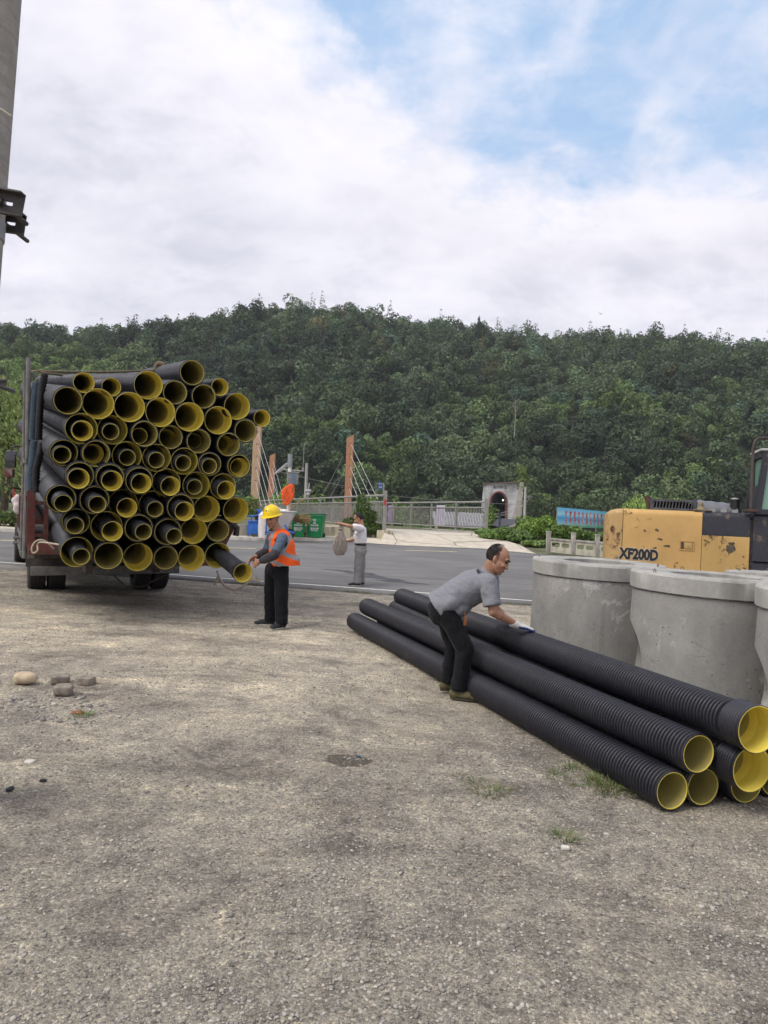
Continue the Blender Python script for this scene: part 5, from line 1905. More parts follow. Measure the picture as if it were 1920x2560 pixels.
r1_, P1_, L1_ = railing('grey metal railing on the right side of the bridge mouth, with cloths hung on it', (F1a, F1b), ps1, 1.23, 2.50, bal=0.15)
MB().bar((0, 0, 0.8), (0, 0, 2.66), 0.17, 0.17, (1, 0, 0)).build('end_post', STEEL, r1_)
MB().bar(P1_(0.3, 0.80), P1_(50, 0.92), 0.3, 0.5, (0, 0, 1)).build('base_wall', MC2, r1_)
MB().box((0.05, -0.05, 0.78), (0.55, 0.5, 0.44), bev=0.02).build('pier', MWALL, r1_)


def cloth(px0, px1, py0, py1, col, label, seed, stripe=None):
    rg_ = random.Random(seed)
    # find the points on the railing line
    def onl(px, py):
        d = ray(px, py)
        # x = d.x*t ; y = d.y*t ; y = 36+(4.9-x)/4.8*11
        t = (36 + 4.9 / 4.8 * 11) / (d.y + d.x / 4.8 * 11)
        return CAM + d * t + Vector((0.05, -0.06, 0))
    n = 14
    vs, fs = [], []
    for j in range(9):
        for k in range(n):
            u, v = k / (n - 1), j / 8
            p = onl(px0 + (px1 - px0) * (u * (1 - 0.08 * v) + 0.03 * math.sin(4 * v + seed)), py0 + (py1 - py0) * v)
            p += Vector((0, 0.03 * math.sin(u * 19 + seed) * (0.4 + v) - 0.03, 0))
            vs.append(p)
    for j in range(8):
        for k in range(n - 1):
            fs.append((j * n + k, (j + 1) * n + k, (j + 1) * n + k + 1, j * n + k + 1))
    m0 = len(vs)
    vs += [v + Vector((0, 0.008, 0)) for v in vs]
    fs += [tuple(m0 + i for i in f[::-1]) for f in fs]
    m = M('cloth_pattern')
    w = m.node('ShaderNodeTexWave', {'Vector': m.vec().outputs[0], 'Scale': 3.2, 'Distortion': 2.5, 'Detail': 2.0}).outputs['Fac']
    m.set(m.ramp(w, [(0.3, col), (0.7, stripe or col)]), 0.9)
    return tag(MB().add(vs, fs).build('hanging_cloth', m.m, None), label, 'cloth')


cloth(968, 983, 1263, 1304, (0.42, 0.26, 0.40), 'purple and blue patterned cloth on the railing beside the tall gate post', 1, (0.14, 0.15, 0.36))
cloth(1088, 1110, 1263, 1313, (0.38, 0.34, 0.46), 'pale lilac striped cloth hanging in the middle of the right railing', 2, (0.55, 0.50, 0.58))


def pylon(px, y, wpx, ytop, ybase, lean, mat, label, ncab, cabs):
    s = y / F
    w = wpx * s
    p = at(px, ybase, y)
    top = at(px + lean, ytop, y)
    root = empty('bridge_pylon', (p.x, p.y, 0.9), 0, label, 'pylon', None)
    base = Vector((p.x, p.y, 0.9))
    t = top - base
    b = MB()
    th = w * 1.15
    vs = []
    for (c, k) in ((Vector((0, 0, 0)), 0), (t, 1)):
        for a, bb in ((-1, -1), (1, -1), (1, 1), (-1, 1)):
            slant = (0.28 * w if a > 0 else -0.28 * w) * k
            vs.append(c + Vector((a * w / 2, bb * th / 2, slant)))
    b.add(vs, [(3, 2, 1, 0), (4, 5, 6, 7), (0, 1, 5, 4), (1, 2, 6, 5), (2, 3, 7, 6), (3, 0, 4, 7)])
    b.build('post', mat, root)
    bolts = MB()
    for k in range(5):
        q = t * (0.42 + 0.125 * k)
        bolts.tube([q + Vector((0.05, -th / 2 - 0.02, 0)), q + Vector((0.05, -th / 2 + 0.02, 0))], 0.05 * w / 0.45, 8)
    bolts.build('bolt', DKSTEEL, root)
    for k in range(ncab):
        q = t * (0.42 + 0.125 * (k + 5 - ncab)) + Vector((0.06, -th / 2 - 0.03, 0))
        e = at(*cabs[k], y - 6) - base
        e = q + (e - q) * 1.06
        MB().tube([q, e], 0.013, 5).build('cable', simple('white_cable', (0.55, 0.55, 0.55), 0.5, bump=0) if k == 0 and 'white_cable' not in bpy.data.materials else bpy.data.materials['white_cable'], root)
    return root


pylon(634, 57, 18, 1062, 1320, 11, TIMBER2, 'thick pale timber pylon of the bridge right beside the pipe load', 5, [(652, 1262), (664, 1262), (676, 1262), (690, 1266), (702, 1268)])
pylon(675, 72, 12.5, 1137, 1290, 7, TIMBER, 'shorter reddish timber pylon behind the solar panel', 3, [(690, 1262), (700, 1260), (712, 1258)])
pylon(868, 52.8, 17, 1092, 1300, 8, TIMBER, 'reddish timber pylon standing alone above the railing at mid picture', 5, [(880, 1240), (893, 1240), (905, 1240), (924, 1240), (940, 1240)])
tag(MB().box(at(627, 1260, 55.5), (0.28, 0.08, 0.28)).build('red_box', simple('red_box_paint', (0.55, 0.04, 0.03), 0.5), None), 'small red box mounted on the pale timber pylon', 'box')

# thin wires strung across behind the railing
for k, (a, b_, y) in enumerate((((700, 1180), (940, 1228), 80), ((800, 1248), (858, 1140), 75), ((822, 1248), (868, 1162), 75), ((985, 1240), (1310, 1262), 95), ((1222, 1290), (1312, 1262), 60), ((1222, 1298), (1312, 1264), 60), ((1250, 1286), (1320, 1300), 60))):
    rope('wire', [at(*a, y), at((a[0] + b_[0]) / 2, (a[1] + b_[1]) / 2 + 3, y), at(*b_, y)], 0.018, STEEL, ['overhead wire crossing from the solar panel towards the middle pylon', 'faint stay wire left of the middle pylon', 'second faint stay wire left of the middle pylon', 'long wire crossing behind the right railing towards the tunnel pole', 'upper wire between the railing end and the tunnel pole', 'lower wire between the railing end and the tunnel pole', 'wire sagging below the tunnel pole'][k], seg=4, cat='wire')

# ------------------------------------------------------------------ weather station, poles, sign
WY = 30.4
st = empty('monitoring_station', tuple(at(722, 1340, WY)), 0, 'white monitoring pole with solar panel, grey box and cylinder above the bins', 'weather station')
st.location.z = g(st.location.x, st.location.y)
SL = Vector(st.location)
lp = lambda px, py, dy=0.0: at(px, py, WY + dy) - SL
MB().tube([Vector((lp(722, 1300).x - 0.02, 0, 0)), lp(725, 1168)], 0.075, 14).build('pole', simple('white_pole_paint', (0.60, 0.58, 0.54), 0.5), st)
MB().tube([lp(725, 1168), lp(725.5, 1135)], 0.10, 20).build('rain_gauge', simple('gauge_grey', (0.26, 0.27, 0.28), 0.35, 0.3), st)
MB().tube([lp(701, 1173), lp(760, 1178)], 0.028, 8).build('arm', STEEL, st)
MB().tube([lp(757.5, 1178), lp(757.5, 1169)], 0.045, 10).tube([lp(757.5, 1170), lp(761, 1107)], 0.014, 6).build('antenna', STEEL, st)
pA, pB = lp(685, 1183, -0.1), lp(714, 1158, 0.1)
pan = MB().prism([pA, pB, pB + Vector((0.15, 0.75, 0.15)), pA + Vector((0.15, 0.75, 0.15))], Vector((0.03, 0, -0.035)))
pan.build('solar_panel', simple('panel_frame', (0.45, 0.47, 0.50), 0.4, bump=0), st)
MB().prism([pA + Vector((-0.0, 0.05, 0.012)), pB + Vector((-0.0, 0.05, 0.012)), pB + Vector((0.13, 0.7, 0.15)), pA + Vector((0.13, 0.7, 0.15))], Vector((-0.003, 0, 0.004))).build('solar_cells', GLASSD, st)
bc = (lp(719, 1182) + lp(746, 1211)) / 2
bx_ = MB().box(bc + Vector((0, -0.12, 0)), (0.44, 0.26, 0.47), bev=0.01, rot=rotm(0, 0, 12)).build('control_box', simple('box_grey', (0.235, 0.24, 0.225), 0.45), st)
MB().box(bc + Vector((0, -0.12, 0.25)), (0.50, 0.32, 0.03), rot=rotm(0, 0, 12)).build('box_lid', simple('lid_grey', (0.42, 0.42, 0.42), 0.4), bx_)
BLU = simple('printed_blue', (0.04, 0.25, 0.50), 0.5, bump=0)
ring = MB()
cR = bc + Vector((0.03, -0.262, 0.06))
pts_ = [cR + Vector((0.07 * math.cos(a), 0, 0.07 * math.sin(a))) for a in [k * 2 * math.pi / 20 for k in range(18)]]
ring.tube(pts_, 0.016, 6).box(cR, (0.06, 0.01, 0.025), rot=rotm(0, 30, 0))
ring.build('emblem', BLU, bx_)
text('lettering', '水文监测', 0.075, BLU, Matrix.Translation(bc + Vector((0.03, -0.262, -0.12))) @ Matrix.Rotation(R_(12), 4, 'Z') @ Matrix.Rotation(R_(90), 4, 'X'), bx_, 0.001)
# orange rescue board hung on the pole
ov = [(727, 1211), (733, 1216), (734, 1229), (731, 1246), (724, 1255), (719, 1262), (710, 1260), (705, 1240), (704.5, 1228), (713, 1219)]
c = Vector((0, 0, 0))
OP = [at(x, y, WY - 0.35) for x, y in ov]
ORG = simple('orange_foam', (0.80, 0.115, 0.02), 0.55, var=0.12, bump=0.05)
b = MB()
cen = sum(OP, Vector()) / len(OP)
# plate as a ring with handle openings along its two short edges
inner = [cen + (p - cen) * 0.80 for p in OP]
n = len(OP)
off = Vector((0, 0.10, 0))
b.prism([cen + (p - cen) * 0.72 for p in OP], off)
for k in range(n):
    if k in (1, 6): pass
    a_, b2 = OP[k], OP[(k + 1) % n]
    b.tube([a_ + off / 2, b2 + off / 2], 0.036, 8)
for k in (0, 2, 3, 4, 5, 7, 8, 9):
    b.prism([OP[k], OP[(k + 1) % n], cen + (OP[(k + 1) % n] - cen) * 0.70, cen + (OP[k] - cen) * 0.70], off)
for k in range(3):
    t = 0.3 + 0.2 * k
    b.tube([OP[9].lerp(OP[4], 0.15 + 0.25 * k) + Vector((0.04, -0.01, 0.06)), OP[7].lerp(OP[5], 0.15 + 0.25 * k) + Vector((0, -0.01, 0))], 0.014, 6)
tag(b.build('rescue_board', ORG, None), 'bright orange rescue board hanging tilted on the white pole', 'rescue board')


def pole_thing(name, px, py0, py1, y, r, mat, label, cat, lean=0.0, extra=None):
    a, b_ = at(px, py1, y), at(px + lean, py0, y)
    root = empty(name, (a.x, a.y, min(a.z, g(a.x, a.y) if y < 46 else a.z)), 0, label, cat)
    o_ = Vector(root.location)
    MB().tube([Vector((0, 0, 0)), b_ - o_], [r, r * 0.85], 12).build('pole', mat, root)
    return root, (lambda x_, y_, dy=0.0: at(x_, y_, y + dy) - o_)


rt_, lq = pole_thing('camera_pole', 764, 1158, 1250, 46, 0.10, simple('concrete_pole_grey', (0.36, 0.35, 0.33), 0.8), 'grey pole with a small camera on it, right of the monitoring station', 'pole', 3)
MB().tube([lq(770, 1244), lq(773, 1207)], 0.03, 8).box(lq(771, 1226), (0.32, 0.3, 0.12)).ell(lq(770, 1235), 0.12).tube([lq(766, 1226), lq(778, 1224)], 0.03, 6).build('camera', simple('white_camera', (0.55, 0.55, 0.55), 0.4), rt_)
rt_, lq = pole_thing('street_sign', 959, 1207, 1240, 62, 0.07, STEEL, 'blue street sign plate on a thin pole right of the middle pylon', 'sign')
sp_ = MB().box((lq(946, 1205) + lq(955, 1223)) / 2, (0.30, 0.03, 0.60)).build('sign_plate', simple('sign_blue', (0.035, 0.09, 0.38), 0.4, bump=0), rt_)
SW = simple('sign_white', (0.75, 0.75, 0.75), 0.5, bump=0)
for k, ch in enumerate(('滨河', '北路')):
    text('lettering', ch, 0.15, SW, Matrix.Translation((lq(946, 1205) + lq(955, 1223)) / 2 + Vector((0, -0.02, 0.13 - 0.27 * k))) @ Matrix.Rotation(R_(90), 4, 'X'), sp_, 0.001)
MB().box(lq(962, 1216), (0.08, 0.05, 0.10)).build('bracket', STEEL, rt_)
rt_, lq = pole_thing('power_pole', 1311, 1218, 1300, 100, 0.17, simple('pole_concrete', (0.42, 0.41, 0.38), 0.85), 'thin concrete power pole just right of the tunnel portal', 'pole', 3)
MB().bar(lq(1306, 1226), lq(1320, 1227), 0.1, 0.1).build('crossarm', DKSTEEL, rt_)

# shed with white roof and dark tarpaulin beyond the railing
sx_ = at(1150, 1305, 58)
sh = empty('shed', (sx_.x, sx_.y, -0.9), 0, 'low shed with a white ribbed roof seen through the right railing', 'shed')
b = MB().box((0, 1.5, 1.1), (3.4, 3, 2.2)).build('wall', MWALL, sh)
b = MB()
for k in range(18): b.box((-1.9 + k * 0.225, 0.4, 2.62), (0.17, 3.4, 0.06), rot=rotm(18, 0, 0))
b.box((0, 0.42, 2.56), (4.1, 3.4, 0.05), rot=rotm(18, 0, 0))
b.build('roof', simple('white_roof_sheet', (0.27, 0.27, 0.28), 0.6), sh)
tp0 = at(1262, 1312, 46)
b = MB().prism([at(1232, 1313, 45), at(1240, 1298, 46), at(1262, 1296, 46), at(1300, 1300, 47), at(1285, 1310, 45), at(1250, 1318, 44)], (0, 1.5, -0.1))
b.tube([at(1249, 1325, 44), at(1249, 1282, 44)], 0.06, 8)
tag(b.build('tarpaulin', simple('dark_tarpaulin', (0.05, 0.052, 0.06), 0.7, var=0.3), None, smooth=30), 'dark grey tarpaulin on a post left of the spreading bush', 'tarpaulin')

# ------------------------------------------------------------------ tunnel portal
TYp = 230.0
MP = M('portal_blocks')
br = MP.node('ShaderNodeTexBrick', {'Vector': MP.vec(rot=(R_(90), 0, 0)).outputs[0], 'Color1': (0.56, 0.56, 0.56), 'Color2': (0.46, 0.46, 0.47), 'Mortar': (0.34, 0.34, 0.34), 'Scale': 1.0, 'Mortar Size': 0.03, 'Brick Width': 1.3, 'Row Height': 0.75}).outputs[0]
gm = MP.noise(0.35, 6, 0.6, 0.6, vec=MP.vec(scale=(1, 1, 0.5)))
MP = MP.set(MP.mix(MP.ramp(gm, [(0.45, 0.0), (0.62, 0.65)]), br, (0.16, 0.155, 0.15)), 0.9)
o_ = at(1245, 1290, TYp)
PR = empty('tunnel_portal', (o_.x, TYp, -2.5), R_(-10), 'pale block tunnel portal with dark red arch rim at the foot of the hill', 'tunnel portal')
pm = TYp / F
L2 = lambda px, py: Vector(((px - 1245) * pm, 0, at(px, py, TYp).z + 2.5))
A0, A1 = L2(1206, 1211), L2(1297, 1206)
aw, az_top, az_c = 20.0 * pm, L2(1245, 1230).z, L2(1245, 1256).z
arch = [Vector((-aw, 0, 0))]
for k in range(21):
    a = math.pi - math.pi * k / 20
    arch.append(Vector((aw * math.cos(a), 0, az_c + (az_top - az_c) * math.sin(a))))
arch.append(Vector((aw, 0, 0)))
# face: strips between arch and outer boundary
b = MB()
vs, fs = [], []
for p in arch:
    vs.append(p)
    if p.z <= 0.01: vs.append(Vector((A0.x - 0.8 if p.x < 0 else A1.x - 1.0, 0, 0)))
    else:
        t = (p.x + aw) / (2 * aw)
        q = Vector((A0.x, 0, A0.z)).lerp(Vector((A1.x, 0, A1.z)), t)
        vs.append(q)
for k in range(len(arch) - 1):
    fs.append((2 * k, 2 * k + 1, 2 * k + 3, 2 * k + 2))
b.add(vs, fs)
m0 = len(vs)
b.add([v + Vector((0, 1.2, 0)) for v in vs], [f[::-1] for f in fs])
for k in range(len(arch) - 1):
    b.f.append((2 * k, 2 * k + 2, m0 + 2 * k + 2, m0 + 2 * k)); b.mi.append(0)
    b.f.append((2 * k + 1, m0 + 2 * k + 1, m0 + 2 * k + 3, 2 * k + 3)); b.mi.append(0)
b.build('wall', MP, PR, smooth=0)
rim = MB()
rim.tube([p + Vector((0, -0.05, 0)) for p in arch], 0.36, 6)
rim.build('arch_rim', simple('red_rim_paint', (0.16, 0.05, 0.045), 0.7, var=0.3), PR)
MB().bar(A0 + Vector((-0.3, 0.4, 0.15)), A1 + Vector((0.3, 0.4, 0.15)), 1.8, 0.35).build('coping', simple('brown_coping', (0.16, 0.11, 0.09), 0.85), PR)
MB().prism([A1 + Vector((-0.2, -0.6, 0)), A1 + Vector((1.0, -0.6, 0)), Vector((A1.x + 0.5, -0.6, 0)), Vector((A1.x - 2.6, -0.6, 0))], (0, 1.6, 0)).build('buttress', concrete_material('portal_concrete', (0.42, 0.40, 0.35), streak=True, stain=0.4, sc_=0.2), PR)
MB().box((A1.x + 2.2, 2.0, (A1.z - 4) / 2), (3.4, 2.0, A1.z - 4)).build('side_wall', MP, PR)
b = MB()
tv = [p + Vector((0, 0, 0)) for p in arch]
vs = [p + Vector((0, 0.4, 0)) for p in arch] + [p + Vector((3, 40, 0)) for p in arch]
nn_ = len(arch)
b.add(vs, [(k, k + 1, nn_ + k + 1, nn_ + k) for k in range(nn_ - 1)] + [tuple(range(nn_, 2 * nn_))])
b.build('tunnel_lining', simple('tunnel_concrete', (0.16, 0.16, 0.165), 0.9), PR)
BLK = simple('black_characters', (0.03, 0.028, 0.028), 0.6, bump=0)
tcx = L2(1248, 1218)
text('lettering', '盐池河隧道', 1.02, BLK, Matrix.Translation(tcx + Vector((0, -0.02, 0))) @ Matrix.Rotation(R_(90), 4, 'X') @ Matrix.Rotation(R_(1.5), 4, 'Z'), PR, 0.02, 0.03, sx=0.84)
lm = M('tunnel_lamp')
lm.b.inputs['Emission Color'].default_value = (1, 0.97, 0.9, 1)
lm.b.inputs['Emission Strength'].default_value = 1.2
tl_ = at(1255, 1249, TYp + 6)
lo = MB().ell(Vector((10 * pm, 6, L2(1255, 1249).z)), 0.28, None, 10, 6).build('lamp', lm.m, PR)

# ------------------------------------------------------------------ banner
bL, bR = at(1395, 1268, 55), at(1572, 1283.5, 69)
bd_ = Vector((bR.x - bL.x, bR.y - bL.y, 0)); bw = bd_.length
BH = (1317 - 1268) / F * 55
BN = empty('banner', (bL.x, bL.y, bL.z - BH), math.atan2(bd_.y, bd_.x), 'long sky blue banner with two lines of red characters, partly behind the excavator', 'banner')
m = M('banner_print')
sepn = m.node('ShaderNodeSeparateXYZ', {0: m.tc.outputs['Object']})
zr = m.math('DIVIDE', sepn.outputs[2], BH)
nz = m.noise(1.6, 5, 0.6, 0.5)
zr2 = m.math('ADD', zr, m.math('MULTIPLY', m.math('SUBTRACT', nz, 0.5), 0.22))
c = m.ramp(zr2, [(0.0, (0.10, 0.30, 0.18)), (0.13, (0.25, 0.52, 0.45)), (0.22, (0.30, 0.60, 0.72)), (0.34, (0.16, 0.52, 0.80)), (0.45, (0.06, 0.36, 0.72)), (0.56, (0.16, 0.58, 0.88)), (0.66, (0.50, 0.78, 0.92)), (0.80, (0.26, 0.66, 0.92)), (1.0, (0.14, 0.54, 0.88))])
MBAN = m.set(c, 0.55)
b = MB().box((bw / 2, 0.0, BH / 2), (bw, 0.02, BH))
sheet_ = b.build('banner_sheet', MBAN, BN)
for k in range(5): MB().tube([(bw * k / 4, 0.06, -2.6), (bw * k / 4, 0.06, BH)], 0.04, 6).build('support', STEEL, BN)
RED = simple('red_characters', (0.62, 0.03, 0.04), 0.5, bump=0)
WHT = simple('white_outline', (0.78, 0.78, 0.80), 0.5, bump=0)


def ban_x(px):
    d = ray(px, 1290)
    A = Vector((bL.x, bL.y)); D = Vector((bd_.x, bd_.y)).normalized()
    # solve A + D s = k d
    det = D.x * (-d.y) + d.x * D.y
    return ((-A.x) * (-d.y) + d.x * (-A.y)) / det


for li, (tx_, zf, px0_, px1_) in enumerate((("扛牢服务支点建设新使命", 0.665, 1415, 1512), ("开创绿色低碳发展新局面", 0.32, 1415, 1514))):
    s0_, s1_ = ban_x(px0_), ban_x(px1_)
    n = len(tx_)
    for k, ch in enumerate(tx_):
        s = s0_ + (s1_ - s0_) * k / (n - 1)
        mwt = Matrix.Translation((s, -0.014, BH * zf)) @ Matrix.Rotation(R_(90), 4, 'X')
        text('character_outline', ch, BH * 0.36, WHT, mwt, sheet_, 0.001, 0.026)
        mwt = Matrix.Translation((s, -0.019, BH * zf)) @ Matrix.Rotation(R_(90), 4, 'X')
        text('character', ch, BH * 0.36, RED, mwt, sheet_, 0.001, 0.013)

# ------------------------------------------------------------------ concrete balustrade
MBAL = concrete_material('balustrade_concrete', (0.47, 0.45, 0.36), streak=True, stain=0.4)
posts = [(1370, 1329.5, 1378), (1432, 1333, 1385), (1492, 1337, 1391), (1556, 1341, 1398), (1624, 1345, 1405)]
pb = []
for (px, t_, b_) in posts:
    q = ong(px, b_ + 1); pb.append((q, at(px, t_, q.y).z))
BA = empty('balustrade', tuple(pb[0][0]), 0, 'low weathered concrete balustrade with oval holes at the far roadside', 'balustrade')
o_ = Vector(BA.location)
for (q, zt_) in pb:
    b = MB().box((q - o_) + Vector((0, 0, (zt_ - q.z) / 2)), (0.155, 0.155, zt_ - q.z), bev=0.012)
    b.box((q - o_) + Vector((0, 0, zt_ - q.z)), (0.18, 0.18, 0.05), bev=0.01)
    b.build('post', MC2, BA)
for (q, zt_), (q2, z2_) in zip(pb[:-1], pb[1:]):
    a_, b_ = q - o_, q2 - o_
    d = b_ - a_; ln_ = d.length; d.normalize()
    hh = (zt_ - q.z) * 0.62
    u0 = 0.08; u1 = ln_ - 0.08
    W_ = u1 - u0
    # panel with two oval holes: strips
    b = MB()
    P_ = lambda u, z, yy=0.0: a_ + d * (u0 + u) + Vector((0, yy, z))
    hc = hh * 0.62; hr = hh * 0.17; hw = W_ * 0.19
    for side in (-0.03, 0.03):
        vs, fs = [], []
        for (c_) in (0.27, 0.73):
            x0_, x1_ = W_ * (0.0 if c_ < 0.5 else 0.5), W_ * (0.5 if c_ < 0.5 else 1.0)
            base_ = len(vs)
            n = 24
            for k in range(n):
                t = 2 * math.pi * k / n
                cx_2, cz_2 = math.cos(t), math.sin(t)
                e_ = (W_ * c_ + hw * max(-1, min(1, cx_2 * 1.15)), hc + hr * max(-1, min(1, cz_2 * 1.3)))
                m_ = max(abs(cx_2), abs(cz_2))
                ox, oz = cx_2 / m_, cz_2 / m_
                fx = (x0_ + x1_) / 2 + ox * (x1_ - x0_) / 2
                fz = hh / 2 + oz * hh / 2
                vs.append(P_(e_[0], e_[1], side)); vs.append(P_(fx, fz, side))
            for k in range(n):
                k2 = (k + 1) % n
                fs.append((base_ + 2 * k, base_ + 2 * k + 1, base_ + 2 * k2 + 1, base_ + 2 * k2))
        b.add(vs, fs if side < 0 else [f[::-1] for f in fs])
        if side < 0: nb = len(vs)
    for c_ in (0, 1):
        for k in range(24):
            i0, i1 = c_ * 48 + 2 * k, c_ * 48 + 2 * ((k + 1) % 24)
            b.f.append((i0, i1, nb + i1, nb + i0)); b.mi.append(0)
    b.build('panel', MBAL, BA, smooth=0)
    MB().bar(P_(0, hh + 0.035), P_(W_, hh + 0.035 + 0.0), 0.12, 0.07).build('top_rail', MC2, BA)

# ------------------------------------------------------------------ bins, low wall, carts, brooms
low = empty('low_wall', tuple(ong(800, 1346, 0.13)), 0, 'low cream concrete wall between the green bins and the shrub', 'wall')
o_ = Vector(low.location)
wl = [ong(x, y, 0.13) for x, y in ((560, 1342), (700, 1344), (800, 1346), (872, 1347))]
b = MB()
for a_, b_ in zip(wl[:-1], wl[1:]):
    b.bar(a_ - o_ + Vector((0, 1.05, 0.22)), b_ - o_ + Vector((0, 1.05, 0.22)), 0.2, 0.46)
b.build('wall', MWALL, low)
# planter stones at the shrub foot
for k, (px, py, r) in enumerate(((882, 1345, 0.24), (897, 1347, 0.2), (915, 1345, 0.26))):
    q = ong(px, py, 0.0)
    b = MB().box(q + Vector((0, 0.2, 0.17)), (r * 1.9, 0.3, 0.34), bev=0.06, rot=rotm(0, 0, 10 * k - 8))
    tag(b.build('planter_stone', simple('planter_stone', (0.20, 0.175, 0.15), 0.9, var=0.4), None), ['leftmost dark block edging the foot of the tall shrub', 'middle dark block edging the foot of the tall shrub', 'right dark block edging the foot of the tall shrub'][k], 'stone')

GREEN = simple('green_bin_plastic', (0.018, 0.235, 0.085), 0.42, var=0.12, bump=0.05)
DGREEN = simple('dark_green_plastic', (0.010, 0.13, 0.055), 0.45, var=0.12, bump=0.05)
PRW = simple('white_print', (0.72, 0.74, 0.72), 0.5, bump=0)


def bin_(px0, px1, py0, py1, label, rz):
    q = ong((px0 + px1) / 2, py1, 0.13)
    s = q.y / F
    w = (px1 - px0) * s
    h = (py1 - py0) * s
    root = empty('wheelie_bin', tuple(q + Vector((0, 0.35, 0))), R_(rz), label, 'bin', 'green wheelie bins')
    wt, wb_, dt, db = w * 0.94, w * 0.74, w * 0.98, w * 0.74
    b = MB()
    vs = []
    for z, ww, dd in ((0.04, wb_, db), (h * 0.88, wt, dt)):
        for a_, c_ in ((-1, -1), (1, -1), (1, 1), (-1, 1)): vs.append((a_ * ww / 2, c_ * dd / 2, z))
    b.add(vs, [(0, 3, 2, 1), (4, 5, 6, 7), (0, 1, 5, 4), (1, 2, 6, 5), (2, 3, 7, 6), (3, 0, 4, 7)])
    b.box((0, 0, h * 0.865), (wt * 1.05, dt * 1.05, h * 0.05), bev=0.01)
    for x in (-0.33, 0.33):
        b.bar((x * wb_ * 1.12, -db / 2 - 0.004, 0.1), (x * wt * 1.12, -dt / 2 - 0.004, h * 0.8), 0.03, 0.02, (0, 1, 0))
    body = b.build('body', GREEN, root, smooth=20)
    b = MB().box((0, 0.0, h * 0.93), (w * 1.05, dt * 1.1, h * 0.055), bev=0.02).tube([(-w * 0.42, dt * 0.6, h * 0.95), (w * 0.42, dt * 0.6, h * 0.95)], 0.02, 8)
    b.build('lid', DGREEN, root)
    for x in (-1, 1): MB().tube([(x * w * 0.40, db * 0.45, 0.1), (x * w * 0.48, db * 0.45, 0.1)], 0.1, 16).build('wheel', RUBBER, root)
    ti = math.atan((dt - db) / 2 / (h * 0.84))
    def onf(z): return -db / 2 - (dt - db) / 2 * (z - 0.04) / (h * 0.84) - 0.006
    def tmt(x, z): return Matrix.Translation((x, onf(z), z)) @ Matrix.Rotation(R_(90) + ti, 4, 'X')
    z = h * 0.645
    ic = MB()
    for (a_, c_) in (((-0.06, 0.075), (0.06, 0.075)), ((0.06, 0.075), (-0.05, -0.07)), ((-0.06, 0.075), (0.05, -0.07)), ((-0.06, -0.075), (0.06, -0.075))):
        ic.bar((a_[0], onf(z + a_[1]) - 0.004, z + a_[1]), (c_[0], onf(z + c_[1]) - 0.004, z + c_[1]), 0.018, 0.008, (0, 1, 0))
    ic.build('symbol', PRW, body)
    text('lettering', '厨余垃圾', 0.078, PRW, tmt(0, h * 0.49), body, 0.001, 0.004)
    text('lettering', '易腐垃圾', 0.085, PRW, tmt(0, h * 0.37), body, 0.001, 0.004)
    text('lettering', '定时投放', 0.070, PRW, tmt(0, h * 0.30), body, 0.001, 0.003)
    return root


bin_(723, 762, 1281, 1345, 'green wheelie bin on the left, partly behind the straw broom', 4)
bin_(763, 809, 1281, 1346, 'green wheelie bin on the right with white symbol and print, next to the cream wall', -4)

# white hopper cart
WHC = simple('white_plastic_tub', (0.60, 0.57, 0.55), 0.5, var=0.1, bump=0.05)
BLF = simple('blue_frame_paint', (0.03, 0.13, 0.46), 0.45, var=0.2)
q = ong(705, 1348, 0.13); cy_3 = q.y
CT = empty('sweeper_cart', tuple(q), 0, 'white tub cart with blue frame behind the man in the orange vest', 'cart')
o_ = Vector(CT.location)
lc_ = lambda px, py, dy=0.0: at(px, py, cy_3 + dy) - o_
tpz, btz = lc_(710, 1280).z, lc_(710, 1322).z
xl, xr, xbl, xbr = lc_(668, 1280).x, lc_(735, 1280).x, lc_(690, 1322).x, lc_(716, 1322).x
b = MB()
vs = []
for z, x0_, x1_, dd in ((btz, xbl, xbr, 0.4), ((btz + tpz) / 2 - 0.02, xbl - 0.12, xbr + 0.14, 0.62), (tpz, xl, xr, 0.78)):
    for (x_, c_) in ((x0_, -1), (x1_, -1), (x1_, 1), (x0_, 1)): vs.append((x_, 0.3 + c_ * dd / 2, z))
fs = [(0, 3, 2, 1), (8, 9, 10, 11)]
for r_i in (0, 4):
    for k in range(4): fs.append((r_i + k, r_i + (k + 1) % 4, r_i + 4 + (k + 1) % 4, r_i + 4 + k))
b.add(vs, fs)
b.box(((xl + xr) / 2, 0.3, tpz + 0.02), (xr - xl + 0.06, 0.84, 0.05), bev=0.015)
tub = b.build('tub', WHC, CT, smooth=20)
text('lettering', '清洁环卫', 0.17, simple('faded_pink_print', (0.55, 0.42, 0.40), 0.6, bump=0), Matrix.Translation(lc_(712, 1293, -0.08) + Vector((0, -0.02, 0))) @ Matrix.Rotation(R_(96), 4, 'X'), tub, 0.001)
b = MB()
for (p0_, p1_) in (((712, 1312), (722, 1330)), ((722, 1330), (733, 1331)), ((700, 1325), (722, 1330)), ((662, 1330), (722, 1331)), ((664, 1338), (668, 1290))):
    b.tube([lc_(*p0_, -0.15), lc_(*p1_, -0.15)], 0.03, 8)
b.tube([lc_(733, 1331, -0.18), lc_(733, 1331, -0.05)], 0.05, 12)
b.build('frame', BLF, CT)
for dx_ in (-0.35, 0.25): MB().tube([(dx_, 0.1, 0.2), (dx_, 0.16, 0.2)], 0.2, 20).build('wheel', RUBBER, CT)
b = MB()
for k in range(6): b.ell(lc_(675 + k * 7, 1277 - 6 * math.sin(k * 0.9 + 1), 0.3), (0.22, 0.25, 0.13), None, 12, 8)
o = organic('sack', b, simple('white_sack', (0.62, 0.60, 0.58), 0.8), None, 0.03, 2)
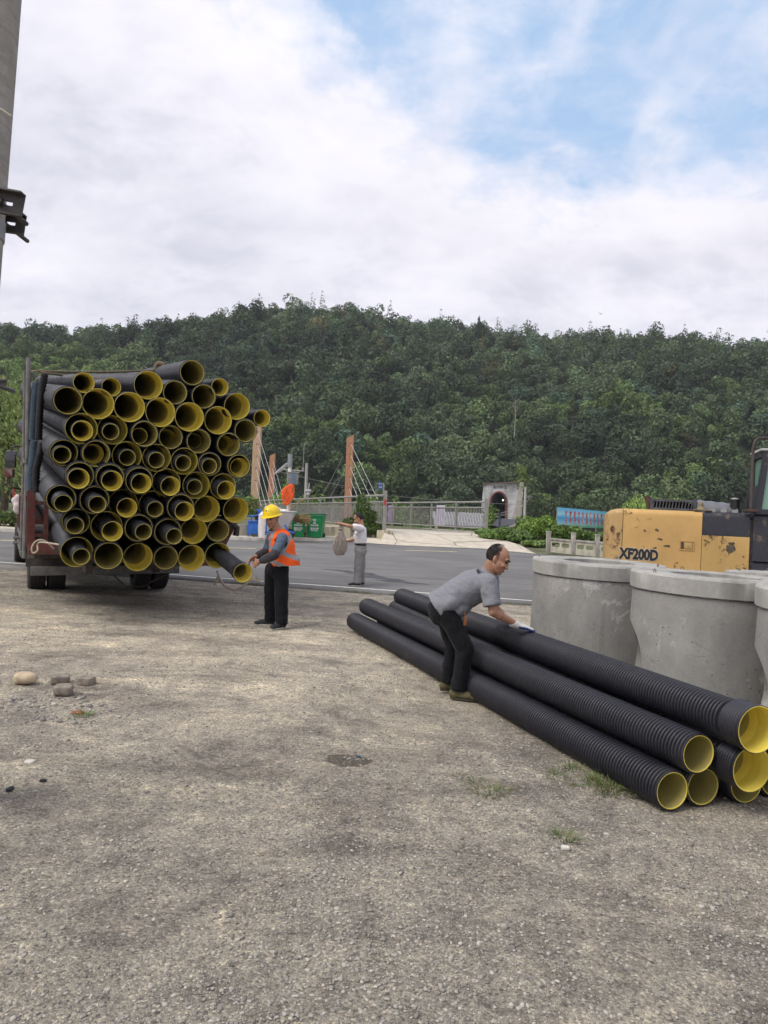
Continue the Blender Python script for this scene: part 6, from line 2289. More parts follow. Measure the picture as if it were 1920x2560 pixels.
o.location = o_
tag(o, 'white sack heaped on top of the white tub cart', 'sack')
# white drum behind
q = ong(660, 1346, 0.13)
tag(MB().lathe([(0.01, 0), (0.30, 0), (0.33, 0.3), (0.33, 0.85), (0.22, 0.98), (0.01, 0.98)], 24).build('white_drum', WHC, None, loc=tuple(q + Vector((0, 0.6, 0)))), 'white plastic drum between the blue cart and the tub cart', 'drum')
# blue handcart
q = ong(634, 1342, 0.13)
BC = empty('blue_handcart', tuple(q), 0, 'blue plastic handcart with raised handle in front of the pale timber pylon', 'cart')
o_ = Vector(BC.location); cy_3 = q.y
w_ = 34 * cy_3 / F
MB().box((0.02, 0.25, 0.33), (w_, 0.5, 0.46), bev=0.03).box((0.02, 0.25, 0.575), (w_ * 1.08, 0.56, 0.05), bev=0.015).build('tub', BLF, BC)
b = MB().tube([lc_(629, 1304) if False else at(629, 1305, cy_3) - o_, at(628, 1297, cy_3) - o_, at(632, 1291, cy_3) - o_, at(641, 1288, cy_3) - o_, at(650, 1286, cy_3) - o_], 0.022, 8)
b.tube([at(612, 1290, cy_3) - o_, at(640, 1289, cy_3) - o_], 0.02, 6)
for x in (-0.2, 0.2): b.tube([(x, 0.0, 0.1), (x, 0.0, -0.0)], 0.03, 8)
b.build('handle', BLF, BC)
q2 = at(645, 1298, cy_3 + 0.2)
b = MB().box(q2 + Vector((0, 0, 0.16)), (0.22, 0.24, 0.42), bev=0.05)
SPR = b.build('knapsack_sprayer', BLF, None)
tag(SPR, 'blue and black knapsack sprayer standing on the blue handcart', 'sprayer')
sp2 = MB().box(q2 + Vector((-0.05, -0.10, 0.18)), (0.12, 0.08, 0.34), bev=0.02).build('front_panel', GLASSD, SPR)


# brooms
STRAW = simple('straw', (0.33, 0.24, 0.12), 0.9, var=0.45, scale=20, bump=0)
WOOD = simple('broom_handle_wood', (0.30, 0.19, 0.11), 0.8, var=0.3)


def broom(a_, b_, h0, h1, fan, label, seed):
    root = empty('broom', tuple(b_), 0, label, 'broom', 'brooms')
    MB().tube([a_ - b_, Vector((0, 0, 0))], 0.018, 8).build('handle', WOOD, root)
    rg_ = random.Random(seed)
    b = MB()
    d = (h1 - h0); ln_ = d.length; dn = d.normalized()
    for k in range(170):
        s_ = Vector((rg_.gauss(0, 1), rg_.gauss(0, 1), rg_.gauss(0, 1)))
        s_ = (s_ - dn * s_.dot(dn)) * fan * 0.5
        f_ = rg_.uniform(0.6, 1.0)
        b.tube([h0 - b_ + s_ * 0.1, h0 - b_ + d * 0.5 * f_ + s_ * 0.8, h0 - b_ + d * f_ + s_ * 1.1 + Vector((0, 0, -0.02))], [0.010, 0.008, 0.004], 4)
    b.build('bristles', STRAW, root, smooth=0)
    return root


broom(at(705, 1303, 28.2), at(731, 1299, 28.2), at(728, 1299, 28.2), at(780, 1296, 28.0), 0.16, 'straw broom lying level across the bins, bristles to the right', 2)
broom(at(764, 1245, 29.3), at(722, 1277, 29.3), at(722, 1277, 29.3), at(715, 1283, 29.3), 0.06, 'broom with its wooden handle pointing up out of the white tub cart', 3)
broom(at(668, 1313, 28.0), at(650, 1321, 28.0), at(654, 1319, 28.0), at(644, 1323, 28.0), 0.06, 'short broom lying between the blue handcart and the tub cart', 4)

# ------------------------------------------------------------------ stones, weeds, gravel
def rock(name, px, py, w, h, dpt, mat, label, seed, cat='stone', boxy=0.0, rz=0, group=None):
    q = ong(px, py)
    rg_ = np.random.RandomState(seed)
    s = q.y / F
    bm = bmesh.new()
    bmesh.ops.create_icosphere(bm, subdivisions=4, radius=1)
    for v in bm.verts:
        p = v.co
        if boxy:
            m_ = max(abs(p.x), abs(p.y), abs(p.z))
            e_ = 1 - 0.78 * boxy
            p = Vector([math.copysign(abs(t_) ** e_, t_) for t_ in p]) * (1 - 0.12 * boxy)
        x_, y_, z_ = p
        f = 1 + 0.05 * math.sin(2 * x_ + seed) * math.cos(2.3 * y_ + seed * 2) + 0.03 * math.sin(4 * z_ + 3 * x_ + seed) + 0.025 * math.sin(17 * x_ + 11 * y_ + 13 * z_)
        v.co = Vector((x_ * f * w * s / 2, y_ * f * dpt / 2, (z_ * f) * h * s / 2))
    me = bpy.data.meshes.new(name)
    bm.to_mesh(me); bm.free()
    me.materials.append(mat)
    me.polygons.foreach_set('use_smooth', [True] * len(me.polygons))
    o = bpy.data.objects.new(name, me); COL.objects.link(o)
    o.location = q + Vector((0, dpt * 0.4, h * s * 0.42)); o.rotation_euler = (0, 0, R_(rz))
    return tag(o, label, cat, group)


SAND = simple('sandstone', (0.46, 0.37, 0.255), 0.9, var=0.25, scale=14, bump=0.5, bs=60, bd=0.01)
GST = simple('grey_stone', (0.22, 0.19, 0.155), 0.9, var=0.4, scale=16, bump=0.5, bs=60, bd=0.01)
rock('stone', 53, 1712, 60, 31, 0.17, SAND, 'largest pale sandy boulder at the far left of the stone group', 1, boxy=0.25)
rock('stone', 142, 1711, 50, 24, 0.15, GST, 'flat grey stone block in the middle rear of the stone group', 4, boxy=0.85, rz=25)
rock('stone', 210, 1716, 42, 24, 0.13, GST, 'small dark squared stone block at the right of the stone group', 7, boxy=0.95, rz=-8)
rock('stone', 150, 1741, 50, 29, 0.15, GST, 'rounded grey brown stone in front of the others in the stone group', 9, boxy=0.7, rz=10)
rock('brick_fragment', 190, 1788, 31, 8, 0.07, simple('red_brick', (0.33, 0.11, 0.06), 0.9, var=0.3), 'broken red brick piece lying beside a small weed', 12, cat='brick', boxy=0.85)
rock('stone', 70, 1912, 26, 10, 0.06, simple('white_stone', (0.5, 0.47, 0.42), 0.9), 'small whitish stone on the gravel at the left edge', 14, boxy=0.4)
rock('stone', 20, 1980, 15, 10, 0.05, simple('black_stone', (0.03, 0.03, 0.03), 0.8), 'small black lump on the gravel by the left edge', 16, boxy=0.4)
rock('stone', 557, 1566, 15, 6, 0.05, SAND, 'small pale stone lying just left of the worker\'s shoes', 18, boxy=0.3)

# loose gravel over the yard (nobody could count it)
def gravel(name, n, smin, smax, ymin, ymax, tint_lo, tint_hi, seed, power=2.2, at_=None):
    rg_ = np.random.RandomState(seed)
    # density follows distance so that near ground is well covered
    y = ymin + (ymax - ymin) * rg_.rand(n) ** power
    az = rg_.uniform(-0.56, 0.56, n)
    x = az * (y + 0.8)
    if at_ is not None:
        x = at_[0] + rg_.normal(size=n) * at_[2]; y = at_[1] + rg_.normal(size=n) * at_[3]
    ok = (y < near_edge(x) - 0.02)
    x, y = x[ok], y[ok]
    n = len(x)
    clus = vnoise(x * 1.1, y * 1.1, 77, 4)
    keep_ = rg_.rand(n) < np.clip((clus - 0.30) * 3.0, 0.12, 1)
    x, y = x[keep_], y[keep_]
    n = len(x)
    z = terrain(x, y) + (vnoise(x * 0.7, y * 0.7, 2, 5) - 0.5) * 0.07 * np.clip((near_edge(x) - y), 0.25, 1) + (vnoise(x * 4, y * 4, 9, 3) - 0.5) * 0.018
    phi = (1 + 5 ** 0.5) / 2
    ico = np.array([(-1, phi, 0), (1, phi, 0), (-1, -phi, 0), (1, -phi, 0), (0, -1, phi), (0, 1, phi), (0, -1, -phi), (0, 1, -phi), (phi, 0, -1), (phi, 0, 1), (-phi, 0, -1), (-phi, 0, 1)], float)
    ico /= np.linalg.norm(ico[0])
    T = np.array([(0, 11, 5), (0, 5, 1), (0, 1, 7), (0, 7, 10), (0, 10, 11), (1, 5, 9), (5, 11, 4), (11, 10, 2), (10, 7, 6), (7, 1, 8), (3, 9, 4), (3, 4, 2), (3, 2, 6), (3, 6, 8), (3, 8, 9), (4, 9, 5), (2, 4, 11), (6, 2, 10), (8, 6, 7), (9, 8, 1)])
    s = smin * (smax / smin) ** (rg_.rand(n) ** 2.6)
    sc_ = s[:, None] * np.stack([rg_.uniform(0.7, 1.3, n), rg_.uniform(0.7, 1.3, n), rg_.uniform(0.35, 0.8, n)], 1)
    Vv = ico[None] * (1 + rg_.uniform(-0.36, 0.30, (n, 12, 1)))
    th = rg_.uniform(0, 6.28, n)
    Vv = Vv * sc_[:, None, :]
    c_, s_2 = np.cos(th)[:, None], np.sin(th)[:, None]
    X = Vv[..., 0] * c_ - Vv[..., 1] * s_2 + x[:, None]
    Y = Vv[..., 0] * s_2 + Vv[..., 1] * c_ + y[:, None]
    Z = Vv[..., 2] + z[:, None] + s[:, None] * 0.15
    VV = np.stack([X, Y, Z], -1).reshape(-1, 3)
    FF = (T[None] + (np.arange(n) * 12)[:, None, None]).reshape(-1, 3)
    lo, hi = np.array(tint_lo), np.array(tint_hi)
    t = rg_.rand(n, 1) ** 1.4
    tt = lo + (hi - lo) * t + rg_.uniform(-0.006, 0.006, (n, 3))
    tt = np.concatenate([np.clip(tt, 0.02, 1), np.ones((n, 1))], 1)
    o = np_mesh(name, VV, FF, MSTONE, attr=np.repeat(tt, 12, 0))
    return o


_m = M('loose_stone')
_a = _m.node('ShaderNodeAttribute'); _a.attribute_name = 'tint'
MSTONE = _m.set(_m.mix(0.5, _a.outputs['Color'], _m.ramp(_m.noise(90, 3), [(0.3, (0.75, 0.75, 0.75)), (0.7, (1.2, 1.2, 1.2))]), 'MULTIPLY'), 0.9, 0, None, 0.2)
tag(gravel('gravel', 150000, 0.0022, 0.0100, 1.7, 14.5, (0.20, 0.185, 0.165), (0.44, 0.41, 0.36), 5, 1.7), 'loose grey and tan gravel scattered over the yard', 'gravel', kind='stuff')
_q = ong(135, 1765)
tag(gravel('stone_litter', 420, 0.008, 0.026, 0, 1, (0.12, 0.115, 0.115), (0.48, 0.44, 0.38), 19, 1, (_q.x, _q.y, 0.26, 0.22)), 'litter of dark and pale small stones around the stone group', 'gravel', kind='stuff')
tag(gravel('coarse_gravel', 9000, 0.006, 0.018, 9.0, 15.0, (0.20, 0.18, 0.16), (0.50, 0.46, 0.40), 15, 0.7), 'coarser grey gravel strewn near the truck and the road edge', 'gravel', kind='stuff')
tag(gravel('pebbles', 2400, 0.007, 0.017, 1.8, 14.5, (0.18, 0.165, 0.15), (0.46, 0.43, 0.38), 8, 1.05), 'larger pebbles strewn over the gravel yard', 'gravel', kind='stuff')


def tuft(px, py, r, h, n, label, seed, dry=0.2, group='weeds on the gravel'):
    q = ong(px, py)
    rg_ = random.Random(seed)
    root = bpy.data.objects
    V, T_ = [], []
    for k in range(n):
        a = rg_.uniform(0, 6.28); rr = r * rg_.random() ** 0.7
        x, y = rr * math.cos(a), rr * math.sin(a)
        hh = h * rg_.uniform(0.25, 0.75)
        l = rg_.uniform(0.6, 2.4) * hh
        dx, dy = l * math.cos(a + rg_.uniform(-1, 1)), l * math.sin(a + rg_.uniform(-1, 1))
        w = rg_.uniform(0.0014, 0.0030)
        px_, py_ = -dy, dx
        nn = math.hypot(px_, py_) + 1e-6
        px_, py_ = px_ / nn * w, py_ / nn * w
        z0 = -0.01
        V += [(x - px_, y - py_, z0), (x + px_, y + py_, z0), (x + dx * .5 + px_, y + dy * .5 + py_, hh * .75), (x + dx * .5 - px_, y + dy * .5 - py_, hh * .75)]
        V += [(x + dx * .5 - px_, y + dy * .5 - py_, hh * .75), (x + dx * .5 + px_, y + dy * .5 + py_, hh * .75), (x + dx + px_ * .2, y + dy + py_ * .2, hh * 0.8), (x + dx - px_ * .2, y + dy - py_ * .2, hh * 0.8)]
        c = (0.24, 0.22, 0.12, 1) if rg_.random() < dry + 0.1 else (0.11 * rg_.uniform(.8, 1.3), 0.165 * rg_.uniform(.8, 1.3), 0.05, 1)
        T_ += [c] * 8
    o = leaf_obj('grass_tuft', np.array(V), np.array(T_))
    o.location = (q.x, q.y, q.z)
    return tag(o, label, 'weed', group)


tuft(1225, 1988, 0.085, 0.07, 130, 'grass tuft in the middle of the gravel, left of the pipe mouths', 1, 0.35)
tuft(1190, 1962, 0.04, 0.07, 26, 'sparse grass blades just up and left of the middle grass tuft', 2)
tuft(1150, 1945, 0.05, 0.03, 26, 'flat faint grass patch left of the other tufts', 3, 0.5)
tuft(1530, 1975, 0.15, 0.10, 190, 'largest spreading grass tuft close beside the front pipe', 4, 0.3)
tuft(1500, 1960, 0.09, 0.07, 60, 'thin grass at the left side of the largest tuft', 12, 0.3)
tuft(1390, 1945, 0.06, 0.07, 50, 'small grass tuft left of the front pipe, lower of two', 5)
tuft(1425, 1925, 0.05, 0.09, 40, 'small grass tuft nearest to the front pipe, upper of two', 6)
tuft(1438, 1965, 0.03, 0.04, 30, 'tiny weed left of the largest grass tuft', 7)
tuft(1414, 2098, 0.05, 0.08, 60, 'lone grass tuft in the foreground below the pipes', 8)
tuft(212, 1792, 0.05, 0.06, 90, 'small green weed beside the red brick piece', 9, 0.05)
tuft(186, 1800, 0.03, 0.03, 40, 'tiny yellowish weed left of the brick piece', 10, 0.4)
rgt = random.Random(9)
V, T_ = [], []
# strip of weeds along the asphalt edge: uncountable
rg_ = np.random.RandomState(3)
xe_ = rg_.uniform(-3.0, 3.6, 2600); cl = vnoise(xe_ * 2.2, xe_ * 0, 5, 3)
xe_ = xe_[rg_.rand(len(cl)) < np.clip((cl - 0.35) * 4, 0.06, 1)]
yy_ = near_edge(xe_) - 0.07 + rg_.normal(size=len(xe_)) * 0.05
Pq = np.stack([xe_, yy_, G(xe_, yy_) + 0.02 + 0.03 * rg_.rand(len(xe_))], 1)
Nq = np.tile(np.array([0, -0.5, 1.0]), (len(Pq), 1))
o = leaf_obj('edge_weeds', quads(Pq, Nq, 0.020, rg_), tints((0.12, 0.13, 0.055), len(Pq), rg_, 0.4, 0.15))
tag(o, 'sparse low weeds growing along the asphalt edge', 'grass', kind='stuff')

# damp spot on the gravel
mdp = M('damp_gravel')
nf = mdp.noise(60, 5, 0.7)
mdp.set(mdp.ramp(nf, [(0.3, (0.055, 0.047, 0.043)), (0.7, (0.13, 0.11, 0.095))]), 0.8, 0, mdp.bump(nf, 0.8, 0.01))
# small debris
for k, (px, py, r, col, lab) in enumerate(((897, 1893, 0.012, (0.05, 0.15, 0.25), 'scrap of blue plastic on the gravel at mid picture'), (105, 1957, 0.018, (0.02, 0.02, 0.02), 'small black fragment on the gravel at the left'), (1415, 2127, 0.022, (0.55, 0.53, 0.48), 'flat whitish stone below the lone grass tuft'))):
    rock('debris', px, py, r * 2 * F / ong(px, py).y, r * F / ong(px, py).y, r * 1.4, simple('debris_%s' % ('blue', 'black', 'white')[k], col, 0.7), lab, 30 + k, 'debris', 0.5)

# ------------------------------------------------------------------ concrete pole on the left
PYL = 3.6
pa, pb_ = at(-36, 0, PYL), at(-103, 840, PYL)
dirp = (pa - pb_).normalized()
fz = lambda z: pb_ + dirp * ((z - pb_.z) / dirp.z)
base = fz(g(pb_.x, pb_.y) - 0.1)
PL = empty('concrete_pole', tuple(base), 0, 'tall grey concrete pole with steel clamp at the left edge, close to the camera', 'pole')
MPOLE = M('pole_concrete_near')
_n = MPOLE.noise(7, 8, 0.65, 0.3)
_r = MPOLE.noise(3, 4, 0.6, 1.5, vec=MPOLE.vec(scale=(1, 1, 7)))
_c = MPOLE.mix(0.5, MPOLE.ramp(_n, [(0.3, (0.22, 0.205, 0.185)), (0.7, (0.34, 0.325, 0.30))]), MPOLE.ramp(_r, [(0.4, (0.75, 0.75, 0.75)), (0.6, (1.1, 1.1, 1.1))]), 'MULTIPLY')
MPOLE.set(_c, 0.9, 0, MPOLE.bump(_n, 0.4, 0.01))
MB().tube([Vector((0, 0, 0)), fz(2.6) - base, fz(7.5) - base], [0.166, 0.158, 0.142], 40).build('pole', MPOLE.m, PL)
CL = simple('clamp_steel', (0.085, 0.080, 0.076), 0.6, 0.5, var=0.3)
GAL = simple('zinc_band', (0.26, 0.27, 0.275), 0.5, 0.4, var=0.2)
lpp = lambda px, py, dy=0.0: at(px, py, PYL + dy) - base
cz = (at(-58, 575, PYL) - base)
zc_ = (at(10, 580, PYL)).z
pc = lambda z: fz(z) - base
z0c, z1c = at(8, 592, PYL).z, at(10, 545, PYL).z
b = MB().tube([pc(z0c), pc(z1c)], 0.163, 40)
b.build('clamp_band', GAL, PL)


def angle_iron(p0, p1, w, fl, face, name):
    """L/C-profile: web plus two lips"""
    b = MB()
    d = (p1 - p0).normalized()
    up = Vector((0, 0, 1)); up = (up - d * up.dot(d)).normalized()
    nrm = d.cross(up)
    if nrm.y > 0: nrm = -nrm
    ln_ = (p1 - p0).length
    # web with one slot near the free end
    s0, s1 = ln_ * 0.72, ln_ * 0.86
    hw = w * 0.08
    def q(s, u): return p0 + d * s + up * u
    def slab(a0, a1, u0, u1):
        b.prism([q(a0, u0), q(a1, u0), q(a1, u1), q(a0, u1)], nrm * 0.006)
    slab(0, s0, -w / 2, w / 2); slab(s1, ln_, -w / 2, w / 2); slab(s0, s1, hw, w / 2); slab(s0, s1, -w / 2, -hw)
    b.prism([q(0, w / 2), q(ln_, w / 2), q(ln_, w / 2) + nrm * fl, q(0, w / 2) + nrm * fl], -up * 0.008)
    b.prism([q(0, -w / 2), q(ln_, -w / 2), q(ln_, -w / 2) + nrm * fl * 0.5, q(0, -w / 2) + nrm * fl * 0.5], up * 0.008)
    b.tube([q(s0 - 0.01, 0) + nrm * 0.03, q(s0 - 0.01, 0) - nrm * 0.25], 0.011, 8)
    b.tube([q(s0 - 0.01, 0) + nrm * 0.03, q(s0 - 0.01, 0) + nrm * 0.005], 0.02, 6)
    b.build(name, CL, PL)


angle_iron(lpp(-130, 482, -0.19), lpp(60, 517, -0.19), 0.105, 0.05, 1, 'clamp_channel')
angle_iron(lpp(-110, 540, 0.19), lpp(64, 565, 0.19), 0.10, 0.05, 1, 'clamp_channel')
angle_iron(lpp(-150, 948, -0.18), lpp(17, 957, -0.18), 0.028, 0.02, 1, 'lower_bracket')
wr = MB().tube([lpp(-20, 262, -0.16), lpp(5, 274, -0.155), lpp(28, 290, -0.13)], 0.004, 6)
wr.build('thin_wire', simple('pale_wire', (0.6, 0.55, 0.45), 0.6, bump=0), PL)

# ------------------------------------------------------------------ birds
def bird(px, py, span, y, label, flap, rz):
    p = at(px, py, y)
    s = span * y / F
    b = MB()
    b.tube([(-0.28 * s, 0, 0), (-0.05 * s, 0, 0.02 * s), (0.15 * s, 0, 0.02 * s), (0.26 * s, 0, 0.0), (0.32 * s, 0, -0.005 * s)], [0.012 * s, 0.05 * s, 0.045 * s, 0.02 * s, 0.004 * s], 8)
    for sd in (-1, 1):
        vs = [(0.10 * s, 0, 0.02 * s), (-0.08 * s, 0, 0.02 * s), (-0.04 * s, sd * 0.25 * s, (0.02 + flap) * s), (0.09 * s, sd * 0.25 * s, (0.03 + flap) * s), (-0.10 * s, sd * 0.52 * s, (0.01 + flap * 0.7) * s), (0.0, sd * 0.5 * s, (0.02 + flap * 0.7) * s)]
        vs2 = [(x_, y_, z_ - 0.012 * s) for x_, y_, z_ in vs]
        b.add(vs + vs2, [(0, 1, 2, 3), (3, 2, 4, 5), (9, 8, 7, 6), (11, 10, 8, 9), (0, 3, 9, 6), (3, 5, 11, 9), (1, 7, 8, 2), (2, 8, 10, 4), (5, 4, 10, 11)])
    o = b.build('bird', simple('bird_grey', (0.16, 0.16, 0.17), 0.8, bump=0) if 'bird_grey' not in bpy.data.materials else bpy.data.materials['bird_grey'], None)
    o.location = p; o.rotation_euler = (R_(25), 0, rz)
    return tag(o, label, 'bird', 'birds in the sky')


bird(1500, 785, 17, 120, 'largest flying bird, close above the hill crest', 0.14, 1.0)
bird(1492, 565, 9, 170, 'highest of the small birds over the white cloud', 0.1, 0.6)
bird(1423, 605, 8, 180, 'small bird just below and left of the highest one', 0.08, 0.4)
bird(1027, 722, 6, 200, 'tiny bird alone above the middle of the ridge', 0.1, 1.2)
bird(1539, 735, 6, 200, 'tiny bird above and right of the largest bird', 0.1, 0.9)
# ------------------------------------------------------------------ people
def skin_mat(name, col):
    m = M(name)
    a = m.noise(14, 5, 0.6)
    c = m.ramp(a, [(0.3, tuple(x * 0.78 for x in col)), (0.7, tuple(x * 1.12 for x in col))])
    m.set(c, 0.55, 0, m.bump(m.noise(60, 4), 0.25, 0.003), 0.35)
    m.b.inputs['Subsurface Weight'].default_value = 0.08
    m.b.inputs['Subsurface Radius'].default_value = (0.01, 0.004, 0.002)
    return m.m


SK1 = skin_mat('tanned_skin', (0.37, 0.195, 0.125))
SK2 = skin_mat('weathered_skin', (0.37, 0.195, 0.125))
SK3 = skin_mat('skin', (0.42, 0.225, 0.145))
EYE = simple('dark_eye', (0.02, 0.014, 0.012), 0.25, bump=0)
BROW = simple('dark_hair', (0.028, 0.024, 0.022), 0.85, var=0.3, scale=60)
HAIR = simple('greying_hair', (0.055, 0.048, 0.045), 0.9, var=0.5, scale=40, bump=0.8, bs=150, bd=0.006)
LIP = simple('lips', (0.20, 0.075, 0.06), 0.5, bump=0)


def cloth_mat(name, col, var=0.12, wr=0.8, scale=(1, 1, 1), rough=0.9, bs=9, weave=0.0, fold=0.22, frot=(20, 35, 0)):
    m = M(name)
    v = m.vec(scale=scale)
    n = m.noise(bs, 4, 0.55, 0.8, vec=v)
    n2 = m.noise(bs * 3, 3, 0.5, 0.5, vec=v)
    c = m.ramp(m.noise(4, 4), [(0.3, tuple(x * (1 - var) for x in col)), (0.7, tuple(x * (1 + var) for x in col))])
    b = m.bump(n, wr, 0.03)
    b = m.bump(n2, wr * 0.3, 0.006, b)
    wv_ = m.node('ShaderNodeTexWave', {'Vector': m.vec(rot=tuple(R_(a) for a in frot)).outputs[0], 'Scale': 6.5, 'Distortion': 7.0, 'Detail': 2.5, 'Detail Scale': 1.6}).outputs['Fac']
    msk = m.ramp(m.noise(5.0, 3), [(0.42, 0.0), (0.58, 1.0)])
    b = m.bump(m.math('MULTIPLY', wv_, msk), fold, 0.022, b)
    if weave:
        w = m.noise(300, 2, 0.5)
        c = m.mix(weave, c, m.ramp(w, [(0.35, (0.55, 0.55, 0.57)), (0.65, (1.35, 1.35, 1.35))]), 'MULTIPLY')
    m.set(c, rough, 0, b, 0.2)
    m.b.inputs['Sheen Weight'].default_value = 0.04
    return m.m


TEXD = bpy.data.textures.new('fold_noise', 'CLOUDS')
TEXD.noise_scale = 0.11
TEXD.noise_depth = 2
TEXF = bpy.data.textures.new('fine_fold_noise', 'CLOUDS')
TEXF.noise_scale = 0.05
TEXF.noise_depth = 1


def garment(name, mb, mat, parent, voxel=0.009, smooth=5, fold=0.02):
    o = mb.build(name, mat, parent, smooth=0)
    mods = [('REMESH', dict(mode='VOXEL', voxel_size=voxel)), ('SMOOTH', dict(factor=0.5, iterations=smooth))]
    if fold:
        mods += [('DISPLACE', dict(texture=TEXD, strength=fold, mid_level=0.5)), ]
    bake(o, mods)
    if fold: bake(o, [('DISPLACE', dict(texture=TEXF, strength=fold * 0.28, mid_level=0.5)), ('SMOOTH', dict(factor=0.5, iterations=2))])
    o.data.polygons.foreach_set('use_smooth', [True] * len(o.data.polygons))
    return o


def frame(f, u):
    f = Vector(f).normalized()
    u = Vector(u); u = (u - f * u.dot(f)).normalized()
    l = u.cross(f)
    return Matrix((f, l, u)).transposed()       # columns: forward, left, up


def head(mb, C, Rm, s=1.0):
    C = Vector(C)
    P = lambda x, y, z: C + Rm @ (Vector((x, y, z)) * s)
    E = lambda p, r, rot=None: mb.ell(P(*p), tuple(k * s for k in r), Rm @ rot if rot is not None else Rm, 20, 14)
    E((-0.012, 0, 0.030), (0.098, 0.077, 0.090))      # skull
    E((0.022, 0, -0.030), (0.070, 0.066, 0.080))      # face
    E((0.045, 0, -0.078), (0.040, 0.045, 0.034))      # jaw
    E((0.066, 0, -0.098), (0.022, 0.024, 0.018))      # chin
    E((0.070, 0.032, -0.028), (0.022, 0.024, 0.022))  # cheeks
    E((0.070, -0.032, -0.028), (0.022, 0.024, 0.022))
    E((0.078, 0, 0.030), (0.018, 0.052, 0.014))       # brow ridge
    mb.caps(P(0.086, 0, 0.012), P(0.103, 0, -0.030), 0.010 * s, 0.014 * s, 12)   # nose
    E((0.098, 0.012, -0.034), (0.011, 0.009, 0.009)); E((0.098, -0.012, -0.034), (0.011, 0.009, 0.009))
    E((0.084, 0, -0.062), (0.014, 0.026, 0.008)); E((0.082, 0, -0.073), (0.013, 0.022, 0.008))
    for sd in (-1, 1):
        E((-0.008, sd * 0.079, -0.010), (0.018, 0.009, 0.032), rotm(0, -12, sd * -18))
        E((-0.002, sd * 0.074, -0.036), (0.010, 0.008, 0.012))


def face_parts(root, C, Rm, s=1.0, brow=0.006):
    C = Vector(C)
    P = lambda x, y, z: C + Rm @ (Vector((x, y, z)) * s)
    for sd in (-1, 1):
        MB().ell(P(0.0845, sd * 0.031, 0.008), (0.008 * s, 0.015 * s, 0.0058 * s), Rm @ rotm(0, 0, sd * 22), 12, 8).build('eye', EYE, root)
        MB().ell(P(0.091, sd * 0.031, 0.033), (0.006 * s, 0.022 * s, brow * s), Rm @ rotm(sd * -8, 0, sd * 20), 12, 8).build('eyebrow', BROW, root)
    MB().ell(P(0.0955, 0, -0.066), (0.004 * s, 0.020 * s, 0.0045 * s), Rm, 12, 8).build('mouth', LIP, root)


def strands(root, C, Rm, s, test, n, col, ln_=0.018, name='hair_strands', seed=1):
    rg_ = np.random.RandomState(seed)
    V_, T_ = [], []
    C = Vector(C)
    k = 0
    while k < n:
        d_ = rg_.normal(size=3); d_ /= np.linalg.norm(d_)
        p = Vector((d_[0] * 0.103 - 0.014, d_[1] * 0.082, d_[2] * 0.096 + 0.032))
        if rg_.rand() > test(p): continue
        k += 1
        nrm = Vector(d_)
        flow = Vector((-0.5 if p.z > 0.05 else -0.2, 0.2 * (1 if p.y > 0 else -1), -1 if p.z < 0.07 else -0.1)) + Vector(rg_.normal(size=3) * 0.35)
        flow = (flow - nrm * flow.dot(nrm)).normalized()
        tip = p + (flow * 0.8 + nrm * 0.45) * ln_ * rg_.uniform(0.5, 1.2)
        sd = flow.cross(nrm) * 0.0011
        p = p - nrm * 0.002
        for q in (p - sd, p + sd, tip + sd * 0.5, tip - sd * 0.5):
            w = C + Rm @ (q * s)
            V_.append(tuple(w))
        g_ = rg_.uniform(0.6, 1.5)
        T_ += [(col[0] * g_, col[1] * g_, col[2] * g_, 1)] * 4
    return leaf_obj(name, np.array(V_), np.array(T_), root)


def hair(root, C, Rm, s=1.0, front=0.02, low=-0.045, mat=None, top=True, bald=False):
    b = MB()
    seg, rings = 40, 26
    vs, fs = [], []
    C = Vector(C)
    rr = (0.103, 0.082, 0.095)
    keep_ = {}
    def ok(p):
        x, y, z = p
        if bald and z > 0.066 + 0.25 * max(-x - 0.03, 0) and abs(y) < 0.05 and x > -0.055: return False
        lim = front + 0.55 * (z - 0.02) if z < 0.06 else front + 0.022 + (z - 0.06) * 0.2
        if x > lim: return False
        if z < low + max(x + 0.05, 0) * 0.75: return False
        return True
    idx_ = {}
    for i in range(rings + 1):
        t = math.pi * i / rings
        for k in range(seg):
            a = 2 * math.pi * k / seg
            p = Vector((math.sin(t) * math.cos(a) * rr[0] - 0.014, math.sin(t) * math.sin(a) * rr[1], math.cos(t) * rr[2] + 0.032))
            if ok(p):
                idx_[(i, k)] = len(vs)
                j = 0.0016 * math.sin(37 * a + 11 * t) + 0.0012 * math.sin(61 * a)
                vs.append(C + Rm @ ((p + p.normalized() * j) * s))
    for i in range(rings):
        for k in range(seg):
            q = [(i, k), (i + 1, k), (i + 1, (k + 1) % seg), (i, (k + 1) % seg)]
            if all(c in idx_ for c in q): fs.append([idx_[c] for c in q])
    b.add(vs, fs)
    o = b.build('hair', mat or HAIR, root)
    bake(o, [('SOLIDIFY', dict(thickness=0.009 * s, offset=-0.6)), ('SMOOTH', dict(factor=0.4, iterations=2))])
    o.data.polygons.foreach_set('use_smooth', [True] * len(o.data.polygons))
    return o


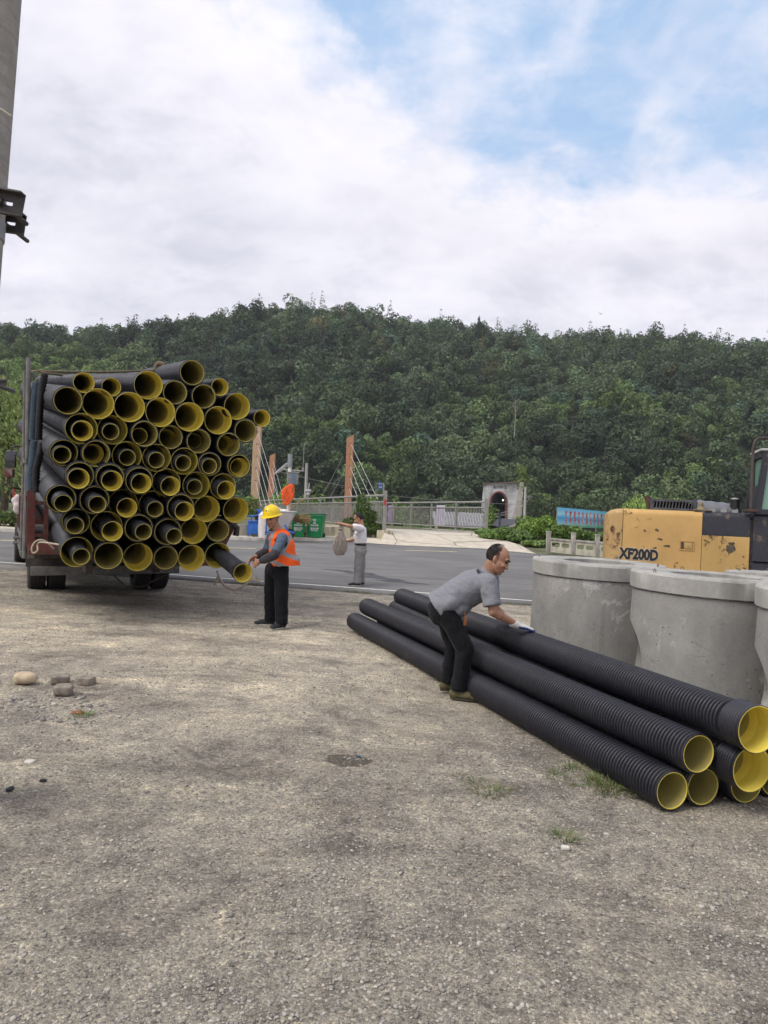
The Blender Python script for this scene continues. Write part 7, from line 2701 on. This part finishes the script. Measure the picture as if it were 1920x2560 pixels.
def hand(mb, w, d, n, thumb, curl=18, s=1.0, grow=0.0):
    """wrist point, finger direction, palm normal, thumb side (+1/-1)"""
    w, d, n = Vector(w), Vector(d).normalized(), Vector(n)
    n = (n - d * n.dot(d)).normalized()
    l = d.cross(n)
    Rm = Matrix((d, l, n)).transposed()
    mb.ell(w + d * 0.048 * s, ((0.052 + grow) * s, (0.040 + grow) * s, (0.0155 + grow) * s), Rm, 16, 10)
    lens = [0.070, 0.079, 0.073, 0.056]
    for i in range(4):
        li = i if thumb > 0 else 3 - i
        off = (1.5 - i) * 0.0195 * s
        p = w + d * (0.082 + (0.004 if i in (1, 2) else 0)) * s + l * off
        mb.caps(w + d * 0.03 * s + l * off * 0.8, p, (0.010 + grow) * s, (0.0095 + grow) * s, 10)
        ang = R_(curl * 0.5)
        spread = (1.5 - i) * 0.05
        L3 = lens[li] * s
        for fr_ in (0.45, 0.31, 0.24):
            dd = (d * math.cos(ang) + n * math.sin(ang) + l * spread).normalized()
            q = p + dd * L3 * fr_
            mb.caps(p, q, (0.0088 + grow) * s, (0.0080 + grow) * s, 10)
            p = q
            ang += R_(curl)
    # thumb from the side of the palm near its base
    t0 = w + d * 0.022 * s + l * thumb * 0.026 * s
    t1 = t0 + (d * 0.6 + l * thumb * 0.75 + n * 0.25).normalized() * 0.040 * s
    t2 = t1 + (d * 0.9 + l * thumb * 0.35 + n * 0.35).normalized() * 0.030 * s
    mb.caps(t0, t1, (0.013 + grow) * s, (0.0105 + grow) * s, 10)
    mb.caps(t1, t2, (0.0105 + grow) * s, (0.0085 + grow) * s, 10)


def shoe(root, ankle, d, mats, L_=0.27, soleM=None, s=1.0, high=0.0, name='shoe'):
    d = Vector(d); d.z = 0; d.normalize()
    a = Vector(ankle)
    l = Vector((-d.y, d.x, 0))
    Rm = Matrix((d, l, Vector((0, 0, 1)))).transposed()
    z0 = a.z - 0.09
    c = Vector((a.x, a.y, z0))
    b = MB()
    b.ell(c + d * -0.03 + Vector((0, 0, 0.045)), (0.052 * s, 0.040 * s, 0.045), Rm)
    b.caps(c + d * -0.025 + Vector((0, 0, 0.05)), c + Vector((0, 0, 0.10 + high)) + d * -0.01, 0.040 * s, 0.041 * s, 14)
    b.ell(c + d * 0.07 + Vector((0, 0, 0.038)), (0.10 * s, 0.045 * s, 0.036), Rm)
    b.ell(c + d * 0.14 + Vector((0, 0, 0.030)), (0.060 * s, 0.045 * s, 0.028), Rm)
    b.ell(c + d * 0.03 + Vector((0, 0, 0.060)), (0.06 * s, 0.036 * s, 0.034), Rm @ rotm(0, 18, 0))
    sh = organic(name, b, mats, root, 0.006, 3)
    so_ = MB()
    out_ = []
    for k in range(28):
        t = 2 * math.pi * k / 28
        x = 0.060 + 0.131 * math.cos(t)
        y = (0.040 if x > 0.05 else 0.036) * math.sin(t)
        out_.append(c + d * x * s + l * y * s)
    so_.prism(out_, Vector((0, 0, 0.014)))
    so_.build('sole', soleM or mats, sh, smooth=40)
    return sh


def person(loc, label):
    return empty('person', loc, 0, label, 'person')


# ================= the bending man at the pile
fz_ = g(0.7, 6.5)
O = Vector((0.66, 6.54, fz_))
PM = person(tuple(O), 'man in a grey polo shirt bending over the pile, gloved hands on the top pipe')
W2 = lambda x, y, z: Vector((x, y, z)) - O
J = dict(ankR=W2(0.690, 6.38, 0.085), ankL=W2(0.630, 6.68, 0.085), kneeR=W2(0.735, 6.40, 0.42), kneeL=W2(0.665, 6.64, 0.415),
         hipR=W2(0.575, 6.46, 0.715), hipL=W2(0.555, 6.66, 0.735), waist=W2(0.665, 6.55, 0.845), chest=W2(0.80, 6.52, 0.945),
         shR=W2(0.905, 6.335, 0.995), shL=W2(0.965, 6.665, 1.005), neck=W2(0.925, 6.49, 1.055), elR=W2(0.945, 6.28, 0.760), wrR=W2(1.150, 6.35, 0.655),
         elL=W2(0.985, 6.79, 0.79), wrL=W2(1.115, 6.735, 0.665))
HC = W2(0.995, 6.455, 1.190)
HR = frame((0.80, -0.38, -0.42), (0.42, 0.02, 0.85))
b = MB()
head(b, HC, HR, 1.0)
b.caps(J['neck'] + Vector((-0.01, 0.0, -0.02)), HC + HR @ Vector((-0.03, 0, -0.05)), 0.062, 0.056, 16)
spine = [(J['hipR'] + J['hipL']) / 2, J['waist'], J['chest'], (J['shR'] + J['shL']) / 2]
up_ = Vector((0.55, 0, -0.8))
b.tube(spine, [0.125, 0.12, 0.135, 0.10], 20, True, 0.75, up_)
b.caps(J['shR'], J['shL'], 0.055, 0.055)
for s_ in 'RL':
    b.caps(J['hip' + s_], J['knee' + s_], 0.075, 0.055); b.caps(J['knee' + s_], J['ank' + s_], 0.050, 0.038)
    b.caps(J['sh' + s_], J['el' + s_], 0.050, 0.040); b.caps(J['el' + s_], J['wr' + s_], 0.042, 0.027)
    b.ell(J['el' + s_].lerp(J['wr' + s_], 0.25), (0.042, 0.042, 0.042))
dR, dL = Vector((0.93, 0.16, -0.20)), Vector((0.9, -0.28, -0.42))
nD = Vector((-0.1, 0.10, -1))
hand(b, J['wrR'], dR, nD, 1, 8, 1.0)
hand(b, J['wrL'], dL, nD, -1, 14, 1.0)
organic('body', b, SK2, PM, 0.005, 5)
face_parts(PM, HC, HR, 1.0, 0.007)
def bald_test(p):
    if p.x > 0.035 + max(0, 0.06 - p.z) * 0.0 and p.z < 0.125: return 0.0
    if p.z < -0.045 + max(p.x + 0.05, 0) * 0.85: return 0.0
    a = 1.0
    if p.z > 0.085 and p.x > -0.045: a = 0.30
    if p.x > -0.01: a *= max(0.0, 1 - (p.x + 0.01) / 0.030) * 0.5
    if p.x > -0.01 and p.z > 0.06: a = 0.0
    return a


hs = strands(PM, HC, HR, 1.0, bald_test, 6500, (0.035, 0.031, 0.030), 0.014, 'hair')
h2 = hair(PM, HC, HR, 0.995, front=-0.022, low=-0.042, bald=True, mat=HAIR)
h2.parent = hs
GWH = cloth_mat('white_knit_glove', (0.62, 0.62, 0.60), wr=0.5, bs=40)
GBL = simple('blue_rubber_palm', (0.018, 0.045, 0.21), 0.5, var=0.15)
for s_, dd, th, cu_ in (('R', dR, 1, 8), ('L', dL, -1, 14)):
    b = MB()
    w = J['wr' + s_]
    hand(b, w, dd, nD, th, cu_, 1.0, 0.0035)
    b.caps(w - dd.normalized() * 0.035, w + dd.normalized() * 0.01, 0.034, 0.034)
    gl_ = organic('glove', b, GWH, PM, 0.004, 2)
    b = MB()
    hand(b, w + Vector((0, 0, -0.0065)) + dd.normalized() * 0.006, dd, nD, th, cu_, 1.0, 0.0040)
    organic('rubber_palm', b, GBL, gl_, 0.004, 2)
# polo shirt
SHG = cloth_mat('grey_polo_cloth', (0.205, 0.21, 0.232), var=0.03, wr=0.4, scale=(1.3, 0.5, 0.8), bs=7)
b = MB()
b.tube([spine[0] + Vector((-0.060, 0, 0.005)), J['waist'] + Vector((-0.015, 0, 0.0)), J['chest'], (J['shR'] + J['shL']) / 2 + Vector((-0.02, 0, 0)), J['neck'] + Vector((-0.03, 0, -0.02))], [0.180, 0.168, 0.172, 0.155, 0.09], 26, True, 0.88, up_)
b.ell(J['waist'] + Vector((0.02, -0.02, -0.085)), (0.13, 0.14, 0.085), rotm(0, -38, 0))
b.ell(J['hipR'] + Vector((0.012, -0.008, 0.085)), (0.125, 0.100, 0.080), rotm(0, -20, 0))
b.caps(J['shR'] + Vector((-0.02, 0.03, 0.0)), J['shL'] + Vector((-0.02, -0.03, 0)), 0.085, 0.085)
b.caps(J['shR'], J['shR'].lerp(J['elR'], 0.50), 0.080, 0.078, 16)
b.caps(J['shL'], J['shL'].lerp(J['elL'], 0.60), 0.080, 0.075, 16)
b.tube([J['shR'].lerp(J['elR'], 0.3), J['shR'].lerp(J['elR'], 0.80)], [0.080, 0.078], 16)
b.tube([J['shL'].lerp(J['elL'], 0.3), J['shL'].lerp(J['elL'], 0.75)], [0.078, 0.072], 16)
garment('polo_shirt', b, SHG, PM, 0.008, 5, 0.022)
# collar
cl = MB()
nk = J['neck']; ax_ = (HC - nk).normalized()
pts_ = []
Rc = frame(ax_, (1, 0, 0))
for k in range(25):
    t = 2 * math.pi * k / 24
    pts_.append(nk + ax_ * 0.012 + Rc @ Vector((0, 0.073 * math.cos(t), 0.073 * math.sin(t))))
cl.tube(pts_, 0.015, 8, True, 1.6, ax_)
cl.build('collar', SHG, PM)
cl = MB().tube([p + ax_ * 0.012 for p in pts_], 0.0065, 6); cl.build('collar_stripe', simple('dark_grey_trim', (0.09, 0.095, 0.12), 0.9), PM)
BLKC = cloth_mat('black_trouser_cloth', (0.0065, 0.0068, 0.009), var=0.2, wr=0.7, scale=(1, 1, 0.5), bs=7)
b = MB()
b.ell((J['hipR'] + J['hipL']) / 2 + Vector((-0.022, 0, -0.010)), (0.132, 0.172, 0.125), rotm(0, 35, 0), 26, 18)
b.tube([(J['hipR'] + J['hipL']) / 2, J['waist'] + Vector((-0.02, 0, -0.05))], [0.150, 0.128], 22, True, 0.78, up_)
for s_ in 'RL':
    hp, kn, an = J['hip' + s_], J['knee' + s_], J['ank' + s_]
    b.caps(hp, kn, 0.092, 0.080, 18)
    b.caps(kn, an.lerp(kn, 0.10) , 0.079, 0.064, 18)
    b.tube([kn.lerp(an, 0.5), an + Vector((0.0, 0, -0.015))], [0.074, 0.066], 18)
garment('trousers', b, BLKC, PM, 0.009, 5, 0.022)
OLV = cloth_mat('olive_canvas', (0.105, 0.092, 0.048), wr=0.4, bs=14)
OSL = simple('dark_olive_sole', (0.05, 0.045, 0.028), 0.8)
shoe(PM, J['ankR'] + Vector((0, 0, 0.005)), (0.97, -0.24, 0), OLV, soleM=OSL)
shoe(PM, J['ankL'] + Vector((0, 0, 0.005)), (0.99, -0.05, 0), OLV, soleM=OSL)
kt = MB().box(W2(0.725, 6.355, 0.665), (0.028, 0.012, 0.075), bev=0.004, rot=rotm(0, 8, 0)).tube([W2(0.722, 6.357, 0.70), W2(0.715, 6.36, 0.745)], 0.006, 6)
kt.build('key_tag', simple('brown_leather_tag', (0.22, 0.075, 0.03), 0.6), PM)

# ================= the man in the orange vest
def wv(px, py, y): return at(px, py, y)
fA = ong(700, 1572); fB = ong(664, 1563)
YB = fA.y
O = Vector((fA.x * 0.5 + fB.x * 0.5, (fA.y + fB.y) / 2, g(fA.x, fA.y)))
PV = person(tuple(O), 'man in yellow helmet and orange reflective vest pulling a pipe out of the truck load')
Y0 = (fA.y + fB.y) / 2 + 0.03
Wp = lambda px, py, dy=0.0: at(px, py, Y0 + dy) - O
J = dict(ankR=Wp(704, 1556, -0.13), ankL=Wp(677, 1550, 0.10), kneeR=Wp(704, 1494, -0.12), kneeL=Wp(677, 1494, 0.08), hipR=Wp(702, 1424, -0.08), hipL=Wp(681, 1424, 0.08),
         waist=Wp(697, 1402), chest=Wp(698, 1362), shR=Wp(707, 1345, -0.17), shL=Wp(679, 1341, 0.17), neck=Wp(694, 1322, 0.0),
         elR=Wp(686, 1387, -0.30), wrR=Wp(648, 1405, -0.22), elL=Wp(668, 1379, 0.20), wrL=Wp(639, 1391, 0.02))
J['ankR'].z = 0.09; J['ankL'].z = 0.09 + g(fB.x, fB.y) - g(fA.x, fA.y)
HC = Wp(680, 1297, -0.03)
HR = frame((-0.38, -0.88, -0.24), (-0.16, -0.22, 0.95))
up_ = Vector((-1, -0.25, 0))
b = MB()
head(b, HC, HR, 1.0)
b.caps(J['neck'] + Vector((0, 0, -0.03)), HC + HR @ Vector((-0.03, 0, -0.05)), 0.060, 0.055, 16)
spine = [(J['hipR'] + J['hipL']) / 2, J['waist'], J['chest'], (J['shR'] + J['shL']) / 2]
b.tube(spine, [0.13, 0.125, 0.14, 0.12], 20, True, 0.72, up_)
b.caps(J['shR'], J['shL'], 0.055, 0.055)
for s_ in 'RL':
    b.caps(J['hip' + s_], J['knee' + s_], 0.08, 0.055); b.caps(J['knee' + s_], J['ank' + s_], 0.050, 0.038)
    b.caps(J['sh' + s_], J['el' + s_], 0.048, 0.040); b.caps(J['el' + s_], J['wr' + s_], 0.040, 0.028)
tR, tL = Wp(624, 1418, -0.13), Wp(621, 1403, -0.03)
hand(b, J['wrR'], tR - J['wrR'], Vector((-0.25, 0.9, -0.3)), -1, 34)
hand(b, J['wrL'], tL - J['wrL'], Vector((-0.1, -0.6, -0.8)), -1, 34)
organic('body', b, SK1, PV, 0.005, 5)
face_parts(PV, HC, HR, 1.0)
hair(PV, HC, HR, 1.0, front=0.0, low=-0.03, mat=BROW)
SHB = cloth_mat('blue_work_shirt', (0.085, 0.115, 0.165), wr=0.9, bs=12, scale=(1, 1, 1.5))
b = MB()
b.tube([spine[0] + Vector((0, 0, -0.03)), J['waist'], J['chest'], (J['shR'] + J['shL']) / 2 + Vector((0, 0, 0.01)), J['neck'] + Vector((0, 0, -0.02))], [0.165, 0.155, 0.165, 0.14, 0.07], 24, True, 0.76, up_)
b.caps(J['shR'], J['elR'].lerp(J['shR'], 0.1), 0.068, 0.066, 16); b.caps(J['shL'], J['elL'].lerp(J['shL'], 0.1), 0.072, 0.066, 16)
b.caps(J['shR'], J['shL'], 0.07, 0.07)
garment('shirt', b, SHB, PV, 0.009, 4, 0.020)
SLV = cloth_mat('dark_grey_oversleeve', (0.050, 0.048, 0.055), wr=0.9, bs=14)
for s_ in 'RL':
    b = MB()
    a_, c_ = J['el' + s_], J['wr' + s_]
    b.caps(a_.lerp(J['sh' + s_], 0.18), a_, 0.066, 0.066, 16)
    b.caps(a_, a_.lerp(c_, 0.45), 0.066, 0.060, 16)
    b.tube([a_.lerp(c_, 0.3), a_.lerp(c_, 0.78), a_.lerp(c_, 0.80), a_.lerp(c_, 0.93)], [0.062, 0.052, 0.040, 0.040], 16)
    garment('oversleeve', b, SLV, PV, 0.008, 2, 0.018)
# vest
m = M('orange_vest_cloth')
vo = m.vec(rot=(0, R_(-20), 0))
sx3 = m.node('ShaderNodeSeparateXYZ', {0: vo.outputs[0]})
zz3 = sx3.outputs[2]
so3 = m.node('ShaderNodeSeparateXYZ', {0: m.tc.outputs['Object']})


def band(src, c0, w):
    d_ = m.math('ABSOLUTE', m.math('SUBTRACT', src, c0))
    return m.math('LESS_THAN', d_, w / 2)


VCEN = J['waist']
zA = (Matrix.Rotation(R_(-20), 3, 'Y') @ Wp(706, 1415, -0.2)).z
zB = (Matrix.Rotation(R_(-20), 3, 'Y') @ Wp(706, 1383, -0.2)).z
xS = Wp(720, 1350, -0.2).x
b1, b2 = band(zz3, zA, 0.052), band(zz3, zB, 0.052)
upper = m.math('GREATER_THAN', zz3, zB)
v1 = m.math('MULTIPLY', band(sx3.outputs[0], (Matrix.Rotation(R_(-20), 3, 'Y') @ Wp(718, 1355, -0.2)).x, 0.050), upper)
v2 = m.math('MULTIPLY', band(sx3.outputs[0], (Matrix.Rotation(R_(-20), 3, 'Y') @ Wp(671, 1355, -0.2)).x, 0.045), upper)
mx = m.math('MAXIMUM', m.math('MAXIMUM', b1, b2), m.math('MAXIMUM', v1, v2))
oc = m.ramp(m.noise(5, 4), [(0.3, (0.78, 0.095, 0.012)), (0.7, (0.92, 0.13, 0.02))])
c = m.mix(mx, oc, (0.25, 0.25, 0.26))
w_ = m.bump(m.noise(11, 4, 0.55, 0.8), 0.9, 0.025)
m.set(c, m.ramp(mx, [(0, 0.8), (1, 0.45)]), 0, w_, 0.3)
VMAT = m.m
b = MB()
low_ = Wp(706, 1420)
b.tube([low_ + Vector((0.035, 0, -0.02)), Wp(712, 1404), J['waist'] + Vector((0.045, 0, 0.06)), J['chest'] + Vector((0.035, -0.01, 0)), (J['shR'] + J['shL']) / 2 + Vector((0.035, -0.01, 0.012)), J['neck'] + Vector((0.02, 0, -0.012))], [0.225, 0.212, 0.190, 0.182, 0.160, 0.085], 28, True, 0.92, up_)
vest = garment('vest', b, VMAT, PV, 0.009, 4, 0.020)
# cut the vest: neck opening and open bottom, front gap
bm = bmesh.new(); bm.from_mesh(vest.data)
kill = []
nk = J['neck']
lowz = low_.z
for f in bm.faces:
    c_ = f.calc_center_median()
    slope = 0.32 * (c_.x - J['waist'].x)
    if c_.z < lowz + 0.03 + max(-0.05, -slope * -0.25): kill.append(f); continue
    if (c_ - nk).length < 0.085: kill.append(f); continue
    # arm hole
    if (c_ - (J['shR'] + Vector((-0.02, -0.01, -0.055)))).length < 0.085: kill.append(f); continue
    if (c_ - (J['shL'] + Vector((-0.03, 0.02, -0.045)))).length < 0.09: kill.append(f); continue
bmesh.ops.delete(bm, geom=kill, context='FACES')
bm.to_mesh(vest.data); bm.free()
bake(vest, [('SOLIDIFY', dict(thickness=0.008, offset=-1)), ('SMOOTH', dict(factor=0.3, iterations=1))])
vest.data.polygons.foreach_set('use_smooth', [True] * len(vest.data.polygons))
b = MB()
b.tube([low_, Wp(690, 1404), spine[0]], [0.165, 0.165, 0.16], 22, True, 0.78, up_)
b = MB()
b.ell((J['hipR'] + J['hipL']) / 2 + Vector((0, 0, 0.02)), (0.125, 0.175, 0.125), rotm(0, 0, 14), 26, 18)
for s_ in 'RL':
    hp, kn, an = J['hip' + s_], J['knee' + s_], J['ank' + s_]
    b.caps(hp, kn, 0.105, 0.088, 18)
    b.tube([kn + Vector((0, 0, 0.05)), kn.lerp(an, 0.5), an + Vector((0, 0, -0.035))], [0.088, 0.085, 0.082], 18)
garment('trousers', b, BLKC, PV, 0.009, 5, 0.024)
BS = simple('black_shoe', (0.02, 0.021, 0.025), 0.6)
WS = simple('white_sole', (0.55, 0.54, 0.50), 0.6)
shoe(PV, J['ankR'] + Vector((0, 0, 0.004)), (-0.55, -0.72, 0), BS, soleM=WS)
shoe(PV, J['ankL'] + Vector((-0.02, 0, 0.004)), (-0.97, -0.2, 0), BS, soleM=WS)
# helmet
YH = simple('yellow_helmet_plastic', (0.80, 0.56, 0.012), 0.32, var=0.05, bump=0, spec=0.5)
HHR = frame((-0.40, -0.88, -0.18), (-0.14, -0.16, 0.96))
hc = HC + HHR @ Vector((-0.008, 0, 0.066))
b = MB()
seg = 48
vs, fs = [], []
rows = []
for i in range(15):
    t = (math.pi / 2) * i / 14
    r = math.sin(t); z = math.cos(t)
    rows.append((r, z * 0.120))
rows += [(1.02, -0.008), (1.06, -0.016), (1.10, -0.020), (1.10, -0.026), (1.03, -0.022), (0.97, -0.012), (0.94, 0.0)]
for (r, z) in rows:
    for k in range(seg):
        a = 2 * math.pi * k / seg
        fx = math.cos(a)
        ext = (0.020 + 0.022 * max(fx, 0) ** 2) if r > 1.05 else 0
        rid = 0.006 * math.exp(-(math.sin(a) * r / 0.16) ** 2) * (1 if z > 0.02 else 0)
        vs.append(hc + HHR @ Vector(((0.132 * r + ext) * fx, (0.110 * r + ext * 0.5) * math.sin(a), z + rid - (0.008 * max(fx, 0) if r > 1.0 else 0))))
for i in range(len(rows) - 1):
    for k in range(seg):
        k2 = (k + 1) % seg
        fs.append((i * seg + k, (i + 1) * seg + k, (i + 1) * seg + k2, i * seg + k2))
b.add(vs, fs)
hel = b.build('helmet', YH, PV, smooth=60)
mk = MB()
for (yy, zz_, s_) in ((0.0, 0.055, 0.014), (0.035, 0.055, 0.006), (0.055, 0.052, 0.006), (-0.035, 0.055, 0.006), (-0.055, 0.052, 0.006)):
    x_ = 0.132 * math.sqrt(max(0, 1 - (yy / 0.11) ** 2 - (zz_ / 0.125) ** 2)) + 0.001
    mk.ell(hc + HHR @ Vector((x_, yy, zz_)), (0.003, s_, s_ * 0.8), HHR, 8, 6)
mk.build('printed_marks', simple('navy_print', (0.03, 0.035, 0.10), 0.5, bump=0), hel)

# ================= the man in the white shirt
fA = ong(905, 1473)
fA2 = 16.1
O = Vector((at(893, 1400, fA2).x, fA2, g(at(893, 1400, fA2).x, fA2) + 0.03))
PW = person(tuple(O), 'man in a white shirt and grey trousers on the road holding up a net bundle')
Y0 = fA2
J = dict(ankR=Wp(893, 1463, -0.10), ankL=Wp(902, 1463, 0.10), kneeR=Wp(895, 1421, -0.09), kneeL=Wp(903, 1421, 0.09), hipR=Wp(899, 1378, -0.08), hipL=Wp(903, 1378, 0.08),
         waist=Wp(902, 1357), chest=Wp(901, 1334), shR=Wp(903, 1321, 0.16), shL=Wp(905, 1321, -0.16), neck=Wp(903, 1313),
         elR=Wp(873, 1315, -0.30), wrR=Wp(853, 1309, -0.22), elL=Wp(887, 1349, 0.22), wrL=Wp(866, 1353, 0.12))
J['shR'], J['shL'] = Wp(903, 1321, -0.16), Wp(903, 1321, 0.16)
J['ankR'].z = J['ankL'].z = 0.09
HC = Wp(896, 1297)
HR = frame((-0.90, -0.05, -0.38), (-0.30, 0, 0.95))
up_ = Vector((-1, 0, 0))
b = MB()
head(b, HC, HR, 1.0)
b.caps(J['neck'] + Vector((0, 0, -0.03)), HC + HR @ Vector((-0.03, 0, -0.05)), 0.060, 0.055, 16)
spine = [(J['hipR'] + J['hipL']) / 2, J['waist'], J['chest'], (J['shR'] + J['shL']) / 2]
b.tube(spine, [0.13, 0.125, 0.14, 0.12], 20, True, 0.72, up_)
b.caps(J['shR'], J['shL'], 0.055, 0.055)
for s_ in 'RL':
    b.caps(J['hip' + s_], J['knee' + s_], 0.08, 0.055); b.caps(J['knee' + s_], J['ank' + s_], 0.050, 0.038)
    b.caps(J['sh' + s_], J['el' + s_], 0.048, 0.040); b.caps(J['el' + s_], J['wr' + s_], 0.040, 0.028)
hand(b, J['wrR'], Vector((-0.95, 0.1, 0.25)), Vector((0, 0.1, -1)), 1, 52)
hand(b, J['wrL'], Vector((-0.95, -0.2, 0.1)), Vector((0.0, -1, -0.3)), 1, 45)
organic('body', b, SK3, PW, 0.006, 4)
face_parts(PW, HC, HR, 1.0)
hw_ = hair(PW, HC, HR, 0.995, front=0.0, low=-0.045, mat=BROW)
strands(hw_, HC, HR, 1.0, lambda p: 0.0 if (p.x > 0.05 or p.z < -0.045 + max(p.x + 0.05, 0) * 0.85) else 1.0, 1200, (0.025, 0.022, 0.02), 0.016, 'hair_strands', 3)
SHW = cloth_mat('white_shirt_cloth', (0.74, 0.72, 0.74), var=0.03, wr=0.9, bs=10)
b = MB()
b.tube([J['waist'] + Vector((0, 0, -0.01)), J['waist'].lerp(J['chest'], 0.5), J['chest'], (J['shR'] + J['shL']) / 2, J['neck'] + Vector((0, 0, -0.02))], [0.165, 0.168, 0.170, 0.145, 0.075], 24, True, 0.78, up_)
b.caps(J['shR'], J['shR'].lerp(J['elR'], 0.55), 0.078, 0.076, 16); b.caps(J['shL'], J['shL'].lerp(J['elL'], 0.7), 0.078, 0.072, 16)
b.caps(J['shR'], J['shL'], 0.07, 0.07)
garment('shirt', b, SHW, PW, 0.010, 4, 0.022)
GRT = cloth_mat('grey_trouser_cloth', (0.24, 0.235, 0.235), wr=0.8, bs=9, weave=0.5)
b = MB()
b.tube([J['waist'] + Vector((0, 0, -0.03)), (J['hipR'] + J['hipL']) / 2], [0.155, 0.168], 24, True, 0.78, up_)
b.ell((J['hipR'] + J['hipL']) / 2 + Vector((0.01, 0, 0)), (0.13, 0.168, 0.12))
for s_ in 'RL':
    hp, kn, an = J['hip' + s_], J['knee' + s_], J['ank' + s_]
    b.caps(hp, kn, 0.100, 0.086, 18)
    b.tube([kn + Vector((0, 0, 0.05)), kn.lerp(an, 0.5), an + Vector((0, 0, -0.04))], [0.086, 0.082, 0.086], 18)
garment('trousers', b, GRT, PW, 0.010, 4, 0.020)
b = MB()
pts_ = []
for k in range(25):
    t = 2 * math.pi * k / 24
    pts_.append(J['waist'] + Vector((0.114 * math.cos(t), 0.150 * math.sin(t), -0.040)))
b.tube(pts_, 0.012, 8, False, 1.9, (0, 0, 1))
b.build('belt', simple('black_leather_belt', (0.012, 0.011, 0.012), 0.4), PW)
shoe(PW, J['ankR'] + Vector((0, 0, 0.0)), (-1, -0.18, 0), BS, soleM=WS)
shoe(PW, J['ankL'] + Vector((0, 0, 0.0)), (-0.98, 0.1, 0), BS, soleM=WS)

# the net bundle he holds
NETM = simple('grey_net_cord', (0.46, 0.40, 0.35), 0.7, var=0.3, scale=30, bump=0)
rgn = random.Random(3)
b = MB()
top = at(853, 1313, Y0 - 0.2); bot = at(849, 1391, Y0 - 0.2)
NB = empty('net_bundle', tuple(bot), 0, 'bundle of whitish netting hanging in a teardrop from the raised hand', 'net')
H_ = top - bot
prof = [(0.0, 0.02), (0.06, 0.10), (0.18, 0.155), (0.36, 0.165), (0.55, 0.13), (0.72, 0.075), (0.84, 0.040), (0.93, 0.055), (1.0, 0.035)]


def pr_(t):
    for (a_, ra), (c_, rc) in zip(prof[:-1], prof[1:]):
        if t <= c_: return ra + (rc - ra) * (t - a_) / (c_ - a_)
    return prof[-1][1]


for k in range(130):
    a0 = rgn.uniform(0, 6.28); tw = rgn.uniform(-1.3, 1.3); dp = rgn.uniform(0.55, 1.0); t1 = rgn.uniform(0.0, 0.25)
    pts_ = []
    for j in range(10):
        t = t1 + (1 - t1) * j / 9
        a = a0 + tw * t
        r = pr_(t) * dp
        pts_.append(H_ * t + Vector((r * 1.0 * math.cos(a), r * 0.75 * math.sin(a), rgn.uniform(-0.01, 0.01))))
    b.tube(pts_, rgn.uniform(0.0025, 0.0055), 4)
for k in range(90):
    t = rgn.uniform(0.05, 0.6); r = pr_(t) * rgn.uniform(0.75, 1.0); a0 = rgn.uniform(0, 6.28)
    b.tube([H_ * (t + 0.05 * math.sin(3 * q_)) + Vector((r * math.cos(a0 + q_ * 0.35), r * 0.75 * math.sin(a0 + q_ * 0.35), 0)) for q_ in range(6)], 0.003, 4)
b.build('netting', NETM, NB, smooth=60)
MB().tube([H_ * 0.84 + Vector((0.05 * math.cos(q_ * 0.6), 0.05 * math.sin(q_ * 0.6), 0.004 * q_)) for q_ in range(14)], 0.010, 6).build('tie', ROPE, NB)

# ------------------------------------------------------------------ air between here and the hill
hzm = bpy.data.materials.new('haze_air')
hzm.use_nodes = True
ht_n = hzm.node_tree
for n_ in list(ht_n.nodes):
    if n_.type != 'OUTPUT_MATERIAL': ht_n.nodes.remove(n_)
pv = ht_n.nodes.new('ShaderNodeVolumePrincipled')
pv.inputs['Color'].default_value = (0.86, 0.90, 0.98, 1)
pv.inputs['Density'].default_value = HAZE
pv.inputs['Anisotropy'].default_value = 0.2
ht_n.links.new(pv.outputs[0], [n_ for n_ in ht_n.nodes if n_.type == 'OUTPUT_MATERIAL'][0].inputs['Volume'])
if HAZE > 0:
    hb = MB().box((0, 1150, 95), (3040, 2740, 270)).build('haze', hzm, None, smooth=0)
    tag(hb, kind='stuff', label='thin pale haze in the air over the valley', cat='haze')
